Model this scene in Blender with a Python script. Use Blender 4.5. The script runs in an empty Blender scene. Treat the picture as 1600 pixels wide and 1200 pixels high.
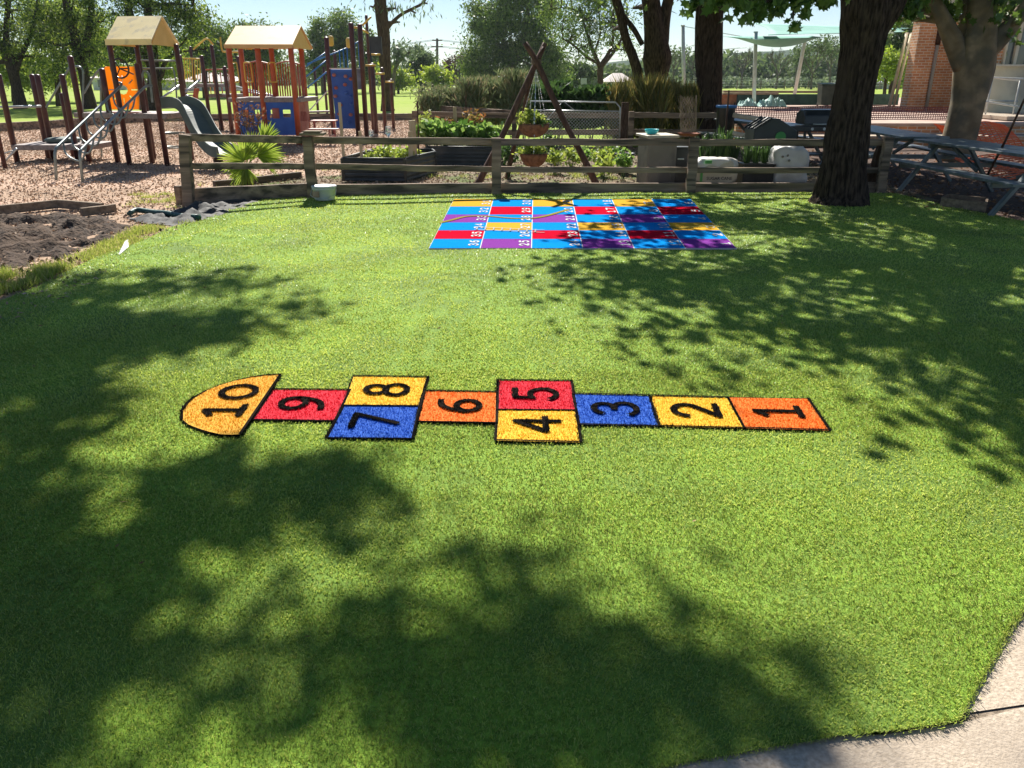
import bpy, math, random
import numpy as np
from mathutils import Vector, Matrix, noise
from math import radians as R, sin, cos, tan, pi, sqrt, atan2

# ---------------------------------------------------------------- camera, sky, sun, exposure
S = bpy.context.scene
COL = S.collection
F_PX, PITCH, EYE = 1240.0, R(21.16), 1.6
cam_data = bpy.data.cameras.new("camera")
cam_data.sensor_width = 36.0
cam_data.lens = F_PX / 1600 * 36
cam_data.clip_start = 0.05
cam_data.clip_end = 6000
cam = bpy.data.objects.new("camera", cam_data)
cam.location = (0, 0, EYE)
cam.rotation_euler = (R(90) - PITCH, 0, 0)
COL.objects.link(cam)
S.camera = cam

SUN_EL = R(41.0)
SUN_DIR = Vector((-0.15, 1.0, 0)).normalized() * cos(SUN_EL) + Vector((0, 0, sin(SUN_EL)))
w = bpy.data.worlds.new("World")
S.world = w
w.use_nodes = True
nt = w.node_tree
nt.nodes.clear()
sky = nt.nodes.new("ShaderNodeTexSky")
sky.sky_type = 'NISHITA'
sky.sun_disc = False
sky.sun_elevation = SUN_EL
sky.sun_rotation = atan2(SUN_DIR.x, SUN_DIR.y)
sky.air_density = 0.9
sky.dust_density = 0.0
sky.ozone_density = 3.0
bg = nt.nodes.new("ShaderNodeBackground")
bg.inputs[1].default_value = 0.05
ow = nt.nodes.new("ShaderNodeOutputWorld")
nt.links.new(sky.outputs[0], bg.inputs[0])
nt.links.new(bg.outputs[0], ow.inputs[0])
sd = bpy.data.lights.new("sun", 'SUN')
sd.energy = 5.0
sd.angle = R(0.53)
sd.color = (1.0, 0.95, 0.86)
sun = bpy.data.objects.new("sun", sd)
sun.rotation_euler = SUN_DIR.to_track_quat('Z', 'Y').to_euler()
COL.objects.link(sun)
S.view_settings.view_transform = 'Standard'
S.view_settings.look = 'None'
S.view_settings.exposure = 1.05
S.view_settings.gamma = 1.0
S.cycles.max_bounces = 8
S.cycles.diffuse_bounces = 3
S.cycles.transmission_bounces = 4
S.cycles.transparent_max_bounces = 12
S.cycles.use_denoising = True

# ---------------------------------------------------------------- pixel -> world helpers (photo is 1600x1200)
CP, SP = cos(PITCH), sin(PITCH)

def ray(px, py):
    u, v = (px - 800) / F_PX, (600 - py) / F_PX
    return Vector((u, CP + v * SP, -SP + v * CP))

def G(px, py, z=0.0):
    d = ray(px, py)
    t = (z - EYE) / d.z
    return Vector((d.x * t, d.y * t, z))

def AT(px, py, Y):
    d = ray(px, py)
    t = Y / d.y
    return Vector((d.x * t, Y, EYE + d.z * t))

def HZ(py, Y):
    return AT(800, py, Y).z

def pxm(Y, z=1.0):
    """metres per photo pixel at depth Y"""
    return (Y * CP + (EYE - z) * SP) / F_PX

# ---------------------------------------------------------------- materials
MATS = {}

def newmat(name):
    m = bpy.data.materials.new(name)
    m.use_nodes = True
    MATS[name] = m
    return m, m.node_tree.nodes, m.node_tree.links, m.node_tree.nodes["Principled BSDF"]

def c4(c):
    return (c[0], c[1], c[2], 1.0)

def mk(name, a, b=None, scale=6.0, detail=6.0, rough=0.8, bump=0.0, bscale=40.0, stretch=(1, 1, 1), spec=0.3,
       metal=0.0, c=None, cscale=1.3, cpos=(0.45, 0.62), contrast=(0.35, 0.65), island=0.0, bdist=0.01):
    """noise mix of a and b, optional larger patches of c, per-island brightness jitter, bump"""
    m, N, L, P = newmat(name)
    P.inputs["Roughness"].default_value = rough
    P.inputs["Specular IOR Level"].default_value = spec
    P.inputs["Metallic"].default_value = metal
    geo = N.new("ShaderNodeNewGeometry")
    mp = N.new("ShaderNodeMapping")
    mp.inputs["Scale"].default_value = stretch
    tc = N.new("ShaderNodeTexCoord")
    L.new(tc.outputs["Object"], mp.inputs["Vector"])
    b = b or a
    n1 = N.new("ShaderNodeTexNoise")
    n1.inputs["Scale"].default_value = scale
    n1.inputs["Detail"].default_value = detail
    L.new(mp.outputs[0], n1.inputs["Vector"])
    r = N.new("ShaderNodeValToRGB")
    r.color_ramp.elements[0].position, r.color_ramp.elements[1].position = contrast
    r.color_ramp.elements[0].color, r.color_ramp.elements[1].color = c4(a), c4(b)
    L.new(n1.outputs[0], r.inputs[0])
    out = r.outputs[0]
    if c:
        n2 = N.new("ShaderNodeTexNoise")
        n2.inputs["Scale"].default_value = cscale
        n2.inputs["Detail"].default_value = 5
        L.new(mp.outputs[0], n2.inputs["Vector"])
        r2 = N.new("ShaderNodeValToRGB")
        r2.color_ramp.elements[0].position, r2.color_ramp.elements[1].position = cpos
        L.new(n2.outputs[0], r2.inputs[0])
        mx = N.new("ShaderNodeMix")
        mx.data_type = 'RGBA'
        L.new(r2.outputs[0], mx.inputs[0])
        L.new(out, mx.inputs[6])
        mx.inputs[7].default_value = c4(c)
        out = mx.outputs[2]
    if island:
        mr = N.new("ShaderNodeMapRange")
        mr.inputs["To Min"].default_value = 1 - island
        mr.inputs["To Max"].default_value = 1 + island
        L.new(geo.outputs["Random Per Island"], mr.inputs[0])
        hs = N.new("ShaderNodeHueSaturation")
        L.new(mr.outputs[0], hs.inputs["Value"])
        L.new(out, hs.inputs["Color"])
        out = hs.outputs[0]
    L.new(out, P.inputs["Base Color"])
    if bump:
        n3 = N.new("ShaderNodeTexNoise")
        n3.inputs["Scale"].default_value = bscale
        n3.inputs["Detail"].default_value = 6
        L.new(mp.outputs[0], n3.inputs["Vector"])
        bp = N.new("ShaderNodeBump")
        bp.inputs["Strength"].default_value = bump
        bp.inputs["Distance"].default_value = bdist
        L.new(n3.outputs[0], bp.inputs["Height"])
        L.new(bp.outputs[0], P.inputs["Normal"])
    return m

def mkleaf(name, cols, rough=0.5, trans=0.35, spec=0.3, hue=0.485, patch=0.0):
    """foliage: colour drawn per leaf from cols, part of the light passes through"""
    m, N, L, P = newmat(name)
    geo = N.new("ShaderNodeNewGeometry")
    r = N.new("ShaderNodeValToRGB")
    r.color_ramp.interpolation = 'LINEAR'
    el = r.color_ramp.elements
    while len(el) < len(cols):
        el.new(0.5)
    for i, cc in enumerate(cols):
        el[i].position = i / max(1, len(cols) - 1)
        el[i].color = c4(cc)
    L.new(geo.outputs["Random Per Island"], r.inputs[0])
    out = r.outputs[0]
    if patch:
        tc = N.new("ShaderNodeTexCoord")
        n = N.new("ShaderNodeTexNoise")
        n.inputs["Scale"].default_value = patch
        n.inputs["Detail"].default_value = 3
        L.new(tc.outputs["Object"], n.inputs["Vector"])
        mr = N.new("ShaderNodeMapRange")
        mr.inputs["From Min"].default_value = 0.3
        mr.inputs["From Max"].default_value = 0.7
        mr.inputs["To Min"].default_value = 0.62 if patch < 1 else .78
        mr.inputs["To Max"].default_value = 1.45 if patch < 1 else 1.22
        L.new(n.outputs[0], mr.inputs[0])
        hs = N.new("ShaderNodeHueSaturation")
        L.new(mr.outputs[0], hs.inputs["Value"])
        L.new(out, hs.inputs["Color"])
        out = hs.outputs[0]
    P.inputs["Roughness"].default_value = rough
    P.inputs["Specular IOR Level"].default_value = spec
    L.new(out, P.inputs["Base Color"])
    tr = N.new("ShaderNodeBsdfTranslucent")
    hs2 = N.new("ShaderNodeHueSaturation")
    hs2.inputs["Value"].default_value = 1.5
    hs2.inputs["Hue"].default_value = hue
    L.new(out, hs2.inputs["Color"])
    L.new(hs2.outputs[0], tr.inputs[0])
    mx = N.new("ShaderNodeMixShader")
    mx.inputs[0].default_value = trans
    L.new(P.outputs[0], mx.inputs[1])
    L.new(tr.outputs[0], mx.inputs[2])
    L.new(mx.outputs[0], N["Material Output"].inputs[0])
    return m

# ---------------------------------------------------------------- objects
def worldloc(o):
    v = Vector((0, 0, 0))
    while o is not None:
        v += o.location
        o = o.parent
    return v

def tag(o, label=None, cat=None, group=None, kind=None):
    if label: o['label'] = label
    if cat: o['category'] = cat
    if group: o['group'] = group
    if kind: o['kind'] = kind
    return o

def empty(name, loc, label, cat, group=None):
    o = bpy.data.objects.new(name, None)
    o.empty_display_size = 0.2
    COL.objects.link(o)
    o.location = loc
    return tag(o, label, cat, group)

def meshobj(name, me, mat, parent=None, smooth=False):
    o = bpy.data.objects.new(name, me)
    COL.objects.link(o)
    if mat is not None:
        for mm in (mat if isinstance(mat, (list, tuple)) else [mat]):
            me.materials.append(mm)
    if smooth:
        me.polygons.foreach_set("use_smooth", [True] * len(me.polygons))
    n = len(me.vertices)
    co = np.empty(n * 3, dtype=np.float32)
    me.vertices.foreach_get("co", co)
    co = co.reshape(-1, 3)
    if parent is not None:
        off = np.array(worldloc(parent), dtype=np.float32)
        o.parent = parent
    elif n:
        off = np.array(((co[:, 0].min() + co[:, 0].max()) / 2, (co[:, 1].min() + co[:, 1].max()) / 2, co[:, 2].min()), dtype=np.float32)
        o.location = [float(q) for q in off]
    else:
        off = np.zeros(3, dtype=np.float32)
    co -= off
    me.vertices.foreach_set("co", co.ravel())
    me.update()
    return o

def npmesh(name, V, k):
    """V: (n,k,3) array, one k-gon per row"""
    n = V.shape[0]
    me = bpy.data.meshes.new(name)
    me.vertices.add(n * k)
    me.vertices.foreach_set("co", V.astype(np.float32).ravel())
    me.loops.add(n * k)
    me.loops.foreach_set("vertex_index", np.arange(n * k, dtype=np.int32))
    me.polygons.add(n)
    me.polygons.foreach_set("loop_start", np.arange(n, dtype=np.int32) * k)
    me.update(calc_edges=True)
    return me

def npobj(name, V, k, mat, parent=None):
    return meshobj(name, npmesh(name, V, k), mat, parent)

class MB:
    def __init__(s):
        s.v, s.f = [], []
    def add(s, vs, fs):
        b = len(s.v)
        s.v += [tuple(q) for q in vs]
        s.f += [tuple(i + b for i in f) for f in fs]
        return s
    def box(s, c, size, rz=0.0, rot=None):
        m = rot if rot is not None else Matrix.Rotation(rz, 3, 'Z')
        c = Vector(c)
        h = Vector(size) / 2
        vs = [c + m @ Vector((sx * h.x, sy * h.y, sz * h.z)) for sz in (-1, 1) for sy in (-1, 1) for sx in (-1, 1)]
        return s.add(vs, [(0, 2, 3, 1), (4, 5, 7, 6), (0, 1, 5, 4), (2, 6, 7, 3), (0, 4, 6, 2), (1, 3, 7, 5)])
    def bar(s, p, q, w, h, up=(0, 0, 1), jit=0.0, n=1):
        """rectangular bar from p to q; w across, h along up; n segments with jitter"""
        p, q = Vector(p), Vector(q)
        d = (q - p).normalized()
        u = Vector(up)
        if abs(d.dot(u)) > 0.98: u = Vector((0, 1, 0))
        sd_ = d.cross(u).normalized()
        u = sd_.cross(d).normalized()
        vs = []
        for i in range(n + 1):
            c = p.lerp(q, i / n)
            if jit and 0 < i < n:
                c = c + sd_ * random.uniform(-jit, jit) + u * random.uniform(-jit, jit)
            for a, b in ((-1, -1), (1, -1), (1, 1), (-1, 1)):
                j = Vector((0, 0, 0))
                if jit: j = Vector([random.uniform(-jit, jit) * .5 for _ in range(3)])
                vs.append(c + sd_ * a * w / 2 + u * b * h / 2 + j)
        fs = [(3, 2, 1, 0), tuple(4 * n + i for i in range(4))]
        for i in range(n):
            for k in range(4):
                a = 4 * i + k
                b = 4 * i + (k + 1) % 4
                fs.append((a, b, b + 4, a + 4))
        return s.add(vs, fs)
    def tube(s, pts, r, seg=8, caps=True, nz=0.0, nf=2.0, ridge=0.0):
        pts = [Vector(q) for q in pts]
        n = len(pts)
        rs = r if isinstance(r, (list, tuple)) else [r] * n
        d = (pts[1] - pts[0]).normalized()
        u = d.orthogonal().normalized()
        vs = []
        for i in range(n):
            if i == 0: t = pts[1] - pts[0]
            elif i == n - 1: t = pts[-1] - pts[-2]
            else: t = pts[i + 1] - pts[i - 1]
            t = t.normalized() if t.length > 1e-9 else d
            u = (u - t * u.dot(t))
            u = u.normalized() if u.length > 1e-6 else t.orthogonal().normalized()
            v = t.cross(u)
            for k in range(seg):
                a = 2 * pi * k / seg
                rr = rs[i]
                if nz:
                    q = Vector((cos(a) * nf, sin(a) * nf, pts[i].z * 0.6))
                    rr *= 1 + nz * noise.noise(q + Vector((3.1, 7.7, i * .02)))
                if ridge:
                    q = Vector((cos(a) * 5.5 + noise.noise(pts[i] * 1.7) * .8, sin(a) * 5.5, pts[i].z * 1.5))
                    rr *= 1 + ridge * (abs(noise.noise(q)) * 2 - .5) + ridge * .5 * noise.noise(q * 3.1)
                vs.append(pts[i] + (u * cos(a) + v * sin(a)) * rr)
        fs = []
        for i in range(n - 1):
            for k in range(seg):
                a, b = i * seg + k, i * seg + (k + 1) % seg
                fs.append((a, b, b + seg, a + seg))
        if caps:
            fs.append(tuple(reversed(range(seg))))
            fs.append(tuple((n - 1) * seg + k for k in range(seg)))
        return s.add(vs, fs)
    def sweep(s, pts, sec, up=(0, 0, 1)):
        """open or closed section sec [(a,b)] swept along pts (a sideways, b up)"""
        pts = [Vector(q) for q in pts]
        n, m = len(pts), len(sec)
        vs = []
        for i in range(n):
            t = (pts[min(i + 1, n - 1)] - pts[max(i - 1, 0)]).normalized()
            sd_ = t.cross(Vector(up)).normalized()
            u = sd_.cross(t).normalized()
            vs += [pts[i] + sd_ * a + u * b for a, b in sec]
        fs = []
        for i in range(n - 1):
            for k in range(m):
                k2 = (k + 1) % m
                fs.append((i * m + k, i * m + k2, (i + 1) * m + k2, (i + 1) * m + k))
        fs.append(tuple(reversed(range(m))))
        fs.append(tuple((n - 1) * m + k for k in range(m)))
        return s.add(vs, fs)
    def prism(s, poly, ext):
        """polygon (list of 3-D points) extruded by vector ext"""
        n = len(poly)
        p = [Vector(q) for q in poly]
        e = Vector(ext)
        vs = p + [q + e for q in p]
        fs = [tuple(range(n)), tuple(reversed(range(n, 2 * n)))]
        for i in range(n):
            j = (i + 1) % n
            fs.append((j, i, i + n, j + n))
        return s.add(vs, fs)
    def poly(s, poly):
        return s.add(poly, [tuple(range(len(poly)))])
    def lathe(s, c, prof, seg=20, caps=True, sx=1, sy=1):
        c = Vector(c)
        vs, fs = [], []
        for (r, z) in prof:
            for k in range(seg):
                a = 2 * pi * k / seg
                vs.append(c + Vector((r * cos(a) * sx, r * sin(a) * sy, z)))
        for i in range(len(prof) - 1):
            for k in range(seg):
                a, b = i * seg + k, i * seg + (k + 1) % seg
                fs.append((a, b, b + seg, a + seg))
        if caps:
            fs.append(tuple(reversed(range(seg))))
            fs.append(tuple((len(prof) - 1) * seg + k for k in range(seg)))
        return s.add(vs, fs)
    def build(s, name, mat, parent=None, smooth=False, bevel=0.0, solid=0.0, label=None):
        me = bpy.data.meshes.new(name)
        me.from_pydata(s.v, [], s.f)
        me.validate()
        o = meshobj(name, me, MATS[mat] if isinstance(mat, str) else mat, parent, smooth)
        if solid:
            md = o.modifiers.new("solid", 'SOLIDIFY')
            md.thickness = solid
            md.offset = 0
        if bevel:
            md = o.modifiers.new("bevel", 'BEVEL')
            md.width = bevel
            md.segments = 2
            md.limit_method = 'ANGLE'
        if label: o['label'] = label
        return o

def smooth_path(pts, n=6):
    """Catmull-Rom through pts"""
    P = [Vector(p) for p in pts]
    P = [P[0] * 2 - P[1]] + P + [P[-1] * 2 - P[-2]]
    out = []
    for i in range(1, len(P) - 2):
        for k in range(n):
            t = k / n
            a, b, c, d = P[i - 1], P[i], P[i + 1], P[i + 2]
            out.append(0.5 * ((2 * b) + (c - a) * t + (2 * a - 5 * b + 4 * c - d) * t * t + (3 * b - a - 3 * c + d) * t ** 3))
    out.append(P[-2])
    return out

def mask_plate(name, mat, parent, corners, nu, nv, keep, thick):
    """plate on four corners (bl,br,tr,tl) made of cells where keep(u,v); closed and given thickness"""
    bl, br, tr, tl = [Vector(c) for c in corners]
    P = lambda u, v: (bl * (1 - u) + br * u) * (1 - v) + (tl * (1 - u) + tr * u) * v
    idx, vs, fs = {}, [], []
    def vid(i, j):
        if (i, j) not in idx:
            idx[(i, j)] = len(vs)
            vs.append(P(i / nu, j / nv))
        return idx[(i, j)]
    for i in range(nu):
        for j in range(nv):
            if keep((i + .5) / nu, (j + .5) / nv):
                fs.append((vid(i, j), vid(i + 1, j), vid(i + 1, j + 1), vid(i, j + 1)))
    m = MB()
    m.add(vs, fs)
    return m.build(name, mat, parent, solid=thick)

def text_obj(name, body, mat, parent, origin, xdir, ydir, size, extrude=0.002, offset=0.0):
    cu = bpy.data.curves.new(name, 'FONT')
    cu.body = body
    cu.size = size
    cu.extrude = extrude
    cu.offset = offset
    cu.align_x = 'CENTER'
    cu.align_y = 'CENTER'
    tmp = bpy.data.objects.new("tmp", cu)
    COL.objects.link(tmp)
    dg = bpy.context.evaluated_depsgraph_get()
    me = bpy.data.meshes.new_from_object(tmp.evaluated_get(dg))
    bpy.data.objects.remove(tmp)
    x, y = Vector(xdir).normalized(), Vector(ydir).normalized()
    z = x.cross(y)
    M = Matrix((x, y, z)).transposed().to_4x4()
    M.translation = Vector(origin)
    me.transform(M)
    me.name = name
    return meshobj(name, me, MATS[mat], parent)

rng = np.random.default_rng(7)
random.seed(7)

# ---------------------------------------------------------------- leaves and trees
def unit(n, g=rng):
    v = g.normal(size=(n, 3))
    return v / np.linalg.norm(v, axis=1, keepdims=True)

def leaf_quads(C, size, aspect=0.45, g=rng, droop=0.0, jitter=0.35, flat=0.0):
    """one rhomb per centre"""
    n = len(C)
    a = unit(n, g)
    if droop: a[:, 2] -= droop
    if flat: a[:, 2] *= (1 - flat)
    a /= np.linalg.norm(a, axis=1, keepdims=True)
    b = np.cross(a, unit(n, g))
    b /= np.linalg.norm(b, axis=1, keepdims=True) + 1e-9
    s = size * (1 + jitter * g.uniform(-1, 1, size=(n, 1)))
    V = np.empty((n, 4, 3))
    V[:, 0] = C - a * s * .5
    V[:, 1] = C + b * s * aspect * .5
    V[:, 2] = C + a * s * .5
    V[:, 3] = C - b * s * aspect * .5
    return V

LOBE = np.array([(0, -.5), (.16, -.28), (.5, -.3), (.3, -.02), (.48, .22), (.18, .2), (0, .55), (-.18, .2), (-.48, .22), (-.3, -.02), (-.5, -.3), (-.16, -.28)])

def leaf_lobed(C, size, g=rng, flat=0.3):
    n = len(C)
    a = unit(n, g)
    nrm = unit(n, g)
    nrm[:, 2] = nrm[:, 2] * .5 + .8 * flat
    b = np.cross(a, nrm)
    b /= np.linalg.norm(b, axis=1, keepdims=True) + 1e-9
    a = np.cross(nrm, b)
    a /= np.linalg.norm(a, axis=1, keepdims=True) + 1e-9
    s = size * (1 + .3 * g.uniform(-1, 1, size=(n, 1)))
    V = np.empty((n, 12, 3))
    for i, (x, y) in enumerate(LOBE):
        V[:, i] = C + a * s * y + b * s * x
    return V

def clumps(blobs, nclump, nleaf, cr, g=rng, shell=0.55, up=0.0):
    """blobs: (x,y,z,rx,ry,rz). returns clump centres and leaf centres"""
    vol = np.array([b[3] * b[4] * b[5] for b in blobs]) ** 0.75
    vol /= vol.sum()
    CC, LC = [], []
    for b, f in zip(blobs, vol):
        k = max(2, int(nclump * f))
        d = unit(k, g)
        if up: d[:, 2] = np.abs(d[:, 2]) * up + d[:, 2] * (1 - up)
        r = (shell + (1 - shell) * g.random((k, 1))) ** .8
        c = np.array(b[:3]) + d * r * np.array(b[3:6])
        CC.append(c)
        m = max(k, int(nleaf * f))
        w_ = g.random(k) ** 1.5 + .15
        pick = g.choice(k, size=m, p=w_ / w_.sum())
        sc = cr * (0.6 + 0.8 * g.random(k))[pick][:, None]
        LC.append(c[pick] + g.normal(size=(m, 3)) * sc * np.array((1, 1, .7)))
    return np.concatenate(CC), np.concatenate(LC)

def limb(mb, p, q, r0, r1, seg=7, sag=0.12, n=6):
    p, q = Vector(p), Vector(q)
    L_ = (q - p).length
    pts = []
    off = Vector((random.uniform(-1, 1), random.uniform(-1, 1), random.uniform(0.1, 1))) * sag * L_
    for i in range(n + 1):
        t = i / n
        j = Vector([random.uniform(-1, 1) * L_ * .018 for _ in range(3)]) if 0 < i < n else Vector((0, 0, 0))
        pts.append(p.lerp(q, t) + off * (4 * t * (1 - t)) * .5 + j)
    mb.tube(pts, [r0 + (r1 - r0) * (i / n) ** .8 for i in range(n + 1)], seg, caps=False)
    return pts

def tree(name, label, cat, base, stems, blobs, bark, leafm, nclump=60, nleaf=5000, lsize=.12, cr=.5, lobed=False,
         group=None, seed=1, twigs=0.5, aspect=.45, shell=.55, nz=.25, droop=0.0, limbs=True, seg=12, twr=0.012, keep=None):
    """stems: list of [(point, radius)...]; blobs: crown ellipsoids"""
    g = np.random.default_rng(seed)
    random.seed(seed)
    root = empty(name, base, label, cat, group)
    mb = MB()
    tips = []
    for st in stems:
        P = [Vector(p) for p, r in st]
        Rr = [r for p, r in st]
        pp = smooth_path(P, 5)
        rr = []
        for i in range(len(P) - 1):
            for k in range(5):
                rr.append(Rr[i] + (Rr[i + 1] - Rr[i]) * k / 5)
        rr.append(Rr[-1])
        mb.tube(pp, rr, seg, nz=nz, nf=1.6)
        tips += list(zip(pp, rr))[len(pp) // 2:]
    if blobs:
        CC, LC = clumps(blobs, nclump, nleaf, cr, g, shell)
        if limbs:
            hubs = []
            for b in blobs:
                c = Vector(b[:3]) - Vector((0, 0, b[5] * .35))
                t, r = min(tips, key=lambda q: (q[0] - c).length + max(0, q[0].z - c.z) * 2)
                hp = limb(mb, t, c, min(r * .75, .16), .035)
                hubs += hp[2:]
                hubs.append(c)
            for c in CC[::max(1, int(round(1 / max(twigs, .01))))]:
                c = Vector(c)
                h = min(hubs, key=lambda q: (q - c).length)
                limb(mb, h, c, twr * 2.2, twr * .6, seg=4, n=4)
    mb.build("trunk", bark, root, smooth=True)
    if blobs:
        if keep is not None:
            LC = LC[keep(LC)]
        if lobed:
            npobj("crown", leaf_lobed(LC, lsize, g), 12, MATS[leafm], root)
        else:
            npobj("crown", leaf_quads(LC, lsize, aspect, g, droop), 4, MATS[leafm], root)
    return root
# ---------------------------------------------------------------- material set
mkleaf("turf_blade", [(.15, .22, .03), (.23, .335, .048), (.305, .41, .064), (.36, .455, .082), (.42, .49, .11), (.47, .51, .17)], rough=.42, trans=.42, spec=.45, patch=1.1)
mk("turf_base", (.12, .22, .018), (.22, .36, .035), scale=55, rough=.9, bump=.6, bscale=90, c=(.12, .2, .03), cscale=1.2)
mkleaf("blade_black", [(.004, .004, .004), (.010, .009, .008), (.022, .018, .015)], rough=1, trans=.02, spec=.0)
for nm, c in dict(orange=(.85, .20, .015), yellow=(.88, .53, .035), blue=(.010, .10, .50), red=(.70, .010, .035), gold=(.76, .40, .035)).items():
    d = tuple(x * .7 for x in c)
    l = tuple(min(.9, x * 1.15 + .015) for x in c)
    mkleaf("blade_" + nm, [d, c, c, l], rough=.8, trans=.15, spec=.05, hue=.5)
    mk("pile_" + nm, d, c, scale=90, rough=.9, bump=.5, bscale=120)
mk("pile_black", (.008, .008, .008), (.02, .018, .015), scale=80, rough=.9)
for nm, c in dict(sky=(.008, .26, .72), crimson=(.55, .008, .03), violet=(.24, .055, .33), amber=(.68, .38, .045), white=(.68, .68, .7), olive=(.30, .24, .05)).items():
    mk("mat_" + nm, tuple(x * .72 for x in c), tuple(min(.9, x * 1.05) for x in c), scale=110, rough=1.0, bump=.6, bscale=140, spec=.0)
mk("field", (.20, .29, .03), (.29, .38, .05), scale=1.2, rough=.95, c=(.28, .34, .07), cscale=.06, bump=.4, bscale=14, spec=.1)
mk("far_hill", (.03, .055, .03), (.055, .085, .04), scale=.06, rough=1, spec=0, bump=.5, bscale=.2)
mk("mulch", (.25, .16, .105), (.47, .33, .23), scale=28, rough=.95, bump=1, bscale=45, c=(.55, .38, .28), cscale=.5, contrast=(.3, .7), bdist=.015)
mk("chip", (.36, .245, .165), (.50, .37, .26), scale=3, rough=.9, island=.5)
mk("soil", (.028, .021, .017), (.115, .08, .058), scale=26, rough=1, bump=1, bscale=30, c=(.10, .068, .048), cscale=1.2, bdist=.03)
mk("sandy", (.30, .20, .13), (.44, .31, .22), scale=12, rough=1, bump=.6, bscale=40)
mk("garden_soil", (.12, .09, .06), (.30, .23, .16), scale=16, rough=1, bump=1, bscale=35, c=(.10, .13, .03), cscale=1.6, bdist=.03)
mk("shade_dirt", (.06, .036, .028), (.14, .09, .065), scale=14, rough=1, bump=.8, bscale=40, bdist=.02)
mk("terrace", (.40, .29, .24), (.52, .39, .32), scale=5, rough=.95, bump=.2, c=(.33, .2, .16), cscale=.4)
mk("concrete", (.37, .30, .225), (.55, .46, .36), scale=70, rough=.93, bump=.9, bscale=130, c=(.32, .265, .21), cscale=1.8, spec=.2, bdist=.004)
mk("concrete_dark", (.16, .125, .09), (.34, .27, .20), scale=18, rough=1, bump=1, bscale=50)
mk("weed_mat", (.03, .03, .032), (.07, .068, .066), scale=30, rough=.75, bump=.4, bscale=120)
mk("old_timber", (.10, .075, .055), (.22, .17, .13), scale=4, rough=.9, bump=.7, bscale=25, stretch=(1, 1, 6), c=(.07, .06, .05), cscale=2, island=.12)
mk("rail_timber", (.22, .155, .11), (.42, .31, .225), scale=4, rough=.9, bump=.7, bscale=20, stretch=(.5, 6, 7), c=(.09, .07, .055), cscale=2, island=.15)
mk("dark_pole", (.06, .03, .022), (.13, .07, .05), scale=6, rough=.8, bump=.7, bscale=25, stretch=(3, 3, .7))
mk("sleeper", (.16, .115, .08), (.32, .24, .17), scale=4, rough=.9, bump=.6, bscale=25, stretch=(1, 5, 5), island=.1)
mk("pine_stake", (.50, .37, .24), (.62, .48, .33), scale=5, rough=.8, bump=.3, bscale=30, stretch=(4, 4, .6))
mk("maroon", (.055, .014, .013), (.09, .024, .02), scale=8, rough=.45, spec=.5, c=(.12, .06, .05), cscale=3, cpos=(.6, .75))
mk("orange_post", (.42, .075, .025), (.50, .10, .035), scale=6, rough=.45, spec=.5)
mkleaf("orange_panel", [(.80, .38, .012), (.85, .43, .02)], trans=.4, rough=.5, spec=.4, hue=.5)
mk("roof_cream", (.84, .66, .33), (.92, .74, .39), scale=3, rough=.6, c=(.68, .55, .33), cscale=5, cpos=(.52, .66), spec=.4)
mk("roof_gable", (.78, .47, .12), (.84, .53, .16), scale=3, rough=.6)
mk("roof_tan", (.70, .42, .18), (.76, .48, .22), scale=3, rough=.6, spec=.3, c=(.62, .36, .15), cscale=3)
mk("play_blue", (.02, .10, .44), (.035, .14, .54), scale=3, rough=.5, spec=.4, c=(.02, .10, .42), cscale=2)
mk("light_blue", (.02, .16, .45), (.03, .2, .5), scale=3, rough=.45, spec=.5)
mk("grey_tube", (.16, .20, .20), (.24, .28, .28), scale=10, rough=.38, spec=.6, metal=.35)
mk("galv", (.42, .44, .45), (.55, .57, .58), scale=20, rough=.35, metal=.6, spec=.5)
mk("slide_green", (.10, .13, .115), (.15, .18, .16), scale=3, rough=.6, spec=.3)
mk("deck_grey", (.22, .18, .17), (.34, .28, .26), scale=20, rough=.6)
mk("yellow_tube", (.62, .40, .06), (.70, .46, .09), scale=4, rough=.45, spec=.5)
mk("bench_red", (.30, .06, .05), (.42, .12, .10), scale=4, rough=.5, spec=.5, c=(.5, .26, .22), cscale=2)
mk("bed_steel", (.028, .033, .036), (.05, .056, .06), scale=4, rough=.5, spec=.5, c=(.09, .085, .075), cscale=3, cpos=(.55, .7))
mk("coir", (.17, .07, .04), (.33, .15, .08), scale=18, rough=1, bump=1, bscale=60, bdist=.02)
mk("chain", (.5, .5, .5), (.62, .62, .62), scale=30, rough=.3, metal=.8)
mk("cabinet_grey", (.21, .185, .155), (.27, .24, .20), scale=3, rough=.6, spec=.3, c=(.13, .115, .1), cscale=2.5)
mk("aqua", (.05, .55, .60), (.07, .62, .68), scale=4, rough=.3, spec=.5)
mk("black_plastic", (.012, .013, .015), (.025, .027, .03), scale=5, rough=.35, spec=.5)
mk("dark_plastic", (.02, .03, .028), (.035, .045, .042), scale=5, rough=.45, spec=.5)
mk("bag_white", (.55, .53, .50), (.70, .68, .65), scale=4, rough=.5, bump=.5, bscale=9, bdist=.03, spec=.4)
mk("bag_tan", (.50, .44, .33), (.58, .52, .40), scale=4, rough=.5, bump=.4, bscale=9)
mk("print_black", (.02, .02, .02), (.03, .03, .03), rough=.6)
mk("print_green", (.08, .30, .08), (.10, .36, .1), rough=.6)
mk("terracotta", (.32, .09, .05), (.42, .14, .08), scale=9, rough=.8)
mk("bucket_white", (.52, .53, .52), (.62, .63, .62), scale=4, rough=.35, spec=.5)
mk("table_blue", (.095, .12, .13), (.17, .20, .215), scale=4, rough=.4, spec=.6, stretch=(1, 4, 1), bump=.2, bscale=20, c=(.07, .10, .10), cscale=2.5)
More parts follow.
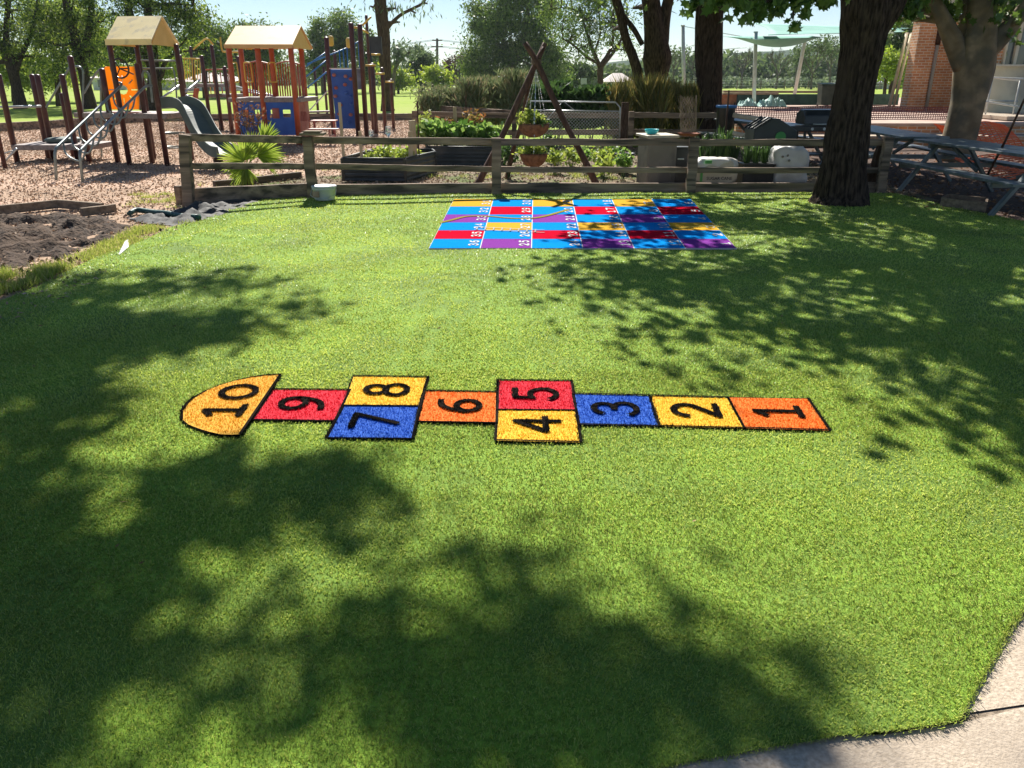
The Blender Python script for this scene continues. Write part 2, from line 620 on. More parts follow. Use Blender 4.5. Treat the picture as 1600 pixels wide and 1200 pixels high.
mk("brick_plain", (.36, .14, .07), (.5, .22, .11), scale=6, rough=.9)
mk("wall_cream", (.64, .58, .42), (.72, .66, .50), scale=2, rough=.8, c=(.44, .41, .33), cscale=.8)
mk("trim_cream", (.60, .54, .42), (.66, .6, .48), scale=3, rough=.6)
mk("glass_dark", (.05, .07, .075), (.09, .11, .115), scale=1.2, rough=.12, spec=.8)
mk("sail_green", (.16, .36, .30), (.20, .42, .35), scale=1.5, rough=.8)
mk("pole_grey", (.42, .44, .42), (.52, .54, .52), scale=6, rough=.5, spec=.5)
mk("tarp_green", (.02, .06, .055), (.035, .095, .085), scale=5, rough=.5, bump=.6, bscale=6, bdist=.05)
mk("crumple_teal", (.25, .42, .38), (.36, .55, .5), scale=5, rough=.6)
mk("bin_grey", (.07, .085, .07), (.11, .125, .10), scale=4, rough=.5, spec=.4)
mk("net_orange", (.66, .13, .04), (.72, .15, .06), scale=5, rough=.5)
mk("net_faded", (.20, .055, .06), (.30, .10, .10), scale=5, rough=.6)
mk("house_wall", (.45, .42, .38), (.52, .49, .45), scale=1, rough=.8)
mk("house_roof", (.50, .42, .38), (.58, .50, .46), scale=2, rough=.7)
mk("house_white", (.62, .62, .6), (.7, .7, .68), scale=2, rough=.7)
mk("pale_log", (.48, .40, .30), (.62, .54, .42), scale=8, rough=.9, bump=.4)
mk("willow", (.22, .15, .10), (.40, .30, .22), scale=10, rough=.9, island=.3)
mk("bark_dark", (.016, .011, .009), (.085, .06, .045), scale=14, rough=1, bump=1, bscale=16, stretch=(2.2, 2.2, .45), bdist=.05, spec=.1, c=(.07, .05, .038), cscale=2, cpos=(.55, .75))
mk("bark_brown", (.05, .03, .022), (.11, .07, .05), scale=8, rough=1, bump=1, bscale=18, stretch=(2, 2, .5), bdist=.04, spec=.1)
mk("bark_grey", (.10, .08, .065), (.20, .165, .135), scale=6, rough=1, bump=.8, bscale=14, stretch=(1.5, 1.5, .5), bdist=.03, spec=.1)
mk("bark_plane", (.15, .115, .07), (.29, .22, .14), scale=3.5, rough=.9, bump=.4, bscale=12, c=(.12, .105, .075), cscale=3.0, cpos=(.44, .62), bdist=.02)
mk("bark_dead", (.09, .075, .065), (.16, .14, .12), scale=4, rough=1)
mkleaf("leaf_casuarina", [(.02, .045, .012), (.05, .10, .018), (.13, .20, .03), (.26, .33, .05)], trans=.45, rough=.6, patch=.4)
mkleaf("leaf_lime", [(.12, .20, .02), (.22, .31, .03), (.32, .40, .05)], trans=.45, rough=.55)
mkleaf("leaf_gum", [(.035, .07, .016), (.08, .14, .028), (.14, .22, .042), (.22, .29, .07)], trans=.28, rough=.5, patch=.3)
mkleaf("leaf_grey", [(.07, .11, .06), (.12, .17, .09), (.17, .22, .11)], trans=.3, rough=.6)
mkleaf("leaf_far", [(.05, .09, .035), (.09, .145, .05), (.13, .19, .065)], trans=.3, rough=.7, patch=.05)
mkleaf("leaf_rust", [(.06, .035, .028), (.11, .065, .045), (.10, .09, .05)], trans=.3, rough=.7)
mkleaf("leaf_maple", [(.03, .07, .012), (.06, .13, .02), (.10, .19, .03), (.16, .25, .045)], trans=.28, rough=.45, spec=.35)
mkleaf("leaf_rosemary", [(.09, .13, .06), (.16, .21, .09), (.22, .26, .12), (.26, .2, .11)], trans=.25, rough=.7)
mkleaf("leaf_strappy", [(.07, .09, .03), (.14, .15, .04), (.32, .25, .07), (.18, .21, .05)], trans=.3, rough=.6)
mkleaf("leaf_bright", [(.05, .13, .02), (.10, .22, .035), (.20, .34, .07), (.30, .42, .12)], trans=.4, rough=.45, spec=.4)
mkleaf("leaf_dark", [(.02, .05, .012), (.045, .10, .025), (.08, .16, .04)], trans=.3, rough=.5)
mkleaf("leaf_yellowgreen", [(.14, .22, .03), (.24, .33, .05), (.34, .40, .08)], trans=.45, rough=.5)
mkleaf("leaf_red", [(.12, .14, .03), (.30, .13, .04), (.22, .20, .05)], trans=.4, rough=.5)
mkleaf("palm", [(.12, .20, .025), (.20, .30, .04), (.30, .38, .07)], trans=.45, rough=.4, spec=.5)
mkleaf("dry_leaf", [(.12, .06, .03), (.22, .12, .06), (.35, .22, .12)], trans=.2, rough=.8)
mkleaf("weed", [(.14, .22, .025), (.24, .34, .045), (.38, .42, .09), (.48, .44, .18)], trans=.4, rough=.6)

def brick_mat():
    m, N, L, P = newmat("brick")
    tc = N.new("ShaderNodeTexCoord")
    sx = N.new("ShaderNodeSeparateXYZ")
    L.new(tc.outputs["Object"], sx.inputs[0])
    ad = N.new("ShaderNodeMath"); ad.operation = 'ADD'
    L.new(sx.outputs[0], ad.inputs[0]); L.new(sx.outputs[1], ad.inputs[1])
    cx = N.new("ShaderNodeCombineXYZ")
    L.new(ad.outputs[0], cx.inputs[0]); L.new(sx.outputs[2], cx.inputs[1])
    b = N.new("ShaderNodeTexBrick")
    b.inputs["Scale"].default_value = 1.0
    b.inputs["Brick Width"].default_value = .24
    b.inputs["Row Height"].default_value = .086
    b.inputs["Mortar Size"].default_value = .013
    b.inputs["Color1"].default_value = (.66, .31, .14, 1)
    b.inputs["Color2"].default_value = (.50, .20, .09, 1)
    b.inputs["Mortar"].default_value = (.66, .55, .44, 1)
    b.inputs["Bias"].default_value = -.2
    L.new(cx.outputs[0], b.inputs["Vector"])
    n = N.new("ShaderNodeTexNoise"); n.inputs["Scale"].default_value = 1.4
    L.new(tc.outputs["Object"], n.inputs["Vector"])
    r = N.new("ShaderNodeMapRange")
    r.inputs["From Min"].default_value = .3; r.inputs["From Max"].default_value = .7
    r.inputs["To Min"].default_value = .7; r.inputs["To Max"].default_value = 1.2
    L.new(n.outputs[0], r.inputs[0])
    hs = N.new("ShaderNodeHueSaturation")
    L.new(b.outputs[0], hs.inputs["Color"]); L.new(r.outputs[0], hs.inputs["Value"])
    L.new(hs.outputs[0], P.inputs["Base Color"])
    P.inputs["Roughness"].default_value = .9
    bp = N.new("ShaderNodeBump"); bp.inputs["Strength"].default_value = .5; bp.inputs["Distance"].default_value = .01; bp.invert = True
    L.new(b.outputs["Fac"], bp.inputs["Height"]); L.new(bp.outputs[0], P.inputs["Normal"])
brick_mat()

def glass_mat():
    m, N, L, P = newmat("clear_plastic")
    P.inputs["Base Color"].default_value = (.85, .93, 1, 1)
    P.inputs["Roughness"].default_value = .1
    P.inputs["Transmission Weight"].default_value = .8
    P.inputs["IOR"].default_value = 1.2
glass_mat()
# ---------------------------------------------------------------- ground
def sheet(name, pts, z, mat, kind='structure', label=None, cat=None):
    m = MB()
    m.poly([(p[0], p[1], z) for p in pts])
    o = m.build(name, mat)
    tag(o, label, cat, None, kind)
    return o

def gp(lst, z=0.0):
    return [G(x, y, z) for x, y in lst]

o = sheet("ground", [(-1500, -60), (1500, -60), (1500, 1600), (-1500, 1600)], -.03, "field", label="bright green sports field stretching back to the distant tree line", cat="ground")

# mulch of the playground, soil of the garden, shaded dirt on the right
MULCH = gp([(-420, 420), (-420, 215), (-60, 208), (60, 201), (250, 189), (420, 187.5), (640, 187.5)]) + [Vector((-1.2, 19.6, 0)), Vector((-1.2, 13, 0)), G(330, 330), G(100, 470), G(-300, 640)]
sheet("mulch_ground", MULCH, -.024, "mulch", label="reddish brown bark mulch under the playground", cat="ground")
sheet("garden_ground", [(-4.4, 10.6), (-4.4, 13.3), (-1.2, 16), (-1.2, 20.5), (6.0, 20.5), (6.0, 11.3)], -.018, "garden_soil", label="dry garden soil behind the rail fence", cat="ground")
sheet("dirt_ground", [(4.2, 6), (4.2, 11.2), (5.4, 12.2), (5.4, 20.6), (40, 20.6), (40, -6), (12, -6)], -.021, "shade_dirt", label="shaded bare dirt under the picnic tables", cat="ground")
sheet("sandy_soil", gp([(-500, 330), (180, 318), (300, 330), (300, 352), (180, 400), (60, 455), (-60, 520), (-500, 760)]), -.015, "sandy", label="pale sandy soil beside the turf edge", cat="ground")

# concrete path bottom right: two slabs with a dirt filled joint
J = gp([(1380, 1130), (1500, 1113), (1600, 1098), (2000, 1040)])
J2 = gp([(1380, 1146), (1500, 1128), (1600, 1103), (2000, 1046)])
o = sheet("concrete_path", [J[0], J[1], J[2], J[3], G(2600, 900), G(2600, 560), G(1750, 560), G(1400, 900)], -.006, "concrete", label="pale concrete slab at the right edge of the turf", cat="path")
sheet("concrete_path", [J2[0], G(800, 1150), G(-600, 1500), G(-600, 2600), G(2400, 2600), G(2600, 1046), J2[3], J2[2], J2[1]], -.004, "concrete", label="pale concrete slab along the bottom edge of the turf", cat="path")
sheet("path_joint", [G(1380, 1130), G(1500, 1112), G(2000, 1030), G(2000, 1055), G(1500, 1140), G(1380, 1152)], -.010, "concrete_dark", label="dirt filled joint between the concrete slabs", cat="path")

# ---------------------------------------------------------------- turf
EDGE_L = [(-900, 1000), (-500, 760), (-200, 590), (-100, 530), (0, 470), (60, 447), (100, 427), (150, 404), (205, 384), (235, 372), (262, 356), (300, 346), (318, 341), (360, 327), (400, 316), (425, 307)]
EDGE_T = [(490, 304.5), (640, 303.5), (775, 302.5), (925, 302), (1075, 301.5), (1272, 301), (1400, 303)]
EDGE_R = [(1500, 326), (1620, 350), (1800, 392), (2100, 470), (2300, 620)]
EDGE_B = [(1900, 740), (1700, 868), (1640, 925), (1600, 957), (1578, 985), (1560, 1018), (1540, 1052), (1520, 1088), (1506, 1113), (1497, 1128), (1470, 1133), (1440, 1138), (1380, 1146), (1310, 1152), (1250, 1163), (1190, 1171), (1150, 1180), (1100, 1187), (1060, 1195), (980, 1215), (900, 1235), (600, 1330), (200, 1480), (-400, 1750), (-1500, 1900)]
TURF = np.array([tuple(G(x, y))[:2] for x, y in EDGE_L + EDGE_T + EDGE_R + EDGE_B])

def inside(P, poly):
    x, y = P[:, 0], P[:, 1]
    r = np.zeros(len(P), bool)
    n = len(poly)
    j = n - 1
    for i in range(n):
        xi, yi, xj, yj = poly[i][0], poly[i][1], poly[j][0], poly[j][1]
        if yi != yj:
            r ^= ((yi > y) != (yj > y)) & (x < (xj - xi) * (y - yi) / (yj - yi) + xi)
        j = i
    return r

def segdist(P, a, b):
    a, b = np.asarray(a), np.asarray(b)
    d = b - a
    L2 = (d ** 2).sum() + 1e-12
    t = np.clip(((P - a) @ d) / L2, 0, 1)
    return np.linalg.norm(P - (a + t[:, None] * d), axis=1)

def edgedist(P, poly):
    r = np.full(len(P), 1e9)
    for i in range(len(poly)):
        r = np.minimum(r, segdist(P, poly[i], poly[(i + 1) % len(poly)]))
    return r

WR = [(G(640, 570), G(690, 440), .07, .016), (G(560, 500), G(700, 455), .05, .013), (G(665, 520), G(760, 455), .05, .010), (G(620, 470), G(700, 440), .04, .01), (G(230, 386), G(812, 389), .025, .007), (G(430, 352), G(690, 354), .03, .006), (G(980, 430), G(1600, 470), .04, .007), (G(-100, 640), G(300, 545), .04, .008), (G(500, 420), G(900, 440), .05, .008), (G(60, 380), G(420, 372), .10, .03), (G(230, 398), G(390, 355), .12, .045),
      (G(470, 480), G(560, 440), .08, .010), (G(1380, 560), G(1590, 520), .1, .012), (G(850, 520), G(1010, 470), .08, .008), (G(300, 640), G(520, 560), .09, .007)]
WR = [(np.array(tuple(a)[:2]), np.array(tuple(b)[:2]), s, h) for a, b, s, h in WR]

def turf_z(P):
    x, y = P[:, 0], P[:, 1]
    z = .006 * np.sin(x * 1.7 + .6 * y) * np.sin(y * 1.3 + 1.0) + .003 * np.sin(x * 5.1 - y * 2.2)
    for a, b, s, h in WR:
        z = z + h * np.exp(-(segdist(P, a, b) / s) ** 2)
    z = z + .004
    ed = np.array(TURF)
    return z

# base: one sheet of small cells clipped to the outline
def turf_base():
    from mathutils.geometry import delaunay_2d_cdt
    step = .14
    gx = np.arange(-9, 12, step)
    gy = np.arange(-.5, 13, step)
    X, Y = np.meshgrid(gx, gy)
    pts = np.stack([X.ravel(), Y.ravel()], 1) + rng.uniform(-.02, .02, size=(X.size, 2))
    pts = pts[inside(pts, TURF)]
    pts = pts[edgedist(pts, TURF) > .07]
    allp = [Vector(p) for p in TURF] + [Vector(p) for p in pts]
    nE = len(TURF)
    v, e, f, *_ = delaunay_2d_cdt(allp, [(i, (i + 1) % nE) for i in range(nE)], [], 1, 1e-5)
    P = np.array([tuple(q) for q in v])
    z = turf_z(P)
    m = MB()
    m.add([(P[i, 0], P[i, 1], z[i]) for i in range(len(P))], f)
    o = m.build("turf_ground", "turf_base", smooth=True)
    tag(o, "synthetic turf sheet covering the play area in the foreground", "ground", None, 'structure')
turf_base()

# ---- blades
def blades(P, z, length, width, lean=1.1, g=rng, bend=True, brush=0.0):
    n = len(P)
    az = g.uniform(0, 2 * pi, n)
    if brush:
        fl = 1.6 * np.sin(P[:, 0] * 1.1 + 1.3 * np.sin(P[:, 1] * .9)) + 1.2 * np.sin(P[:, 1] * 2.3 + P[:, 0] * .7) + 1.5 * (np.floor((P[:, 0] + .35 * P[:, 1]) / 1.85) % 2)
        pick = g.random(n) < brush
        az = np.where(pick, fl + g.normal(size=n) * .7, az)
    ln = length * (1 + .45 * g.uniform(-1, 1, n))
    le = lean * (0.35 + g.random(n) * .9)
    le = np.clip(le, 0, 1.45)
    dx, dy = np.cos(az) * np.sin(le), np.sin(az) * np.sin(le)
    dz = np.cos(le)
    tip = np.stack([P[:, 0] + dx * ln, P[:, 1] + dy * ln, z + dz * ln + .001], 1)
    wa = az + pi / 2 + g.uniform(-.7, .7, n)
    hw = width * (1 + .3 * g.uniform(-1, 1, n)) / 2
    wx, wy = np.cos(wa) * hw, np.sin(wa) * hw
    root = np.stack([P[:, 0], P[:, 1], z - .001], 1)
    side = np.stack([wx, wy, np.zeros(n)], 1)
    if not bend:
        return np.stack([root - side, root + side, tip], 1)
    mid = root * .45 + tip * .55
    mid[:, 2] += ln * .22
    V = np.stack([root - side, root + side, mid + side * .85, tip, mid - side * .85], 1)
    return V

# hopscotch panels, corners from the photograph, on the ground: TL TR BR BL
HOP = {
    '1': ("orange", [(1137, 625), (1262, 627), (1296, 677), (1163, 673)]),
    '2': ("yellow", [(1014, 622), (1137, 625), (1163, 673), (1030, 670)]),
    '3': ("blue", [(895, 619), (1014, 622), (1030, 670), (905, 667)]),
    '5': ("red", [(778, 597), (893, 598), (900, 644), (777, 643)]),
    '4': ("yellow", [(777, 643), (900, 644), (908, 694), (774, 691)]),
    '6': ("orange", [(664, 614), (777, 616), (776, 664), (652, 662)]),
    '8': ("yellow", [(553, 591), (669, 593), (656, 638), (537, 637)]),
    '7': ("blue", [(537, 637), (656, 638), (645, 689), (510, 688)]),
    '9': ("red", [(427, 611), (547, 612), (524, 661), (394, 659)]),
    '10': ("gold", [(344, 590), (439, 591), (376, 684), (250, 684)]),
}
ARC = [(439, 590), (418, 591), (395, 594), (370, 599), (344, 607), (322, 616), (304, 626), (292, 637), (285, 648), (285, 660), (296, 669), (311, 675), (327, 680), (344, 684), (362, 685), (376, 684)]
def bez(*p, n=10):
    out = []
    for i in range(n + 1):
        t = i / n
        q = [np.array(x, float) for x in p]
        while len(q) > 1:
            q = [q[k] * (1 - t) + q[k + 1] * t for k in range(len(q) - 1)]
        out.append(tuple(q[0]))
    return out
def ell(cx, cy, rx, ry, a0=0, a1=360, n=18):
    return [(cx + rx * cos(R(a0 + (a1 - a0) * i / n)), cy + ry * sin(R(a0 + (a1 - a0) * i / n))) for i in range(n + 1)]
GLY = {
    '0': [ell(.5, .5, .38, .5)],
    '1': [[(.28, .78), (.56, 1.0), (.56, 0)], [(.24, 0), (.86, 0)]],
    '2': [ell(.5, .68, .36, .30, 175, -35) + [(.15, 0), (.9, 0)]],
    '3': [ell(.48, .75, .32, .25, 160, -90) + ell(.48, .26, .38, .27, 90, -160)],
    '4': [[(.70, 0), (.70, 1), (.08, .32), (.95, .32)]],
    '5': [[(.84, 1), (.26, 1), (.2, .58)] + ell(.46, .32, .36, .32, 110, -150)],
    '6': [[(.8, .96)] + bez((.8, .96), (.25, 1.0), (.12, .35)), ell(.48, .28, .34, .28)],
    '7': [[(.1, 1), (.9, 1), (.35, 0)]],
    '8': [ell(.5, .75, .28, .25), ell(.5, .26, .36, .27)],
    '9': [[(.2, .04)] + bez((.2, .04), (.75, 0), (.88, .65)), ell(.52, .72, .34, .28)],
}
def quadmap(corn):
    tl, tr, br, bl = [np.array(tuple(G(*c))[:2]) for c in corn]
    def f(s, t):
        return (bl * (1 - s) + br * s) * (1 - t) + (tl * (1 - s) + tr * s) * t
    return f
def glyph_world(f, ch, sc, tc, ls, lt):
    """glyph reads from the right-hand end: its top points left (-s), its right points away (+t)"""
    out = []
    for st in GLY[ch]:
        out.append([f(sc - (b - .5) * ls, tc + (a - .5) * lt) for a, b in st])
    return out

hop_root = empty("hopscotch_court", G(790, 650), "colourful hopscotch of numbers one to ten inlaid in the green turf", "hopscotch")
allP = []
lines = []
hop_polys = {}
hop_gl = {}
for k, (colr, corn) in HOP.items():
    poly = [np.array(tuple(G(*c))[:2]) for c in (ARC if k == '10' else corn)]
    hop_polys[k] = poly
    f = quadmap(corn)
    gl = []
    if k == '10':
        gl += glyph_world(f, '1', .56, .33, .50, .26)
        gl += glyph_world(f, '0', .56, .66, .50, .30)
    else:
        gl = glyph_world(f, k, .5, .5, .54, .50)
    hop_gl[k] = gl
    n = len(poly)
    for i in range(n):
        lines.append((poly[i], poly[(i + 1) % n]))

def near_lines(P, segs):
    r = np.full(len(P), 1e9)
    for a, b in segs:
        r = np.minimum(r, segdist(P, a, b))
    return r

# sample roots by depth band
bands = [1.0, 1.5, 2.1, 2.9, 3.9, 5.3, 7.2, 9.6, 12.6]
allroots = []
for y0, y1 in zip(bands[:-1], bands[1:]):
    ym = (y0 + y1) / 2
    dens = 33000 * min(1, (2.0 / ym)) ** 1.45
    hwid = .70 * y1 + .7
    n = int((y1 - y0) * 2 * hwid * dens)
    p = np.stack([rng.uniform(-hwid, hwid, n), rng.uniform(y0, y1, n)], 1)
    p = p[inside(p, TURF)]
    allroots.append(p)
roots = np.concatenate(allroots)
# extra fringe along the near right edge
fr = []
E = [np.array(tuple(G(x, y))[:2]) for x, y in EDGE_B[1:22]]
for a, b in zip(E[:-1], E[1:]):
    L_ = np.linalg.norm(b - a)
    n = int(L_ * 900)
    t = rng.random(n)[:, None]
    fr.append(a + (b - a) * t + rng.normal(size=(n, 2)) * .007)
fr = np.concatenate(fr)
bb0, bb1 = np.array(tuple(G(270, 700))[:2]), np.array(tuple(G(1320, 580))[:2])
inb = (roots[:, 0] > -2.3) & (roots[:, 0] < 1.9) & (roots[:, 1] > bb0[1]) & (roots[:, 1] < bb1[1])
def sizes(P):
    Y = np.maximum(P[:, 1], 1.6)
    return .0108 * (Y / 2) ** .35, .0021 * (Y / 2) ** .80
outb = roots[~inb]
# inside the court region use a dense, short pile
n = int(4.2 * (bb1[1] - bb0[1]) * 26000)
court = np.stack([rng.uniform(-2.3, 1.9, n), rng.uniform(bb0[1], bb1[1], n)], 1)
jl = near_lines(court, lines)
jit = rng.normal(size=n) * .0035
isline = jl + jit < .0120
cell = np.full(n, -1)
keys = list(HOP)
for i, k in enumerate(keys):
    cell[inside(court, hop_polys[k])] = i
isturf = (cell < 0) & ~isline
MATGRID = [(709, 313), (1079, 312), (1151, 390.5), (670, 391)]
gmp = [np.array(tuple(G(*c))[:2]) for c in MATGRID]
outb = outb[~inside(outb, gmp)]
tp = court[isturf]
tp = tp[rng.random(len(tp)) < .75]
allturf = np.concatenate([outb, tp, fr])
near = allturf[:, 1] + rng.normal(size=len(allturf)) * .7 < 5.0
ln, wd = sizes(allturf)
A = blades(allturf[near], turf_z(allturf[near]), ln[near], wd[near], bend=True, brush=.45)
B = blades(allturf[~near], turf_z(allturf[~near]), ln[~near], wd[~near] * 1.4, bend=False, brush=.45)
def mixmesh(name, A, B):
    """pentagons A and triangles B in one mesh"""
    me = bpy.data.meshes.new(name)
    na, nb = len(A), len(B)
    nv = na * 5 + nb * 3
    me.vertices.add(nv)
    me.vertices.foreach_set("co", np.concatenate([A.reshape(-1, 3), B.reshape(-1, 3)]).astype(np.float32).ravel())
    me.loops.add(nv)
    me.loops.foreach_set("vertex_index", np.arange(nv, dtype=np.int32))
    me.polygons.add(na + nb)
    me.polygons.foreach_set("loop_start", np.concatenate([np.arange(na) * 5, na * 5 + np.arange(nb) * 3]).astype(np.int32))
    me.update(calc_edges=True)
    return me
o = meshobj("turf_pile", mixmesh("turf_pile", A, B), MATS["turf_blade"])
tag(o, "short green synthetic grass pile of the turf", "turf", None, 'stuff')
print("blades", len(A), len(B))
tz0 = lambda P: turf_z(P)
# straw coloured stray threads

def ribbon(mb, pts, w, z):
    P = [Vector((p[0], p[1])) for p in pts]
    for i in range(len(P) - 1):
        t = P[i + 1] - P[i]
        if t.length < 1e-6: continue
        t.normalize()
        nn = Vector((-t.y, t.x)) * w / 2
        a, b = P[i] - t * w * .30, P[i + 1] + t * w * .30
        zz = z + .00012 * (i % 7)
        mb.add([(q.x, q.y, zz) for q in (a + nn, a - nn, b - nn, b + nn)], [(0, 1, 2, 3)])
glyd = np.full(n, 1e9)
for i, k in enumerate(keys):
    sel = cell == i
    P = court[sel]
    d = np.full(len(P), 1e9)
    for st in hop_gl[k]:
        for a, b in zip(st[:-1], st[1:]):
            d = np.minimum(d, segdist(P, a, b))
    glyd[sel] = d
isgl = (glyd + rng.normal(size=n) * .002) < .0175
for i, k in enumerate(keys):
    colr = HOP[k][0]
    sel = (cell == i) & ~isline & ~isgl
    P = court[sel]
    poly = hop_polys[k]
    pz = turf_z(np.array(poly)).max() + .006
    panel = MB().poly([(q[0], q[1], pz) for q in poly]).build("number_panel", "pile_" + colr, hop_root)
    V = blades(P, np.full(len(P), pz), .009, .0034, lean=.8, bend=False)
    me = npmesh("panel_pile", V, 3)
    npobj("colour_pile", V, 3, MATS["blade_" + colr], panel)
    sel = isgl & (cell == i)
    P = court[sel]
    V = blades(P, np.full(len(P), pz + .004), .012, .0045, lean=.8, bend=False)
    rb = MB()
    for st in hop_gl[k]: ribbon(rb, st, .031, pz + .0085)
    rv = np.array(rb.v)
    T = np.array([[rv[f[0]], rv[f[1]], rv[f[2]]] for f in rb.f] + [[rv[f[0]], rv[f[2]], rv[f[3]]] for f in rb.f])
    V = np.concatenate([V, T])
    npobj("numeral", V, 3, MATS["blade_black"], panel)
    panel['label'] = {'orange': 'orange', 'yellow': 'yellow', 'gold': 'rounded golden', 'blue': 'blue', 'red': 'red'}[colr] + " panel with a black number " + k
P = court[isline]
V = blades(P, turf_z(P) + .006, .013, .0042, lean=.9, bend=False)
rb = MB()
for i_, (a_, b_) in enumerate(lines):
    zz = float(turf_z(np.array([a_, b_])).max()) + .0105 + .0002 * (i_ % 5)
    ribbon(rb, [a_, b_], .014, zz)
rv = np.array(rb.v)
T = np.array([[rv[f[0]], rv[f[1]], rv[f[2]]] for f in rb.f] + [[rv[f[0]], rv[f[2]], rv[f[3]]] for f in rb.f])
V = np.concatenate([V, T])
npobj("border", V, 3, MATS["blade_black"], hop_root)

# ---- printed number grid mat
gm = empty("number_grid_mat", G(900, 390), "bright six by six numbered board game grid lying on the turf near the fence", "game mat")
rowsY = [313, 325, 337.5, 350, 362.5, 376, 390.6]
TLx, TRx, BLx, BRx = 709, 1079, 670, 1151
def gpt(c, r):
    """c,r in 0..6, photo-based, on the ground"""
    i = min(int(r), 5)
    py = rowsY[i] + (rowsY[i + 1] - rowsY[i]) * (r - i)
    t = (py - 313) / (390.6 - 313)
    xl, xr = TLx + (BLx - TLx) * t, TRx + (BRx - TRx) * t
    return G(xl + (xr - xl) * c / 6, py)
CODE = ["yaNsNa"]
COLR = [list("ababab"), list("brbrbr"), list("vbvbvb"), list("bababa"), list("rbrbrb"), list("bvbvbv")]
CM = dict(a="mat_amber", b="mat_sky", r="mat_crimson", v="mat_violet")
NUM = [[31, 30, 19, 18, 7, 6], [32, 29, 20, 17, 8, 5], [33, 28, 21, 16, 9, 4], [34, 27, 22, 15, 10, 3], [35, 26, 23, 14, 11, 2], [36, 25, 24, 13, 12, 1]]
def ribbon2(mb, pts, w, z):
    P = [Vector((p[0], p[1])) for p in pts]
    L_, R_ = [], []
    for i, p in enumerate(P):
        t = (P[min(i + 1, len(P) - 1)] - P[max(i - 1, 0)])
        t = t.normalized() if t.length > 1e-9 else Vector((1, 0))
        nn = Vector((-t.y, t.x)) * w / 2
        L_.append(p + nn); R_.append(p - nn)
    b = len(P)
    vs = [(q.x, q.y, z) for q in L_] + [(q.x, q.y, z) for q in R_]
    mb.add(vs, [(i, i + 1, b + i + 1, b + i) for i in range(b - 1)])
GZ = .016
m = MB()
m.prism([tuple(gpt(c, r).xy) + (.004,) for c, r in ((0, 0), (6, 0), (6, 6), (0, 6))][::-1], (0, 0, GZ - .004))
m.build("backing", "mat_white", gm)
for r in range(6):
    for c in range(6):
        e = .010
        q = [gpt(c + e, r + e * .9), gpt(c + 1 - e, r + e * .9), gpt(c + 1 - e, r + 1 - e * .9), gpt(c + e, r + 1 - e * .9)]
        sq = MB().poly([(p.x, p.y, GZ + .003) for p in q][::-1]).build("square", CM[COLR[r][c]], gm)
        mb = MB()
        s = str(NUM[r][c])
        f = lambda s_, t_: np.array(tuple(gpt(c + s_, r + 1 - t_).xy))
        for i, ch in enumerate(s):
            tc_ = (.34 + .34 * i) if len(s) == 2 else .45
            for st in glyph_world(f, ch, .85, tc_, .17, .24 if len(s) == 2 else .32):
                ribbon(mb, st, .021, GZ + .007)
        mb.build("numeral", "mat_white", sq)
for pts, mat_, nm in (([(688, 351), (705, 347), (730, 341), (765, 341), (800, 344), (830, 344), (850, 341), (872, 335), (889, 330)], "mat_olive", "snake"),
                 ([(1046, 357), (1060, 360), (1090, 357), (1130, 357)], "mat_olive", "snake")):
    mb = MB()
    pp = smooth_path([G(*p) for p in pts], 4)
    ribbon2(mb, [tuple(p.xy) for p in pp], .06, GZ + .009)
    mb.build(nm, mat_, gm)
mb = MB()
for a, b in (((742, 362), (850, 367)), ((745, 358), (850, 363))):
    ribbon(mb, [tuple(G(*a).xy), tuple(G(*b).xy)], .02, GZ + .011)
for i in range(8):
    x = 745 + i * 13
    ribbon(mb, [tuple(G(x, 362.3 + i * .6).xy), tuple(G(x + 1, 358 + i * .6).xy)], .016, GZ + .014)
mb.build("ladder", "print_black", gm)
# ---------------------------------------------------------------- front rail fence
random.seed(11)
FX = [(292, 10.75, 322), (490, 11.55, 306), (776, 11.9, 303), (1077, 12.0, 302), (1386, 12.1, 300)]
def fence_at(px, py):
    for (x0, Y0, _), (x1, Y1, _) in zip(FX[:-1], FX[1:]):
        if px <= x1 or (x1 == 1386):
            return AT(px, py, Y0 + (Y1 - Y0) * (px - x0) / (x1 - x0))
fr_ = empty("rail_fence", fence_at(776, 303), "weathered grey post and rail timber fence running across behind the turf", "fence")
for px, Y, fy in FX:
    base = AT(px, fy, Y)
    base.z = 0
    topy = {292: 211, 490: 214, 776: 216, 1077: 216, 1386: 215}[px]
    t = AT(px, topy, Y)
    if px == 292: base.x += .03
    if px == 1386: base.x = t.x
    m = MB()
    wd_ = .135 if px != 1386 else .12
    b2 = Vector((base.x, base.y - .05, -.1))
    m.bar(b2, (t.x if px == 292 else base.x, base.y - .05, t.z + .01), wd_, .11, up=(0, 1, 0), jit=.006, n=6)
    m.build("post", "rail_timber", fr_, bevel=.008)
RY = {'top': [210.5, 214, 217.5, 218, 218], 'mid': [258, 259, 263.5, 265, 265], 'low': [292, 288, 286, 285.5, 285]}
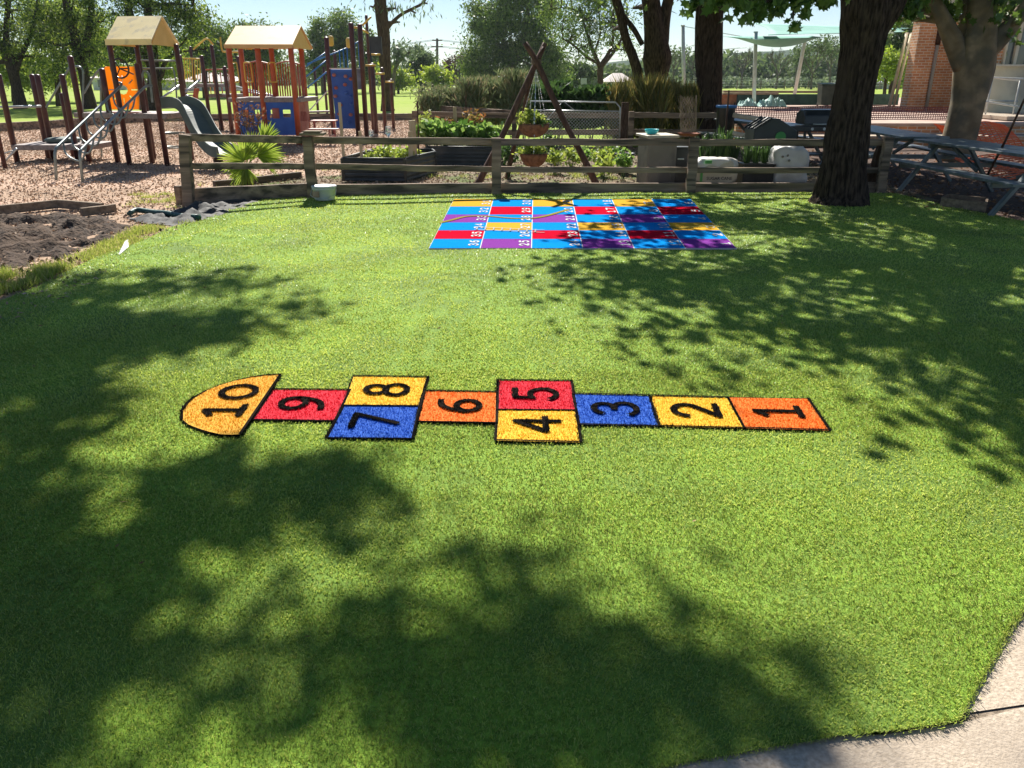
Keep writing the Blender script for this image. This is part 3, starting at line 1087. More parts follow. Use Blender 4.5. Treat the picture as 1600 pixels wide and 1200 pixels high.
for i in range(4):
    (x0, Y0, f0), (x1, Y1, f1) = FX[i], FX[i + 1]
    a0, a1 = RY['top'][i] + 4.5, RY['top'][i + 1] + 4.5
    p, q = AT(x0 - 4, a0, Y0 + .05), AT(x1 + 2, a1, Y1 + .05)
    MB().bar(p, q, .05, .095, jit=.006, n=9).build("top_rail", "rail_timber", fr_, bevel=.008)
    p, q = AT(x0 + 2, RY['mid'][i] + 1, Y0 + .05), AT(x1, RY['mid'][i + 1] + 1, Y1 + .05)
    MB().bar(p, q, .05, .082, jit=.006, n=9).build("middle_rail", "rail_timber", fr_, bevel=.008)
    p, q = AT(x0, RY['low'][i], Y0 + .10), AT(x1, RY['low'][i + 1], Y1 + .10)
    h0, h1 = p.z, q.z
    MB().bar((p.x, p.y, h0 / 2 - .03), (q.x, q.y, h1 / 2 - .03), .07, (h0 + h1) / 2 + .06, jit=.005, n=7).build("bottom_board", "rail_timber", fr_, bevel=.008)
e0, e1 = G(279, 318), G(292, 316)
MB().bar((e0.x, e0.y, .1), (e1.x + .05, e1.y + .15, .1), .1, .26).build("board_end", "rail_timber", fr_, bevel=.008)
# brace at the right-hand end post
bp_ = AT(1386, 222, 12.1)
MB().bar(bp_ + Vector((0, .1, 0)), (bp_.x - .12, 12.25, -.05), .13, .12, up=(0, 1, 0), jit=.01, n=4).build("brace", "bark_brown", fr_, bevel=.01)
# boards laid flat on two of the posts
c = AT(490, 213, 11.55)
b = MB().box((c.x, c.y - .03, c.z + .035), (.33, .22, .035)).box((c.x, c.y - .03, c.z + .068), (.24, .2, .02)).build("timber_board", "sleeper", None, bevel=.006)
tag(b, "small brown timber board lying flat on top of the second fence post from the left", "board")
c = AT(1077, 213, 12.0)
pl = MB().lathe((c.x - .02, c.y - .05, c.z + .005), [(.06, 0), (.12, .012), (.155, .04), (.165, .045), (.15, .04), (.11, .02), (.03, .014)], 28).build("plant_saucer", "terracotta", None, smooth=True)
tag(pl, "round terracotta plant saucer sitting on the fence post beside the trellis", "saucer")

# ---------------------------------------------------------------- bucket on the turf
c = G(508, 314)
bk = empty("bucket", (c.x, c.y, .02), "white lidded plastic bucket standing on the turf against the fence", "bucket")
m = MB().lathe((c.x, c.y, .02), [(.13, 0), (.135, .01), (.155, .14), (.165, .145), (.165, .16), (.155, .165)], 28)
m.build("pail", "bucket_white", bk, smooth=True)
MB().lathe((c.x, c.y, .186), [(.168, 0), (.172, .008), (.170, .022), (.155, .024), (.14, .018), (0.01, .016)], 28).build("lid", "bucket_white", bk, smooth=True)
m = MB().tube([(c.x - .165, c.y, .16), (c.x - .17, c.y - .1, .09), (c.x - .08, c.y - .18, .05), (c.x + .08, c.y - .18, .06), (c.x + .17, c.y - .09, .1), (c.x + .165, c.y, .16)], .005, 6)
m.build("wire_handle", "galv", bk, smooth=True)
MB().box((c.x - .08, c.y - .158, .11), (.09, .004, .08)).build("paper_label", "sandy", bk)

# ---------------------------------------------------------------- weed mat scraps and turf roll by the fence end
def crumple(name, poly, z0, amp, sc, mat_, label, cat, step=.05, seed=3, kind=None):
    P = np.array([tuple(G(*p))[:2] for p in poly])
    mn, mxx = P.min(0), P.max(0)
    nx, ny = int((mxx[0] - mn[0]) / step) + 1, int((mxx[1] - mn[1]) / step) + 1
    idx, vs, fs = {}, [], []
    cc = np.array([(mn[0] + (i + .5) * step, mn[1] + (j + .5) * step) for i in range(nx) for j in range(ny)])
    ins = inside(cc, P).reshape(nx, ny)
    def vid(i, j):
        if (i, j) not in idx:
            x, y = mn[0] + i * step, mn[1] + j * step
            d = float(edgedist(np.array([[x, y]]), P)[0])
            h = max(0, noise.fractal(Vector((x * sc, y * sc, seed)), 0.85, 2.1, 7) + .35) * amp * min(1, d * 4 + .15)
            idx[(i, j)] = len(vs)
            vs.append((x, y, z0 + h))
        return idx[(i, j)]
    for i in range(nx):
        for j in range(ny):
            if ins[i, j]:
                fs.append((vid(i, j), vid(i + 1, j), vid(i + 1, j + 1), vid(i, j + 1)))
    m = MB()
    m.add(vs, fs)
    o = m.build(name, mat_, None, smooth=True)
    return tag(o, label, cat, None, kind)
crumple("weed_mat", [(282, 326), (300, 318), (390, 312), (412, 313), (395, 322), (330, 341), (300, 348), (270, 352), (215, 347), (200, 340), (240, 338)], -.01, .10, 3.5, "weed_mat",
        "crumpled black weed mat fabric lying at the left end of the rail fence", "fabric", .035)
rl = [G(203, 337), G(215, 333), G(240, 335), G(262, 338), G(285, 341), G(312, 344)]
rl = [Vector((p.x, p.y, .03 + .01 * (i % 2))) for i, p in enumerate(rl)]
m = MB().tube(smooth_path(rl, 4), .035, 8, nz=.5, nf=3)
o = m.build("turf_offcut", "tarp_green", None, smooth=True)
tag(o, "rolled dark green strip of turf edging beside the black weed mat", "turf roll")
# lifted edge of the turf with its white backing
a, b_, c_ = G(170, 398), G(205, 384), G(222, 376)
m = MB()
m.add([(a.x + .1, a.y, .01), (b_.x - .08, b_.y + .05, .035), (c_.x - .12, c_.y - .05, .02), (b_.x + .05, b_.y - .16, .02), (a.x + .15, a.y - .1, .02)], [(0, 1, 4), (1, 3, 4), (1, 2, 3)])
o = m.build("turf_flap", "bucket_white", None, solid=.008)
tag(o, "lifted corner of the turf showing its white backing", "turf flap")

# ---------------------------------------------------------------- soil heap
crumple("soil_heap", [(-300, 352), (-120, 342), (20, 336), (100, 331), (160, 335), (205, 350), (200, 368), (150, 385), (85, 405), (55, 418), (0, 415), (-120, 430), (-330, 460)], -.03, .12, 3.2, "soil",
        "lumpy heap of dark dug soil beside the left edge of the turf", "soil heap", .045, 8)
crumple("soil_strip", [(-200, 510), (-60, 458), (0, 442), (40, 432), (80, 420), (96, 420), (60, 438), (0, 460), (-90, 512), (-150, 550)], -.02, .07, 4, "soil",
        "narrow strip of crumbly brown soil along the turf edge at the far left", "soil strip", .03, 5)
# stones and clods
V = []
m = MB()
for i in range(90):
    px, py = random.uniform(-40, 290), random.uniform(345, 450)
    p = G(px, py)
    if inside(np.array([[p.x, p.y]]), TURF)[0]: continue
    r = random.uniform(.012, .04)
    z = random.uniform(0, .02)
    vs = [Vector((p.x, p.y, z)) + Vector(d) * r * random.uniform(.6, 1.2) for d in ((1, 0, 0), (-1, 0, 0), (0, 1, 0), (0, -1, 0), (0, 0, 1), (0, 0, -1))]
    m.add(vs, [(0, 2, 4), (2, 1, 4), (1, 3, 4), (3, 0, 4), (2, 0, 5), (1, 2, 5), (3, 1, 5), (0, 3, 5)])
o = m.build("clods", "soil")
tag(o, "loose clods of dark soil scattered beside the turf", "clods", None, 'stuff')

# timber planks framing the soil
def plank(px0, py0, px1, py1, w_, h_, label, z=.0):
    a, b = G(px0, py0), G(px1, py1)
    o = MB().bar((a.x, a.y, z + h_ / 2), (b.x, b.y, z + h_ / 2), w_, h_, jit=.003, n=4).build("timber_plank", "sleeper", None, bevel=.006)
    tag(o, label, "plank")
plank(-90, 345, 92, 325, .06, .11, "long weathered plank on edge behind the soil heap, left one")
plank(92, 325, 162, 331, .06, .11, "short weathered plank on edge meeting the long one at a corner")
plank(128, 338, 181, 331, .07, .10, "stubby brown plank end lying in front of the short plank")

# weeds and grass tufts
def tufts(name, poly, n, per, h, w_, mat_, label, zf=None, g=rng, spread=.05):
    P = np.array([tuple(G(*p))[:2] for p in poly])
    c = np.stack([g.uniform(P[:, 0].min(), P[:, 0].max(), n * 3), g.uniform(P[:, 1].min(), P[:, 1].max(), n * 3)], 1)
    c = c[inside(c, P)][:n]
    c = c[~inside(c, TURF)]
    nn_ = np.array([noise.noise(Vector((a_ * 2.6, b_ * 2.6, 1.7))) for a_, b_ in c])
    c = c[nn_ > -.12]
    if not len(c): return None
    q = np.repeat(c, per, axis=0) + g.normal(size=(len(c) * per, 2)) * spread
    z = np.zeros(len(q)) if zf is None else zf(q)
    V = blades(q, z, h, w_, lean=.85, g=g, bend=False)
    o = npobj(name, V, 3, MATS[mat_])
    return tag(o, label, "grass", None, 'stuff')
tufts("grass_tufts", [(-150, 450), (0, 428), (50, 412), (110, 405), (105, 420), (60, 440), (0, 458), (-120, 490)], 420, 40, .075, .008, "weed", "yellow green grass growing beside the turf at the far left")
tufts("grass_tufts", [(95, 412), (150, 385), (205, 362), (215, 350), (300, 346), (290, 350), (230, 372), (200, 384), (110, 422)], 420, 26, .04, .007, "weed", "thin yellowing grass between the soil heap and the turf")
tufts("grass_tufts", [(200, 330), (210, 305), (285, 300), (285, 320), (250, 330)], 40, 40, .05, .007, "weed", "sparse weeds in the mulch left of the fence end")
tufts("grass_tufts", [(330, 318), (300, 285), (420, 272), (640, 275), (900, 285), (980, 285), (980, 275), (640, 262), (440, 262)], 130, 30, .07, .008, "weed", "weeds growing along the garden side of the fence")

# leaf litter and chips of bark
def chips(name, poly, n, size, mat_, label, z=-.01, z2=.03, g=rng):
    P = np.array([tuple(p)[:2] for p in poly])
    c = np.stack([g.uniform(P[:, 0].min(), P[:, 0].max(), n), g.uniform(P[:, 1].min(), P[:, 1].max(), n)], 1)
    c = c[inside(c, P)]
    C = np.concatenate([c, g.uniform(z, z2, (len(c), 1))], 1)
    V = leaf_quads(C, size, .5, g, flat=.55)
    V[:, :, 2] = np.maximum(V[:, :, 2], z - .003)
    return tag(npobj(name, V, 4, MATS[mat_]), label, "mulch", None, 'stuff')
chips("bark_chips", MULCH, 230000, .040, "chip", "loose chips of bark mulch on the playground floor", -.018, .012)
chips("bark_chips", [(-4.2, 11.8), (-1.2, 16), (-1.2, 20), (6.0, 20), (6.0, 11.9)], 16000, .05, "chip", "twigs and bark litter on the garden soil", -.014, .01)
chips("leaf_litter", [(4.4, 11.2), (5.4, 12.4), (5.4, 20), (11, 18), (9, 8), (6.5, 9)], 5000, .06, "dry_leaf", "dry leaves scattered on the dirt under the picnic tables", -.016, .0)

# a few dry leaves and clippings on the turf
g = np.random.default_rng(77)
C = np.stack([g.uniform(-3.5, 4.5, 170), 1.5 + 9.5 * g.random(170), np.zeros(170)], 1)
C[:, 2] = turf_z(C[:, :2]) + .014
o = npobj("fallen_leaves", leaf_quads(C, .028, .3, g, flat=.8), 4, MATS["dry_leaf"])
tag(o, "tiny dry leaf scraps scattered over the turf", "leaves", None, 'stuff')
# ---------------------------------------------------------------- garden edging timbers
a, b = G(335, 292), G(470, 277)
o = MB().bar((a.x, a.y, .04), (b.x, b.y, .04), .08, .1, jit=.004, n=4).build("edging_timber", "old_timber", None, bevel=.006)
tag(o, "low timber edging lying behind the palm", "edging")
# ---------------------------------------------------------------- fan palm
def fan(mb, c, R_, axis, spread, n, tilt, w_=.03):
    """fan of pointed leaflets around c; axis: centre direction angle (in the x-z plane), tilt: towards viewer"""
    for i in range(n):
        a = axis + spread * (i / (n - 1) - .5)
        L_ = R_ * random.uniform(.82, 1.05) * (1 - .25 * abs(i / (n - 1) - .5))
        d = Vector((cos(a), -tilt + random.uniform(-.12, .12), sin(a))).normalized()
        s_ = Vector((-sin(a), 0, cos(a)))
        p = [c, c + d * L_ * .35, c + d * L_ * .75 + Vector((0, 0, -.01)), c + d * L_ + Vector((0, 0, -.05 * L_))]
        ws = [.004, w_, w_ * .75, .001]
        vs = []
        for q, ww in zip(p, ws):
            vs += [q - s_ * ww / 2, q + Vector((0, .012 if ww > .01 else 0, 0)), q + s_ * ww / 2]
        fs = []
        for k in range(3):
            fs += [(3 * k, 3 * k + 1, 3 * k + 4, 3 * k + 3), (3 * k + 1, 3 * k + 2, 3 * k + 5, 3 * k + 4)]
        mb.add(vs, fs)
pc = AT(386, 290, 12.45)
pr = empty("fan_palm", (pc.x, pc.y, 0), "young bright green fan palm with spiky leaves behind the fence", "palm")
MB().tube([(pc.x, pc.y, -.02), (pc.x, pc.y, .14), (pc.x + .01, pc.y, .32)], [.075, .09, .05], 10, nz=.5, nf=3).build("stem", "bark_brown", pr, smooth=True)
for (cx, cy, R_, ax, sp, n_, tl) in ((381, 251, .42, 125, 215, 34, .25), (402, 244, .50, 12, 110, 26, .15), (412, 222, .36, 62, 80, 15, -.1), (384, 262, .36, 250, 150, 22, .5), (392, 238, .40, 88, 100, 16, -.5)):
    c = AT(cx, cy, 12.4)
    m = MB()
    m.tube([(pc.x, pc.y, .28), ((pc.x + c.x) / 2, 12.42, (.34 + c.z) / 2), c], .008, 5)
    fan(m, c, R_, R(ax), R(sp), n_, tl)
    m.build("frond", "palm", pr)

# ---------------------------------------------------------------- raised beds
def corr_bed(name, label, pts, h, group=None):
    """corrugated steel bed: pts = ground outline (ccw), h height"""
    root = empty(name, (sum(p[0] for p in pts) / len(pts), sum(p[1] for p in pts) / len(pts), 0), label, "garden bed", group)
    m = MB()
    n = len(pts)
    rows = 22
    cen = Vector((sum(p[0] for p in pts) / n, sum(p[1] for p in pts) / n))
    ring = []
    for k in range(rows + 1):
        z = h * k / rows
        o_ = .012 * sin(k / rows * 2 * pi * 5)
        for p in pts:
            v = Vector((p[0], p[1])) - cen
            L_ = v.length
            v = v * ((L_ + o_) / L_) + cen
            ring.append((v.x, v.y, z))
    fs = []
    for k in range(rows):
        for i in range(n):
            j = (i + 1) % n
            fs.append((k * n + i, k * n + j, (k + 1) * n + j, (k + 1) * n + i))
    m.add(ring, fs)
    m.build("steel_wall", "bed_steel", root)
    m = MB()
    for i in range(n):
        j = (i + 1) % n
        m.tube([(pts[i][0], pts[i][1], h), (pts[j][0], pts[j][1], h)], .014, 6)
    m.build("rim", "bed_steel", root, smooth=True)
    for p in pts:
        MB().bar((p[0], p[1] - .018, 0), (p[0], p[1] - .018, h * .99), .05, .012, up=(0, 1, 0)).build("corner_strip", "black_plastic", root)
    MB().poly([(p[0], p[1], h - .05) for p in pts]).build("soil", "garden_soil", root)
    return root
a, b, c, d = G(537, 283), G(634, 284), G(681, 270), G(590, 268)
hb = HZ(247, a.y)
corr_bed("raised_bed", "dark corrugated steel garden bed just behind the fence, near the bucket", [(a.x, a.y), (b.x, b.y), (c.x, c.y), (c.x - .1, c.y + .5), (d.x - .1, d.y + .35)], hb, "corrugated garden beds")
a2, b2 = G(668, 258), G(775, 259)
hb2 = HZ(229, a2.y)
corr_bed("raised_bed", "taller dark corrugated garden bed full of broad-leaved greens", [(a2.x, a2.y), (b2.x, b2.y), (b2.x + .1, b2.y + 1.1), (a2.x - .1, a2.y + 1.1)], hb2, "corrugated garden beds")

ORD = ['first', 'second', 'third', 'fourth', 'fifth', 'sixth', 'seventh', 'eighth', 'ninth', 'tenth']
def plant(name, label, cat, base, blobs, mat_, nleaf, size, asp=.5, cr=.06, ncl=14, stems=6, group=None, lobed=False, droop=0, seed=5, stemmat="leaf_dark"):
    g = np.random.default_rng(seed)
    random.seed(seed)
    root = empty(name, base, label, cat, group)
    CC, LC = clumps(blobs, ncl, nleaf, cr, g, .3)
    LC[:, 2] = np.maximum(LC[:, 2], base[2] + .01)
    m = MB()
    for c in CC[:: max(1, len(CC) // stems)]:
        limb(m, (base[0] + random.uniform(-.03, .03), base[1], base[2]), c, .006, .003, 4, n=3)
    m.build("stem", stemmat, root)
    npobj("foliage", leaf_quads(LC, size, asp, g, droop), 4, MATS[mat_], root)
    return root
def blob(px, py, Y, rx, ry, rz=None):
    c = AT(px, py, Y)
    k = pxm(Y, c.z)
    return (c.x, c.y, c.z, rx * k, (rz if rz else (rx + ry) / 2) * k, ry * k)
# vegetables in bed 1: separate plants
for i, (px, py, r) in enumerate([(578, 243, 10), (597, 237, 12), (615, 241, 11), (631, 238, 10), (606, 248, 9), (646, 242, 8)]):
    c = AT(px, py, 13.9 + (i % 3) * .25)
    plant("vegetable_plant", ["leafy young plant at the left end of the nearer bed", "tallest leafy young plant in the nearer bed, second from its left end", "leafy young plant in the middle of the nearer bed", "leafy young plant left of the wide pale stake", "low leafy plant at the front of the nearer bed", "leafy young plant right behind the wide pale stake"][i], "plant", (c.x, c.y, hb - .05), [blob(px, py, c.y, r, r * .8)], "leaf_yellowgreen", 170, .075, .55, .05, 8, 5, "young plants in the nearer garden bed", seed=20 + i)
# broad-leaved greens in bed 2
for i in range(9):
    px = 668 + i * 12.5
    py = 205 + (i * 37 % 9) - 2
    Y = 16.2 + (i * 53 % 10) * .09
    c = AT(px, py, Y)
    plant("leafy_green", "broad-leaved bright green plant, " + ORD[i] + " from the left in the taller garden bed", "plant", (c.x, Y, hb2 - .05), [blob(px, py, Y, 13, 13)], "leaf_bright", 260, .15, .6, .08, 9, 6, "broad-leaved greens in the taller garden bed", seed=40 + i)
c = AT(738, 190, 16.8)
plant("bronze_plant", "reddish bronze leaved plant rising above the greens in the taller bed", "plant", (c.x, c.y, hb2 - .05), [blob(738, 186, 16.8, 10, 11)], "leaf_red", 110, .12, .3, .08, 8, 5, seed=60)
c = AT(703, 193, 16.9)
plant("bronze_plant", "small orange leaved plant at the back of the taller bed", "plant", (c.x, c.y, hb2 - .05), [blob(702, 192, 16.9, 7, 6)], "leaf_red", 70, .1, .4, .06, 5, 4, seed=61)
c = AT(665, 185, 17.2)
plant("herb_plant", "pale yellow green herb at the left end of the taller bed", "plant", (c.x, c.y, hb2 - .2), [blob(664, 188, 17.2, 13, 8)], "leaf_yellowgreen", 260, .05, .4, .06, 8, 5, seed=62)
# low plants on the garden floor
low = [(795, 240, 13.8, 16, 18, "leaf_dark"), (868, 245, 14.6, 14, 9, "leaf_yellowgreen"), (893, 243, 15.2, 13, 9, "leaf_yellowgreen"), (915, 240, 14.6, 12, 11, "leaf_bright"), (940, 245, 14.2, 13, 10, "leaf_yellowgreen"),
       (958, 240, 15.2, 12, 9, "leaf_bright"), (975, 250, 13.6, 13, 11, "leaf_bright"), (862, 222, 16.6, 9, 6, "leaf_dark"), (945, 262, 13.2, 11, 6, "leaf_yellowgreen")]
for i, (px, py, Y, rx, ry, mt) in enumerate(low):
    b = blob(px, py, Y, rx, ry)
    plant("garden_plant", ["dark green plant beside the tripod's left pole", "pale green plant just right of the hanging baskets", "pale green plant between the baskets and the tripod's right pole", "bright green plant behind the tripod's right pole", "pale plant just right of the tripod's right pole", "bright plant behind the black pot", "bright plant touching the grey cabinet", "small dark plant behind the lower hanging basket", "low pale plant near the bottom board left of the cabinet"][i], "plant", (b[0], Y, -.02), [b], mt, 230, .085, .5, .06, 10, 6, "low plants on the garden floor", seed=70 + i)

# stakes
def stake(px, top, bot, Y, w_, label, mat_="pine_stake"):
    t, b = AT(px, top, Y), AT(px, bot, Y)
    o = MB().bar((b.x, Y, max(b.z, 0)), (b.x + random.uniform(-.01, .01), Y, t.z), w_, w_ * .6, up=(0, 1, 0), jit=.002, n=3).build("garden_stake", mat_, None)
    tag(o, label, "stake", "timber stakes in the garden")
stake(565, 205, 246, 13.6, .05, "short pale timber stake in the nearer bed, left of the wide one")
stake(572, 187, 250, 13.7, .115, "wide pale timber stake in the nearer bed with plants behind") if False else None
stake(642, 205, 248, 13.75, .075, "shorter pale stake beside the wide one in the nearer bed")
stake(647, 188, 248, 13.95, .105, "wide pale timber stake at the right end of the nearer bed")
stake(712, 167, 208, 17.0, .07, "pale timber stake behind the greens in the taller bed")
stake(537, 160, 245, 13.5, .045, "slim tan stake at the left corner of the nearer bed")
stake(655, 158, 250, 13.9, .022, "thin brown rod standing by the wide pale stake", "dark_pole")
stake(729, 150, 200, 17.1, .018, "thin brown rod beside the bronze plant", "dark_pole")
for i, (px, top, bot, lab) in enumerate([(607, 197, 213, "clear plastic bottle upturned over a stick in the nearer bed"), (580, 203, 214, "smaller clear bottle upturned on a stick, left of the other bottle")]):
    c = AT(px, bot, 13.9)
    h_ = HZ(top, 13.9) - c.z
    r_ = .045 if i == 0 else .036
    bt = empty("plastic_bottle", (c.x, c.y, c.z - .18), lab, "bottle")
    MB().lathe(c, [(.012, -.02), (.014, .0), (r_, .04), (r_, h_ * .5), (r_ * .9, h_ * .55), (r_, h_ * .6), (r_, h_ - .01), (r_ * .7, h_)], 14).build("shell", "clear_plastic", bt, smooth=True)
    MB().tube([(c.x, c.y, c.z - .25), (c.x, c.y, c.z + .02)], .006, 5).build("stick", "dark_pole", bt)

# ---------------------------------------------------------------- tripod with two hanging baskets
AP = AT(838, 97, 12.85)
tr_ = empty("tripod", (AP.x, AP.y, 0), "tall tripod of dark rough poles lashed at the top, standing in the garden", "tripod")
f1, f2, f3 = AT(741, 290, 12.45), AT(935, 291, 12.5), AT(792, 262, 13.9)
f1.z = f2.z = f3.z = -.02
for f, tipx, tipy, dY, r0 in ((f1, 852, 67, .06, .052), (f2, 820, 67, -.06, .052), (f3, 850, 74, .0, .04)):
    tip = AT(tipx, tipy, 12.85 + dY)
    cr_ = Vector((AP.x, AP.y + dY, AP.z))
    pts = [f]
    for t in (.25, .5, .75):
        q = f.lerp(cr_, t)
        k = .035 * sin(t * pi)
        pts.append(q + Vector((random.uniform(-.02, .02) + (k if f is f1 else -k * .3), 0, 0)))
    pts += [cr_, tip]
    MB().tube(smooth_path(pts, 4), [r0 * (1 - .25 * i / 20) for i in range(21)], 9, nz=.45, nf=3).build("pole", "dark_pole", tr_, smooth=True)
m = MB()
for k in range(5):
    m.lathe((AP.x, AP.y, AP.z - .03 + k * .014), [(.075, 0), (.083, .006), (.075, .012)], 12)
m.build("lashing", "rail_timber", tr_, smooth=True)
def basket(px, rimy, boty, rx, label, lush, seed):
    c = AT(px, rimy, 12.85)
    bo = AT(px, boty, 12.85)
    r_ = rx * pxm(12.85, c.z)
    d = c.z - bo.z
    root = empty("hanging_basket", (c.x, c.y, bo.z), label, "basket", "hanging baskets in the tripod")
    prof = [(r_ * sin(a) * 1.0 + .005, -d * cos(a)) for a in [i / 8 * pi / 2 for i in range(9)]] + [(r_ * .92, .0), (r_ * .5, -.03), (.01, -.03)]
    MB().lathe(c, prof, 22, sy=.9).build("liner", "coir", root, smooth=True)
    m = MB()
    for k in range(3):
        a = 2 * pi * k / 3 + .5
        p = c + Vector((cos(a) * r_, sin(a) * r_ * .9, 0))
        q = Vector((AP.x, AP.y, AP.z - .1))
        n_ = int((q - p).length / .03)
        for i in range(n_):
            u0, u1 = p.lerp(q, i / n_), p.lerp(q, (i + .8) / n_)
            m.bar(u0, u1, .010 if i % 2 else .004, .004 if i % 2 else .010, up=(0, 1, 0))
    m.build("chain", "chain", root)
    m = MB()
    for k in range(16):
        a0, a1 = 2 * pi * k / 16, 2 * pi * (k + 1) / 16
        m.tube([c + Vector((cos(a0) * r_ * 1.02, sin(a0) * r_ * .92, .004)), c + Vector((cos(a1) * r_ * 1.02, sin(a1) * r_ * .92, .004))], .006, 5, caps=False)
    m.build("wire_rim", "dark_pole", root)
    g = np.random.default_rng(seed)
    bl = [(c.x - r_ * .25, c.y, c.z + lush * .35, r_ * .85, r_ * .7, lush * .5), (c.x + r_ * .5, c.y, c.z + lush * .3, r_ * .45, r_ * .5, lush * .5)]
    CC, LC = clumps(bl, 24, 900, .035, g, .3)
    npobj("plants", leaf_quads(LC, .055, .4, g), 4, MATS["leaf_yellowgreen"], root)
    CC, LC = clumps([(c.x + r_ * .35, c.y, c.z + .03, r_ * .7, r_ * .7, .08)], 10, 160, .04, g, .3)
    npobj("herbs", leaf_quads(LC, .06, .5, g), 4, MATS["leaf_dark"], root)
basket(834, 194, 215, 24, "upper coir hanging basket overflowing with pale green seedlings", .27, 3)
basket(834, 240, 262, 21, "lower rounded coir hanging basket with a small green plant", .13, 4)

# ---------------------------------------------------------------- back fence of the garden, gate
bf = empty("garden_fence", AT(900, 215, 19.3), "low timber rail fence along the far side of the vegetable garden", "fence")
Yb = 19.3
for px, top, w_ in ((648, 173, .13), (803, 178, .10), (977, 160, .16), (987, 174, .12), (1144, 178, .13)):
    t = AT(px, top, Yb)
    MB().bar((t.x, Yb, -.05), (t.x, Yb, t.z), w_, .11, up=(0, 1, 0), jit=.005, n=4).build("post", "rail_timber" if px != 977 else "bark_brown", bf, bevel=.006)
for x0, x1, y0, y1 in ((648, 800, 175, 178), (800, 975, 178, 177), (987, 1144, 177, 177)):
    for dy, nm in ((3, "top_rail"), (29, "lower_rail")):
        MB().bar(AT(x0, y0 + dy, Yb + .06), AT(x1, y1 + dy, Yb + .06), .05, .12, jit=.006, n=6).build(nm, "rail_timber", bf, bevel=.006)
MB().bar(AT(676, 169, 20.6), AT(800, 176, 19.9), .12, .12, jit=.006, n=4).build("loose_rail", "rail_timber", bf, bevel=.006)
gt = empty("wire_gate", AT(900, 215, 19.0), "grey tubular gate filled with chain mesh in the back garden fence", "gate")
Yg = 19.0
GC = [AT(829, 215, Yg), AT(829, 158, Yg), AT(962, 160, Yg), AT(969, 168, Yg), AT(968, 215, Yg)]
for q in GC: q.z = max(q.z, .05)
MB().tube(GC, .018, 8).build("frame", "galv", gt, smooth=True)
MB().tube([AT(829, 172, Yg), AT(969, 174, Yg)], .014, 6).build("crossbar", "galv", gt, smooth=True)
MB().tube([AT(829, 215, Yg), AT(880, 158, Yg)], .009, 6).tube([AT(880, 158, Yg), AT(900, 174, Yg)], .009, 6).build("brace", "galv", gt, smooth=True)
m = MB()
x0_, x1_, z0_, z1_ = GC[0].x, GC[4].x, .06, HZ(174, Yg)
H_ = z1_ - z0_
s_ = -H_
while s_ < (x1_ - x0_):
    for sg in (1, -1):
        a = max(0, s_); b = min(x1_ - x0_, s_ + H_)
        if b > a:
            za, zb = (a - s_), (b - s_)
            if sg < 0: za, zb = H_ - za, H_ - zb
            m.bar((x0_ + a, Yg, z0_ + za), (x0_ + b, Yg, z0_ + zb), .005, .005, up=(0, 1, 0))
    s_ += .075
m.build("chain_mesh", "galv", gt)

# ---------------------------------------------------------------- cabinet with bowl
cA = AT(1006, 286, 12.75); cB = AT(1051, 286, 12.75)
hc = HZ(216, 12.75)
cx, wx = (cA.x + cB.x) / 2 + .0, cB.x - cA.x
cab = empty("cabinet", (cx, 13.0, 0), "plain grey metal cabinet standing behind the fence with a pale lid", "cabinet")
MB().box((cx, 13.05, hc / 2), (wx, .55, hc), rz=.16).build("body", "cabinet_grey", cab, bevel=.008)
MB().box((cx - .01, 13.05, hc + .022), (wx + .06, .62, .04), rz=.16).build("lid", "bag_tan", cab, bevel=.008)
MB().box((cx, 12.755, hc * .5), (wx * .86, .012, hc * .86), rz=.0).build("door", "cabinet_grey", cab, bevel=.004)
c = AT(1018, 209, 13.0)
bw = MB().lathe((c.x, 13.0, hc + .044), [(.05, 0), (.085, .01), (.105, .05), (.11, .075), (.103, .072), (.08, .02), (.01, .012)], 24).build("bowl", "aqua", None, smooth=True)
tag(bw, "bright aqua plastic bowl sitting on the grey cabinet", "bowl")
c = AT(976, 242, 14.6)
o = empty("plant_pot", (c.x, c.y, 0), "round black plastic pot on the ground left of the cabinet", "pot")
MB().lathe((c.x, c.y, 0), [(.12, 0), (.16, .3), (.175, .3), (.18, .34), (.165, .34), (.15, .28), (.01, .28)], 22).build("wall", "black_plastic", o, smooth=True)
MB().lathe((c.x, c.y, .285), [(.15, 0), (.01, .01)], 16).build("soil", "soil", o)
c = AT(1063, 262, 12.9)
o = empty("storage_crate", (c.x, c.y, 0), "black plastic crate between the grey cabinet and the fence post", "crate")
hh = HZ(232, 12.9)
MB().box((c.x, c.y + .15, hh / 2), (.24, .35, hh)).build("body", "black_plastic", o, bevel=.015)
MB().box((c.x, c.y + .15, hh + .01), (.27, .38, .03)).build("rim", "black_plastic", o, bevel=.006)
MB().box((c.x - .01, c.y - .035, hh * .72), (.10, .012, .02)).build("handle", "galv", o, bevel=.003)

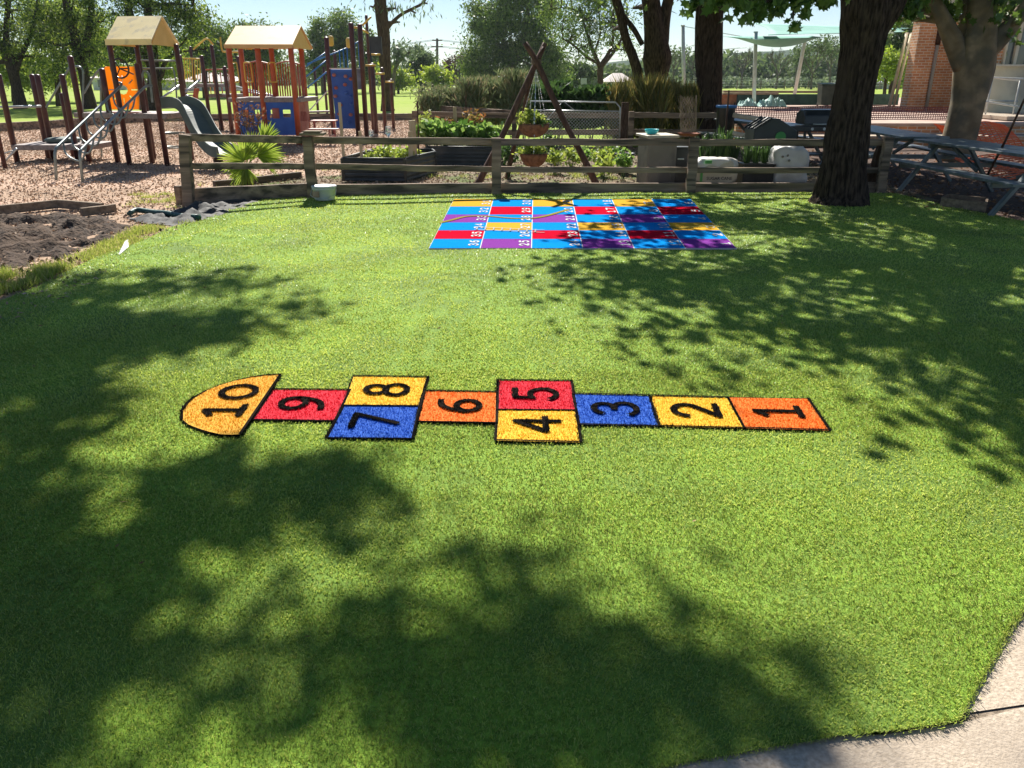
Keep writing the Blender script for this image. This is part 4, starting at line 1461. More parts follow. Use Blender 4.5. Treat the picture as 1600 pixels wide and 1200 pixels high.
# ---------------------------------------------------------------- willow trellis, stake
tl = empty("willow_trellis", AT(1075, 213, 12.6), "folded expanding willow trellis standing upright behind the fence post", "trellis")
m = MB()
for k in range(9):
    for sgn in (-1, 1):
        xa = 1065 + k * 2.4
        a = AT(xa + (0 if sgn < 0 else 0), 214 - k % 2 * 2, 12.6 + .01 * sgn)
        b = AT(xa + 3 * sgn + (xa - 1075) * .12, 150 + (k * 7 % 5), 12.6 + .012 * sgn)
        n_ = 10
        for i in range(n_):
            p = a.lerp(b, i / n_); q = a.lerp(b, (i + 1) / n_)
            w0 = .012 * sgn * (1 if i % 2 else -1)
            m.bar(p + Vector((w0, 0, 0)), q + Vector((-w0, 0, 0)), .007, .007, up=(0, 1, 0))
m.build("lattice", "willow", tl)
for px in (1064, 1087):
    MB().bar(AT(px, 215, 12.6), AT(px + (1 if px > 1075 else 0), 149, 12.6), .014, .012, up=(0, 1, 0)).build("end_rod", "willow", tl)
t, b = AT(1139, 141, 13.4), AT(1133, 216, 13.4)
o = MB().tube([b, t], [.018, .014], 7).build("garden_stake", "dark_pole", None)
tag(o, "tall thin brown stick standing behind the strappy plants", "stake")

# strappy plants
def strap(name, label, px, py, Y, n, hpx, spread, mat_, group, seed, w_=.02):
    random.seed(seed)
    c = AT(px, py, Y)
    root = empty(name, (c.x, Y, max(c.z, 0)), label, "plant", group)
    h = hpx * pxm(Y, .4)
    m = MB()
    for i in range(n):
        a = random.uniform(0, 2 * pi)
        s_ = random.uniform(.1, 1) * spread * h
        hh_ = h * random.uniform(.6, 1.05)
        d = Vector((cos(a), sin(a), 0))
        p0 = Vector((c.x, Y, max(c.z, 0))) + d * random.uniform(0, .05)
        pts = [p0, p0 + d * s_ * .25 + Vector((0, 0, hh_ * .5)), p0 + d * s_ * .6 + Vector((0, 0, hh_ * .9)), p0 + d * s_ + Vector((0, 0, hh_ * random.uniform(.75, 1.02)))]
        sd2 = Vector((-d.y, d.x, 0))
        ws = [w_ * .8, w_, w_ * .7, .001]
        vs = []
        for q, ww in zip(pts, ws): vs += [q - sd2 * ww / 2, q + sd2 * ww / 2]
        m.add(vs, [(0, 1, 3, 2), (2, 3, 5, 4), (4, 5, 7, 6)])
    m.build("leaves", mat_, root)
    MB().lathe((c.x, Y, max(c.z, 0)), [(.03, 0), (.02, .05), (.004, .06)], 8).build("root_crown", "leaf_dark", root)
for i, (px, hp) in enumerate([(1096, 52), (1108, 58), (1122, 66), (1134, 60), (1145, 52)]):
    strap("strappy_plant", "green strap-leaved plant, " + ORD[i] + " from the fence post with the saucer", px, 262, 13.1 + (i % 2) * .2, 42, hp, .45, "leaf_bright" if i in (3,) else "leaf_dark", "strap-leaved plants behind the mulch bag", 90 + i)
for i, (px, hp) in enumerate([(1166, 32), (1180, 38), (1194, 34)]):
    strap("planter_plant", "dark green arching plant, " + ORD[i] + " from the left in the black planter", px, 256, 12.75, 34, hp, .7, "leaf_dark", "arching plants in the black planter", 100 + i)
c0, c1 = AT(1159, 290, 12.6), AT(1207, 290, 12.6)
hp_ = HZ(255, 12.6)
o = empty("planter_box", ((c0.x + c1.x) / 2, 12.75, 0), "long black plastic planter between the two white bags", "planter")
m = MB()
m.box(((c0.x + c1.x) / 2, 12.75, hp_ * .45), (c1.x - c0.x, .3, hp_ * .9)).build("trough", "black_plastic", o, bevel=.01)
MB().box(((c0.x + c1.x) / 2, 12.75, hp_ * .93), (c1.x - c0.x + .03, .33, .03)).build("rim", "black_plastic", o, bevel=.006)

# ---------------------------------------------------------------- bags
def pillow(mb, c, sx, sy, sz, e=.5, seed=1, nu=30, nv=40):
    vs = []
    for i in range(nu + 1):
        v = -pi / 2 + pi * i / nu
        for j in range(nv):
            u = 2 * pi * j / nv
            f = lambda q, p_: math.copysign(abs(q) ** p_, q)
            x, y, z = f(cos(v), e) * f(cos(u), e), f(cos(v), e) * f(sin(u), e), f(sin(v), e)
            k = 1 + .16 * noise.noise(Vector((x * 2.2, y * 2.2, z * 2.2 + seed))) + .025 * noise.noise(Vector((x * 5, y * 5, z * 5 + seed)))
            vs.append((c[0] + x * sx * k, c[1] + y * sy * k, c[2] + z * sz * k))
    fs = []
    for i in range(nu):
        for j in range(nv):
            a, b = i * nv + j, i * nv + (j + 1) % nv
            fs.append((a, b, b + nv, a + nv))
    mb.add(vs, fs)
Ym = 12.45
c0, c1 = AT(1086, 286, Ym), AT(1153, 286, Ym)
zt = HZ(249, Ym)
cxm, hw = (c0.x + c1.x) / 2, (c1.x - c0.x) / 2
bagm = empty("mulch_bag", (cxm, Ym + .15, 0), "white and tan bag printed SUGAR CANE lying on its side behind the fence", "bag")
m = MB(); pillow(m, (cxm, Ym + .15, zt / 2), hw, .17, zt / 2, .6, 2)
m.build("sack", "bag_tan", bagm, smooth=True)
m = MB(); pillow(m, (cxm, Ym + .16, zt * .80), hw * 1.02, .165, zt * .24, .65, 5)
m.build("folded_top", "bag_white", bagm, smooth=True)
text_obj("print", "SUGAR CANE", "print_black", bagm, AT(1124, 279, Ym - .075), (1, 0, 0), (0, 0, 1), .064, .004)
MB().box(AT(1096, 275, Ym - .03), (.035, .012, .17)).build("green_stripe", "print_green", bagm)
MB().box(AT(1107, 253, Ym - .03), (.10, .03, .05)).build("green_mark", "print_green", bagm)
Yk = 12.6
c0, c1 = AT(1208, 286, Yk), AT(1262, 286, Yk)
zt = HZ(229, Yk)
cxk, hw = (c0.x + c1.x) / 2, (c1.x - c0.x) / 2
bagk = empty("bulk_bag", (cxk, Yk + .25, 0), "tall crumpled white woven sack standing upright left of the big trunk", "bag")
m = MB(); pillow(m, (cxk, Yk + .22, zt / 2), hw, .24, zt / 2, .48, 9)
m.build("sack", "bag_white", bagk, smooth=True)
m = MB()
for (px, py) in ((1223, 245), (1231, 243), (1233, 251)):
    q = AT(px, py, Yk - .045)
    m.lathe(q, [(.001, -.02), (.018, -.008), (.018, .012), (.001, .02)], 6)
m.build("print", "cabinet_grey", bagk)

# ---------------------------------------------------------------- compost bin, barbecue, blue tub
Yc = 13.6
cl, cr2 = AT(1176, 216, Yc), AT(1243, 216, Yc)
cc_ = Vector(((cl.x + cr2.x) / 2, Yc + .2, 0))
Wc = (cr2.x - cl.x)
zt, zs = HZ(185, Yc), HZ(202, Yc)
cb = empty("compost_tumbler", cc_, "black ribbed compost bin with a peaked top and round green dial", "compost bin")
sec = [(-.5 * Wc, .1), (-.5 * Wc, zs), (-.12 * Wc, zt), (.05 * Wc, zt), (.5 * Wc, zs - .02), (.5 * Wc, .1)]
MB().prism([(cc_.x + a, cc_.y - .25, b) for a, b in sec], (0, .55, 0)).build("drum", "dark_plastic", cb, bevel=.02)
for k in range(4):
    yy = cc_.y - .26 + k * .18
    MB().bar((cc_.x - .52 * Wc, yy, zs), (cc_.x - .13 * Wc, yy, zt + .012), .06, .03).build("rib", "black_plastic", cb, bevel=.008)
MB().lathe((0, 0, 0), [(.08, 0), (.08, .03), (.055, .04), (.01, .045)], 20)
m = MB()
dc = AT(1219, 214, cc_.y - .26)
for k in range(1):
    pts = [(dc.x + .085 * cos(2 * pi * i / 22), dc.y, dc.z + .085 * sin(2 * pi * i / 22)) for i in range(22)]
    m.prism(pts, (0, -.03, 0))
m.build("dial", "print_green", cb, bevel=.004)
Yq = 15.2
q0, q1 = AT(1256, 200, Yq), AT(1330, 200, Yq)
bq = empty("barbecue", ((q0.x + q1.x) / 2, Yq + .3, 0), "black hooded gas barbecue half hidden behind the big dark trunk", "barbecue")
zl, zt = HZ(196, Yq), HZ(171, Yq)
L_ = q1.x - q0.x
hood = [(Yq, zl + .01), (Yq + .02, zt - .10), (Yq + .12, zt - .01), (Yq + .30, zt), (Yq + .5, zt - .08), (Yq + .52, zl + .01)]
MB().prism([(q0.x, y, z) for y, z in hood], (L_, 0, 0)).build("hood", "black_plastic", bq, bevel=.02)
MB().box(((q0.x + q1.x) / 2, Yq + .26, zl - .06), (L_ + .5, .55, .1)).build("firebox", "black_plastic", bq, bevel=.01)
MB().tube([(q0.x + .15, Yq - .04, zl + .02), (q0.x + .6, Yq - .04, zl + .02)], .015, 8).build("handle", "galv", bq, smooth=True)
for sx in (q0.x + .05, q1.x - .05):
    for yy in (Yq + .05, Yq + .47):
        MB().bar((sx, yy, 0), (sx, yy, zl - .1), .04, .04, up=(0, 1, 0)).build("leg", "black_plastic", bq)
for i in range(3):
    c = Vector((q0.x + .15 + i * .22, Yq - .03, zl - .06))
    MB().prism([(c.x + .025 * cos(2 * pi * k / 12), c.y, c.z + .025 * sin(2 * pi * k / 12)) for k in range(12)], (0, .03, 0)).build("knob", "galv", bq)
MB().box(((q0.x + q1.x) / 2, Yq + .26, .25), (L_, .5, .03)).build("shelf", "black_plastic", bq)
c = AT(1132, 200, 18.2)
zt = HZ(166, 18.2)
o = empty("blue_tub", (c.x, 18.2, 0), "dark round tub with a blue rim in front of the dark trunk", "tub")
MB().lathe((c.x, 18.2, 0), [(.15, 0), (.2, zt * .95), (.21, zt)], 22).build("wall", "black_plastic", o, smooth=True)
MB().lathe((c.x, 18.2, zt), [(.205, -.03), (.225, -.02), (.225, .02), (.19, .02), (.02, .03)], 22).build("lid", "light_blue", o, smooth=True)
for (x0, y0, x1, y1, Y0, Y1, r_, lab) in ((1147, 180, 1196, 187, 18.0, 17.2, .055, "pale stripped log lying under the orange safety net"), (1143, 207, 1172, 213, 16.8, 16.2, .045, "shorter pale log lying nearer the garden fence")):
    o = MB().tube([AT(x0, y0, Y0), AT((x0 + x1) / 2, (y0 + y1) / 2 + .5, (Y0 + Y1) / 2), AT(x1, y1, Y1)], r_, 10, nz=.3).build("pale_log", "pale_log", None, smooth=True)
    tag(o, lab, "log")

# ---------------------------------------------------------------- hedges behind the garden fence
def spiky(name, label, cat, cells, mat_, hpx, Yr, n, L_, seed, group, w_=.03, lean=.35, asp=.12):
    g = np.random.default_rng(seed)
    for i, (px, wpx, topy) in enumerate(cells):
        Y = Yr[0] + (Yr[1] - Yr[0]) * ((i * 37 % 10) / 10)
        c = AT(px, topy, Y)
        k = pxm(Y, 1)
        root = empty(name, (c.x, Y, 0), label + ", " + ORD[i] + " from the left", cat, group)
        P = np.stack([c.x + g.normal(size=n) * wpx * k * .3, Y + g.normal(size=n) * wpx * k * .25], 1)
        top = c.z * (0.40 + .72 * g.random(n) ** .9) * (1 + .06 * np.sin(i * 2.3))
        C = np.stack([P[:, 0], P[:, 1], top - L_ / 2], 1)
        a = np.stack([(P[:, 0] - c.x) * 1.2 + g.normal(size=n) * lean, g.normal(size=n) * lean, np.ones(n) * .9], 1)
        a /= np.linalg.norm(a, axis=1, keepdims=True)
        b = np.cross(a, unit(n, g)); b /= np.linalg.norm(b, axis=1, keepdims=True)
        s = L_ * (.5 + g.random((n, 1)))
        V = np.stack([C - a * s * .5, C + b * s * asp * .5, C + a * s * .5, C - b * s * asp * .5], 1)
        npobj("foliage", V, 4, MATS[mat_], root)
        m = MB()
        for q in range(8):
            m.tube([(c.x + random.uniform(-.1, .1), Y, 0), (c.x + random.uniform(-.5, .5) * wpx * k, Y + random.uniform(-.2, .2), c.z * .75)], [.012, .005], 4, caps=False)
        m.build("stems", "bark_brown", root)
cells = [(672, 26, 152), (690, 30, 146), (712, 34, 139), (735, 36, 133), (758, 36, 128), (780, 36, 126), (802, 34, 124), (822, 26, 134)]
spiky("rosemary_bush", "tangled grey green rosemary-like bush behind the garden", "bush", cells, "leaf_rosemary", 50, (20.5, 22.0), 2300, .19, 5, "tangled bushes in the row behind the garden", asp=.15, lean=.42)
cells = [(968, 24, 136), (985, 28, 132), (1005, 30, 130), (1025, 30, 129), (1045, 30, 131), (1065, 28, 135), (1082, 24, 142)]
spiky("tussock_grass", "tall tussock grass with golden stems behind the gate", "grass clump", cells, "leaf_strappy", 50, (20.6, 22.2), 1500, .55, 6, "tall tussocks right of the gate", asp=.05, lean=.22)
cells = [(850, 34, 140), (875, 34, 138), (900, 34, 141), (925, 34, 143), (948, 30, 140)]
spiky("hedge_bush", "dark leafy low hedge bush behind the wire gate", "bush", cells, "leaf_dark", 40, (20.6, 21.6), 1500, .16, 7, "dark hedge bushes behind the gate", asp=.5, lean=.8)
# arching sprays on the left of the rosemary
m_root = empty("rosemary_bush", AT(665, 180, 21.0) * 1.0, "sprawling leaning rosemary sprays at the left end of the bush row", "bush")
m_root.location.z = 0
g = np.random.default_rng(9)
Cs = []
m = MB()
for k in range(14):
    a = AT(690 + k * 3, 176, 21.0); a.z = .2
    b = AT(648 + k * 5, 145 - (k * 13 % 11), 21.0 + random.uniform(-.3, .3))
    pts = limb(m, a, b, .012, .004, 4, sag=.1)
    for p in pts:
        for _ in range(26): Cs.append(np.array(p) + g.normal(size=3) * .06)
m.build("stems", "bark_brown", m_root)
npobj("foliage", leaf_quads(np.array(Cs), .09, .25, g), 4, MATS["leaf_rosemary"], m_root)
# ---------------------------------------------------------------- playground, left frame with the sun panel
random.seed(21)
def post(root, px, py, top, r=.055, mat_="maroon", name="post", cap=True, tz=None, at=None):
    b = at if at is not None else G(px, py)
    z = tz if tz is not None else HZ(top, b.y)
    m = MB().lathe((b.x, b.y, 0), [(r, -.1), (r, z - .01), (r * .9, z), (r * .5, z + .012), (.002, z + .016)], 12)
    m.build(name, mat_, root, smooth=True)
    return Vector((b.x, b.y, z))
L1 = empty("climbing_frame", G(190, 255), "maroon playground frame with a yellow gable roof, orange sun panel and slide", "playground frame")
pB, pD = AT(170, 64, 16.2), AT(232, 64, 16.0)
pB2, pD2 = AT(212, 64, 17.3), AT(274, 64, 17.1)
for q_ in (pB, pD, pB2, pD2): q_.z = 0
ze = HZ(64, 16.2)
for p in (pB, pD, pB2, pD2):
    post(L1, 0, 0, 0, .05, at=p, tz=ze - .03)
# roof: two slopes, two gable panels
ax = (pD - pB).normalized()
ay = Vector((-ax.y, ax.x, 0))
cen = (pB + pD2) / 2
hl, hw_ = (pD - pB).length / 2 + .10, .62
zr = HZ(27, 16.6)
zl_ = ze - .03
RFL, RFR, RBR = AT(164, 58, 16.0), AT(236, 58, 15.85), AT(279, 62, 17.3)
RFR.z = RFL.z; RBR.z = RFL.z
RBL = RFL + RBR - RFR
ax = (RFR - RFL).normalized()
def RP(a, b, z):
    u, v = (a / hl + 1) / 2, (b / hw_ + 1) / 2
    p = (RFL * (1 - u) + RFR * u) * (1 - v) + (RBL * (1 - u) + RBR * u) * v
    p.z = z
    return p
rf = MB()
for sg in (-1, 1):
    q = [RP(-hl, sg * hw_, zl_), RP(hl, sg * hw_, zl_), RP(hl, 0, zr), RP(-hl, 0, zr)]
    nrm = (q[1] - q[0]).cross(q[3] - q[0]).normalized()
    if nrm.z < 0: nrm = -nrm
    rf.prism(q, nrm * .03)
roof = rf.build("roof", "roof_cream", L1, bevel=.008)
for sg in (-1, 1):
    MB().prism([RP(sg * (hl - .03), -hw_ + .03, zl_ - .04), RP(sg * (hl - .03), hw_ - .03, zl_ - .04), RP(sg * (hl - .03), 0, zr - .03)], ax * .02 * -sg).build("gable", "roof_gable", roof)
MB().bar(RP(-hl, -hw_ - .02, zl_ + .0), RP(hl, -hw_ - .02, zl_ + .0), .02, .10).build("fascia", "roof_cream", roof)
# other posts of the frame
Apos = G(184, 252)
posts = [((27, 252), 116), ((76, 246), 117), ((84, 247), 117), ((115, 243), 146), ((122, 250), 117), ((140, 253), 88)]
tops = [post(L1, f[0], f[1], t, .055) for f, t in posts]
post(L1, 184, 252, 108, .055)
post(L1, 238, 253, 100, .05)
# decks
def deck(pts, z, th=.07):
    return MB().prism([(p[0], p[1], z) for p in pts], (0, 0, -th)).build("deck", "deck_grey", L1, bevel=.008)
za = HZ(224, 17.0)
p0, p1 = G(27, 252), G(140, 252)
deck([(p0.x, p0.y - .1), (p1.x + .1, p1.y - .1), (p1.x + .1, p1.y + 1.0), (p0.x, p0.y + 1.0)], za, .10)
zb = HZ(176, 16.6)
deck([(p1.x - .1, p1.y - .1), (pD.x + .15, pD.y - .05), (pD2.x + .1, pD2.y + .05), (p1.x + .2, p1.y + 1.0)], zb, .09)
# orange sun panel
c_ = [AT(168, 171, 17.0), AT(222, 171, 17.0), AT(216, 104, 17.0), AT(163, 104, 17.0)]
def sunkeep(u, v):
    x, y = (u - .5) * 1.0, (v - .46) * 1.25
    d = sqrt(x * x + y * y)
    if d < .135: return False
    a = math.atan2(y, x)
    k = a / (2 * pi / 8)
    if abs(k - round(k)) * (2 * pi / 8) * d < .022 and .24 < d < .42: return False
    if (u < .03 or u > .97) and (v < .03 or v > .97): return False
    return True
mask_plate("sun_panel", "orange_panel", L1, c_, 64, 78, sunkeep, .02)
# steering wheel
wc = AT(187, 107, 16.2)
m = MB().tube([wc + Vector((.17 * cos(a), 0, .17 * sin(a))) for a in [2 * pi * i / 20 for i in range(21)]], .016, 6, caps=False)
for k in range(3):
    m.tube([wc, wc + Vector((.17 * cos(k * 2.09), 0, .17 * sin(k * 2.09)))], .012, 6)
m.tube([wc, wc + Vector((.02, .5, -.1))], .015, 6)
m.build("steering_wheel", "black_plastic", L1, smooth=True)
# rails
def rail(pts, r=.02, mat_="grey_tube", name="handrail", root=L1, n=5):
    MB().tube(smooth_path(pts, n), r, 8).build(name, mat_, root, smooth=True)
MB().tube([AT(-30, 168, 16.9), AT(64, 166, 16.9)], .024, 8).build("handrail", "galv", L1, smooth=True)
rail([AT(72, 168, 17.0), AT(88, 140, 17.0), AT(104, 113, 17.0), AT(109, 106, 17.0), AT(122, 104, 17.0), AT(128, 108, 17.0), AT(130, 118, 17.0), AT(129, 170, 17.0), AT(129, 226, 17.0)], n=4)
rail([AT(131, 146, 17.4), AT(145, 122, 17.4), AT(154, 110, 17.4), AT(163, 107, 17.4), AT(168, 112, 17.4), AT(168, 172, 17.4)], n=4)
rail([AT(157, 110, 17.8), AT(158, 180, 17.8), AT(159, 250, 17.8)], n=2)
rail([AT(219, 172, 17.0), AT(221, 130, 17.0), AT(224, 112, 17.0), AT(230, 113, 17.0), AT(234, 122, 17.0), AT(238, 160, 17.0)], n=4)
rail([AT(220, 94, 17.2), AT(276, 95, 17.2)], .016, n=1)
rail([AT(220, 107, 17.3), AT(260, 107, 17.3), AT(272, 112, 17.3), AT(277, 165, 17.3)], .016, n=3)
# loop ladder
Yt = 16.1
r1 = [G(88, 281), AT(86, 240, G(88, 281).y), AT(88, 231, G(88, 281).y + .06), AT(94, 225, G(88, 281).y + .2), AT(187, 136, Yt), AT(190, 131, Yt + .05), AT(186, 129, Yt + .1)]
r2 = [G(129, 284), AT(125, 243, G(129, 284).y), AT(126, 235, G(129, 284).y + .06), AT(131, 229, G(129, 284).y + .2), AT(222, 140, Yt), AT(230, 134, Yt + .05), AT(238, 134, Yt + .1)]
for rr_ in (r1, r2):
    P_ = [rr_[0], rr_[1]] + smooth_path(rr_[1:4], 4)[1:] + [rr_[3].lerp(rr_[4], .5), rr_[4]] + smooth_path(rr_[4:], 3)[1:]
    MB().tube(P_, .024, 9).build("ladder_rail", "grey_tube", L1, smooth=True)
for k in range(8):
    t = .04 + k * .118
    a, b = r1[3].lerp(r1[4], t), r2[3].lerp(r2[4], t)
    dn = Vector((0, -.10, -.26))
    fw = Vector((.0, .0, -.0))
    MB().tube(smooth_path([a, a * .85 + b * .15 + dn * .75, (a + b) / 2 + dn * 1.1 + Vector((.06, 0, 0)), a * .12 + b * .88 + dn * .8, b], 5), .016, 7).build("loop_rung", "grey_tube", L1, smooth=True)
# spiral hoops right of the deck
hc_ = G(285, 262)
for k in range(3):
    z = HZ(185 + 22 * k, 16.9)
    cc = AT(272, 186 + 22 * k, 16.9)
    MB().tube([cc + Vector((.22 * cos(a), .22 * sin(a), 0)) for a in [pi * .25 + 1.5 * pi * i / 16 for i in range(17)]], .014, 6).build("hoop_rung", "grey_tube", L1, smooth=True)
# slide
sp = [AT(268, 166, 16.4), AT(283, 165, 16.3), AT(297, 172, 16.2), AT(308, 190, 16.0), AT(319, 210, 15.75), AT(332, 228, 15.45), AT(346, 240, 15.15), AT(358, 243, 14.95)]
spp = smooth_path(sp, 5)
wS = .24
sec = [(-wS, .16), (-wS + .03, .17), (-wS + .05, .02), (wS - .05, .02), (wS - .03, .17), (wS, .16), (wS, -.03), (-wS, -.03)]
# sweep with horizontal side vector
vs, fs = [], []
for i, p in enumerate(spp):
    t = (spp[min(i + 1, len(spp) - 1)] - spp[max(i - 1, 0)]).normalized()
    side = Vector((-.35, -1, 0)).normalized()
    side = Vector((t.y, -t.x, 0))
    side = side.normalized() if side.length > .05 else Vector((0, -1, 0))
    side = (side + Vector((-.45, -.75, 0)) * 1.2).normalized()
    up = side.cross(t).normalized()
    if up.z < 0: up = -up
    k_ = 1.0 if i > 4 else .9
    vs += [p + side * a + up * b for a, b in sec]
for i in range(len(spp) - 1):
    for k in range(8):
        fs.append((i * 8 + k, i * 8 + (k + 1) % 8, (i + 1) * 8 + (k + 1) % 8, (i + 1) * 8 + k))
fs += [tuple(range(8)), tuple((len(spp) - 1) * 8 + k for k in range(8))]
MB().add(vs, fs).build("slide_chute", "slide_green", L1, bevel=.01)
q = AT(340, 245, 15.2)
MB().bar((q.x, q.y, -.05), (q.x, q.y, q.z - .02), .14, .12, up=(0, 1, 0)).build("slide_foot", "bark_brown", L1)
# bouncy saucer by the low deck
c = AT(98, 216, 17.3)
MB().lathe((c.x, c.y, za + .005), [(.3, 0), (.36, .05), (.3, .09), (.02, .11)], 22).build("seat_pad", "slide_green", L1, smooth=True)
# low posts with a net at the far left
L0 = empty("stepping_posts", G(-20, 250), "short maroon post with a sagging chain at the far left of the playground", "playground posts")
post(L0, -40, 250, 116)
post(L0, 8, 262, 172, .04)
rail([AT(-60, 215, 16.0), AT(-10, 240, 15.8), AT(20, 236, 15.6)], .012, "galv", "chain", L0)
MB().tube([G(4, 257), AT(26, 232, 15.9)], .02, 6).build("brace", "galv", L0, smooth=True)

# ---------------------------------------------------------------- middle frame: arched ladder, platforms, blue ramp
L2 = empty("climbing_frame", G(330, 203), "maroon climbing frame with yellow arched grips between the yellow and orange roofs", "playground frame")
mp_ = [((312, 183), 73), ((330, 204), 87), ((347, 203), 71), ((372, 205), 106), ((296, 192), 86), ((363, 207), 104), ((384, 196), 88)]
MP = [post(L2, f[0], f[1], t, .06) for f, t in mp_]
Y2 = 27.0
rail([AT(302, 77, Y2 + 2), AT(312, 68, Y2 + 2), AT(323, 60, Y2), AT(333, 70, Y2)], .028, "yellow_tube", "arch_grip", L2, 3)
rail([AT(344, 58, Y2), AT(347, 78, Y2), AT(352, 81, Y2), AT(376, 81, Y2)], .03, "yellow_tube", "arch_grip", L2, 3)
for k in range(2):
    rail([AT(286 + 10 * k, 91, Y2 + 3), AT(306 + 10 * k, 92, Y2 + 3)], .02, "yellow_tube", "bar", L2, 1)
for k in range(7):
    x = 288 + k * 4
    MB().tube([AT(x, 92, Y2 + 3), AT(x + 1, 125, Y2 + 3)], .018, 6).build("baluster", "yellow_tube", L2, smooth=True)
for k in range(6):
    x = 326 + k * 6
    MB().tube([AT(x, 112, Y2 + 1), AT(x + 4, 148, Y2 + 1)], .018, 6).build("baluster", "orange_post" if k % 2 else "yellow_tube", L2, smooth=True)
rail([AT(318, 109, Y2 + 1), AT(366, 108, Y2 + 1)], .02, "orange_post", "bar", L2, 1)
z1, z2 = HZ(131, Y2), HZ(147, Y2)
a, b = AT(300, 131, Y2), AT(342, 131, Y2)
MB().box(((a.x + b.x) / 2, Y2 + .5, z1 - .05), (b.x - a.x, 1.0, .1)).build("deck", "deck_grey", L2, bevel=.01)
a, b = AT(326, 147, Y2), AT(364, 147, Y2)
MB().box(((a.x + b.x) / 2, Y2 + .5, z2 - .05), (b.x - a.x, 1.0, .1)).build("deck", "deck_grey", L2, bevel=.01)
rail([AT(250, 155, 24), AT(282, 132, 25)], .03, "galv", "handrail", L2, 1)
rail([AT(284, 148, 24.5), AT(312, 125, 26)], .03, "galv", "handrail", L2, 1)
rail([AT(287, 150, 24.5), AT(294, 150, 24.5), AT(295, 157, 24.5), AT(288, 160, 24.5), AT(268, 163, 24.3)], .03, "galv", "handrail", L2, 3)
# curved rust stair
for k in range(7):
    MB().bar(AT(289, 139 + k * 5, 26.2), AT(304 - k * .3, 139 + k * 5, 26.2), .25, .035).build("tread", "deck_grey", L2)
MB().prism([AT(303, 138, 26.1), AT(306, 138, 26.1), AT(301, 172, 26.1), AT(298, 172, 26.1)], (0, .3, 0)).build("stringer", "orange_post", L2)
rail([AT(364, 134, 28), AT(440, 153, 24)], .03, "galv", "handrail", L2, 1)
rail([AT(364, 138, 28), AT(430, 153, 24)], .03, "galv", "handrail", L2, 1)
# rope net stand: thin uprights
for x in (337, 353, 398):
    MB().tube([AT(x, 110, 26.5), G(x + 6, 205)], .012, 5).build("rod", "black_plastic", L2, smooth=True)

# ---------------------------------------------------------------- orange playhouse
Y3, Y4 = 20.8, 22.6
L3 = empty("playhouse", G(415, 228), "orange post playhouse with a tan gable roof and dark blue window panels", "playhouse")
zE = HZ(72, Y3)
xs3 = [AT(x, 150, Y3).x for x in (366, 410, 461)]
for x in xs3:
    post(L3, 0, 0, 0, .068, "orange_post", at=Vector((x, Y3, 0)), tz=zE)
xb = [AT(x, 140, Y4).x for x in (383, 430, 476)]
for x in xb:
    post(L3, 0, 0, 0, .068, "orange_post", at=Vector((x, Y4, 0)), tz=zE)
# roof
eL, eR = AT(350, 71, Y3 - .15), AT(457, 71, Y3 - .15)
zRg = HZ(42, (Y3 + Y4) / 2)
yb_ = Y4 + .15
ym_ = (Y3 + Y4) / 2
xL, xR = eL.x, eR.x
rf = MB()
zEe = eL.z - .02
sh = .10
for ya, yy in ((Y3 - .15, ym_), (yb_, ym_)):
    q = [Vector((xL, ya, zEe)), Vector((xR, ya, zEe)), Vector((xR + .0, ym_, zRg)), Vector((xL, ym_, zRg))]
    nrm = (q[1] - q[0]).cross(q[3] - q[0]).normalized()
    if nrm.z < 0: nrm = -nrm
    rf.prism(q, nrm * .03)
roof3 = rf.build("roof", "roof_tan", L3, bevel=.01)
for x, s_ in ((xL + .03, 1), (xR - .03, -1)):
    MB().prism([(x, Y3 - .1, zEe - .02), (x, yb_ - .05, zEe - .02), (x, ym_, zRg - .03)], (.02 * s_, 0, 0)).build("gable", "roof_gable", roof3)
MB().bar((xL, Y3 - .17, zEe + .0), (xR, Y3 - .17, zEe + .0), .02, .09).build("fascia", "roof_tan", roof3)
zD = HZ(153, Y3)
MB().box(((xs3[0] + xs3[2]) / 2, ym_, zD - .05), (xs3[2] - xs3[0] + .3, Y4 - Y3 + .1, .10)).build("deck", "deck_grey", L3, bevel=.01)
def win(u, v, wins):
    for (u0, u1, v0, v1) in wins:
        if u0 < u < u1 and v0 < v < v1: return False
    return True
zp0, zp1 = HZ(211, Y3), HZ(158, Y3)
for (xa, xb_, wins, nm) in ((xs3[0], xs3[1], [(.18, .45, .52, .76), (.70, .92, .52, .76)], 0), (xs3[1], xs3[2], [(.16, .30, .52, .76), (.60, .86, .52, .76)], 1)):
    cs = [Vector((xa + .05, Y3, zp0)), Vector((xb_ - .05, Y3, zp0)), Vector((xb_ - .05, Y3, zp1)), Vector((xa + .05, Y3, zp1))]
    mask_plate("window_panel", "play_blue", L3, cs, 44, 40, lambda u, v: win(u, v, wins), .03)
c = AT(431, 177, Y3 - .03)
MB().box(c, (.17, .03, .24)).build("sliding_block", "bench_red", L3, bevel=.006)
c = AT(390, 202, Y3 - .02)
for r in (.08, .14, .20):
    MB().tube([c + Vector((r * cos(t), 0, r * sin(t))) for t in [2 * pi * i / 24 for i in range(25)]], .008, 5, caps=False).build("ring_maze", "black_plastic", L3, smooth=True)
# side panel: red arch with bars
cs = [AT(466, 214, Y3 + .05), AT(483, 212, Y4 - .4), AT(481, 160, Y4 - .4), AT(464, 158, Y3 + .05)]
mask_plate("arch_panel", "bench_red", L3, cs, 24, 40, lambda u, v: not (.2 < u < .8 and .45 < v < .72 and (int(u * 24) % 3 != 0)), .03)
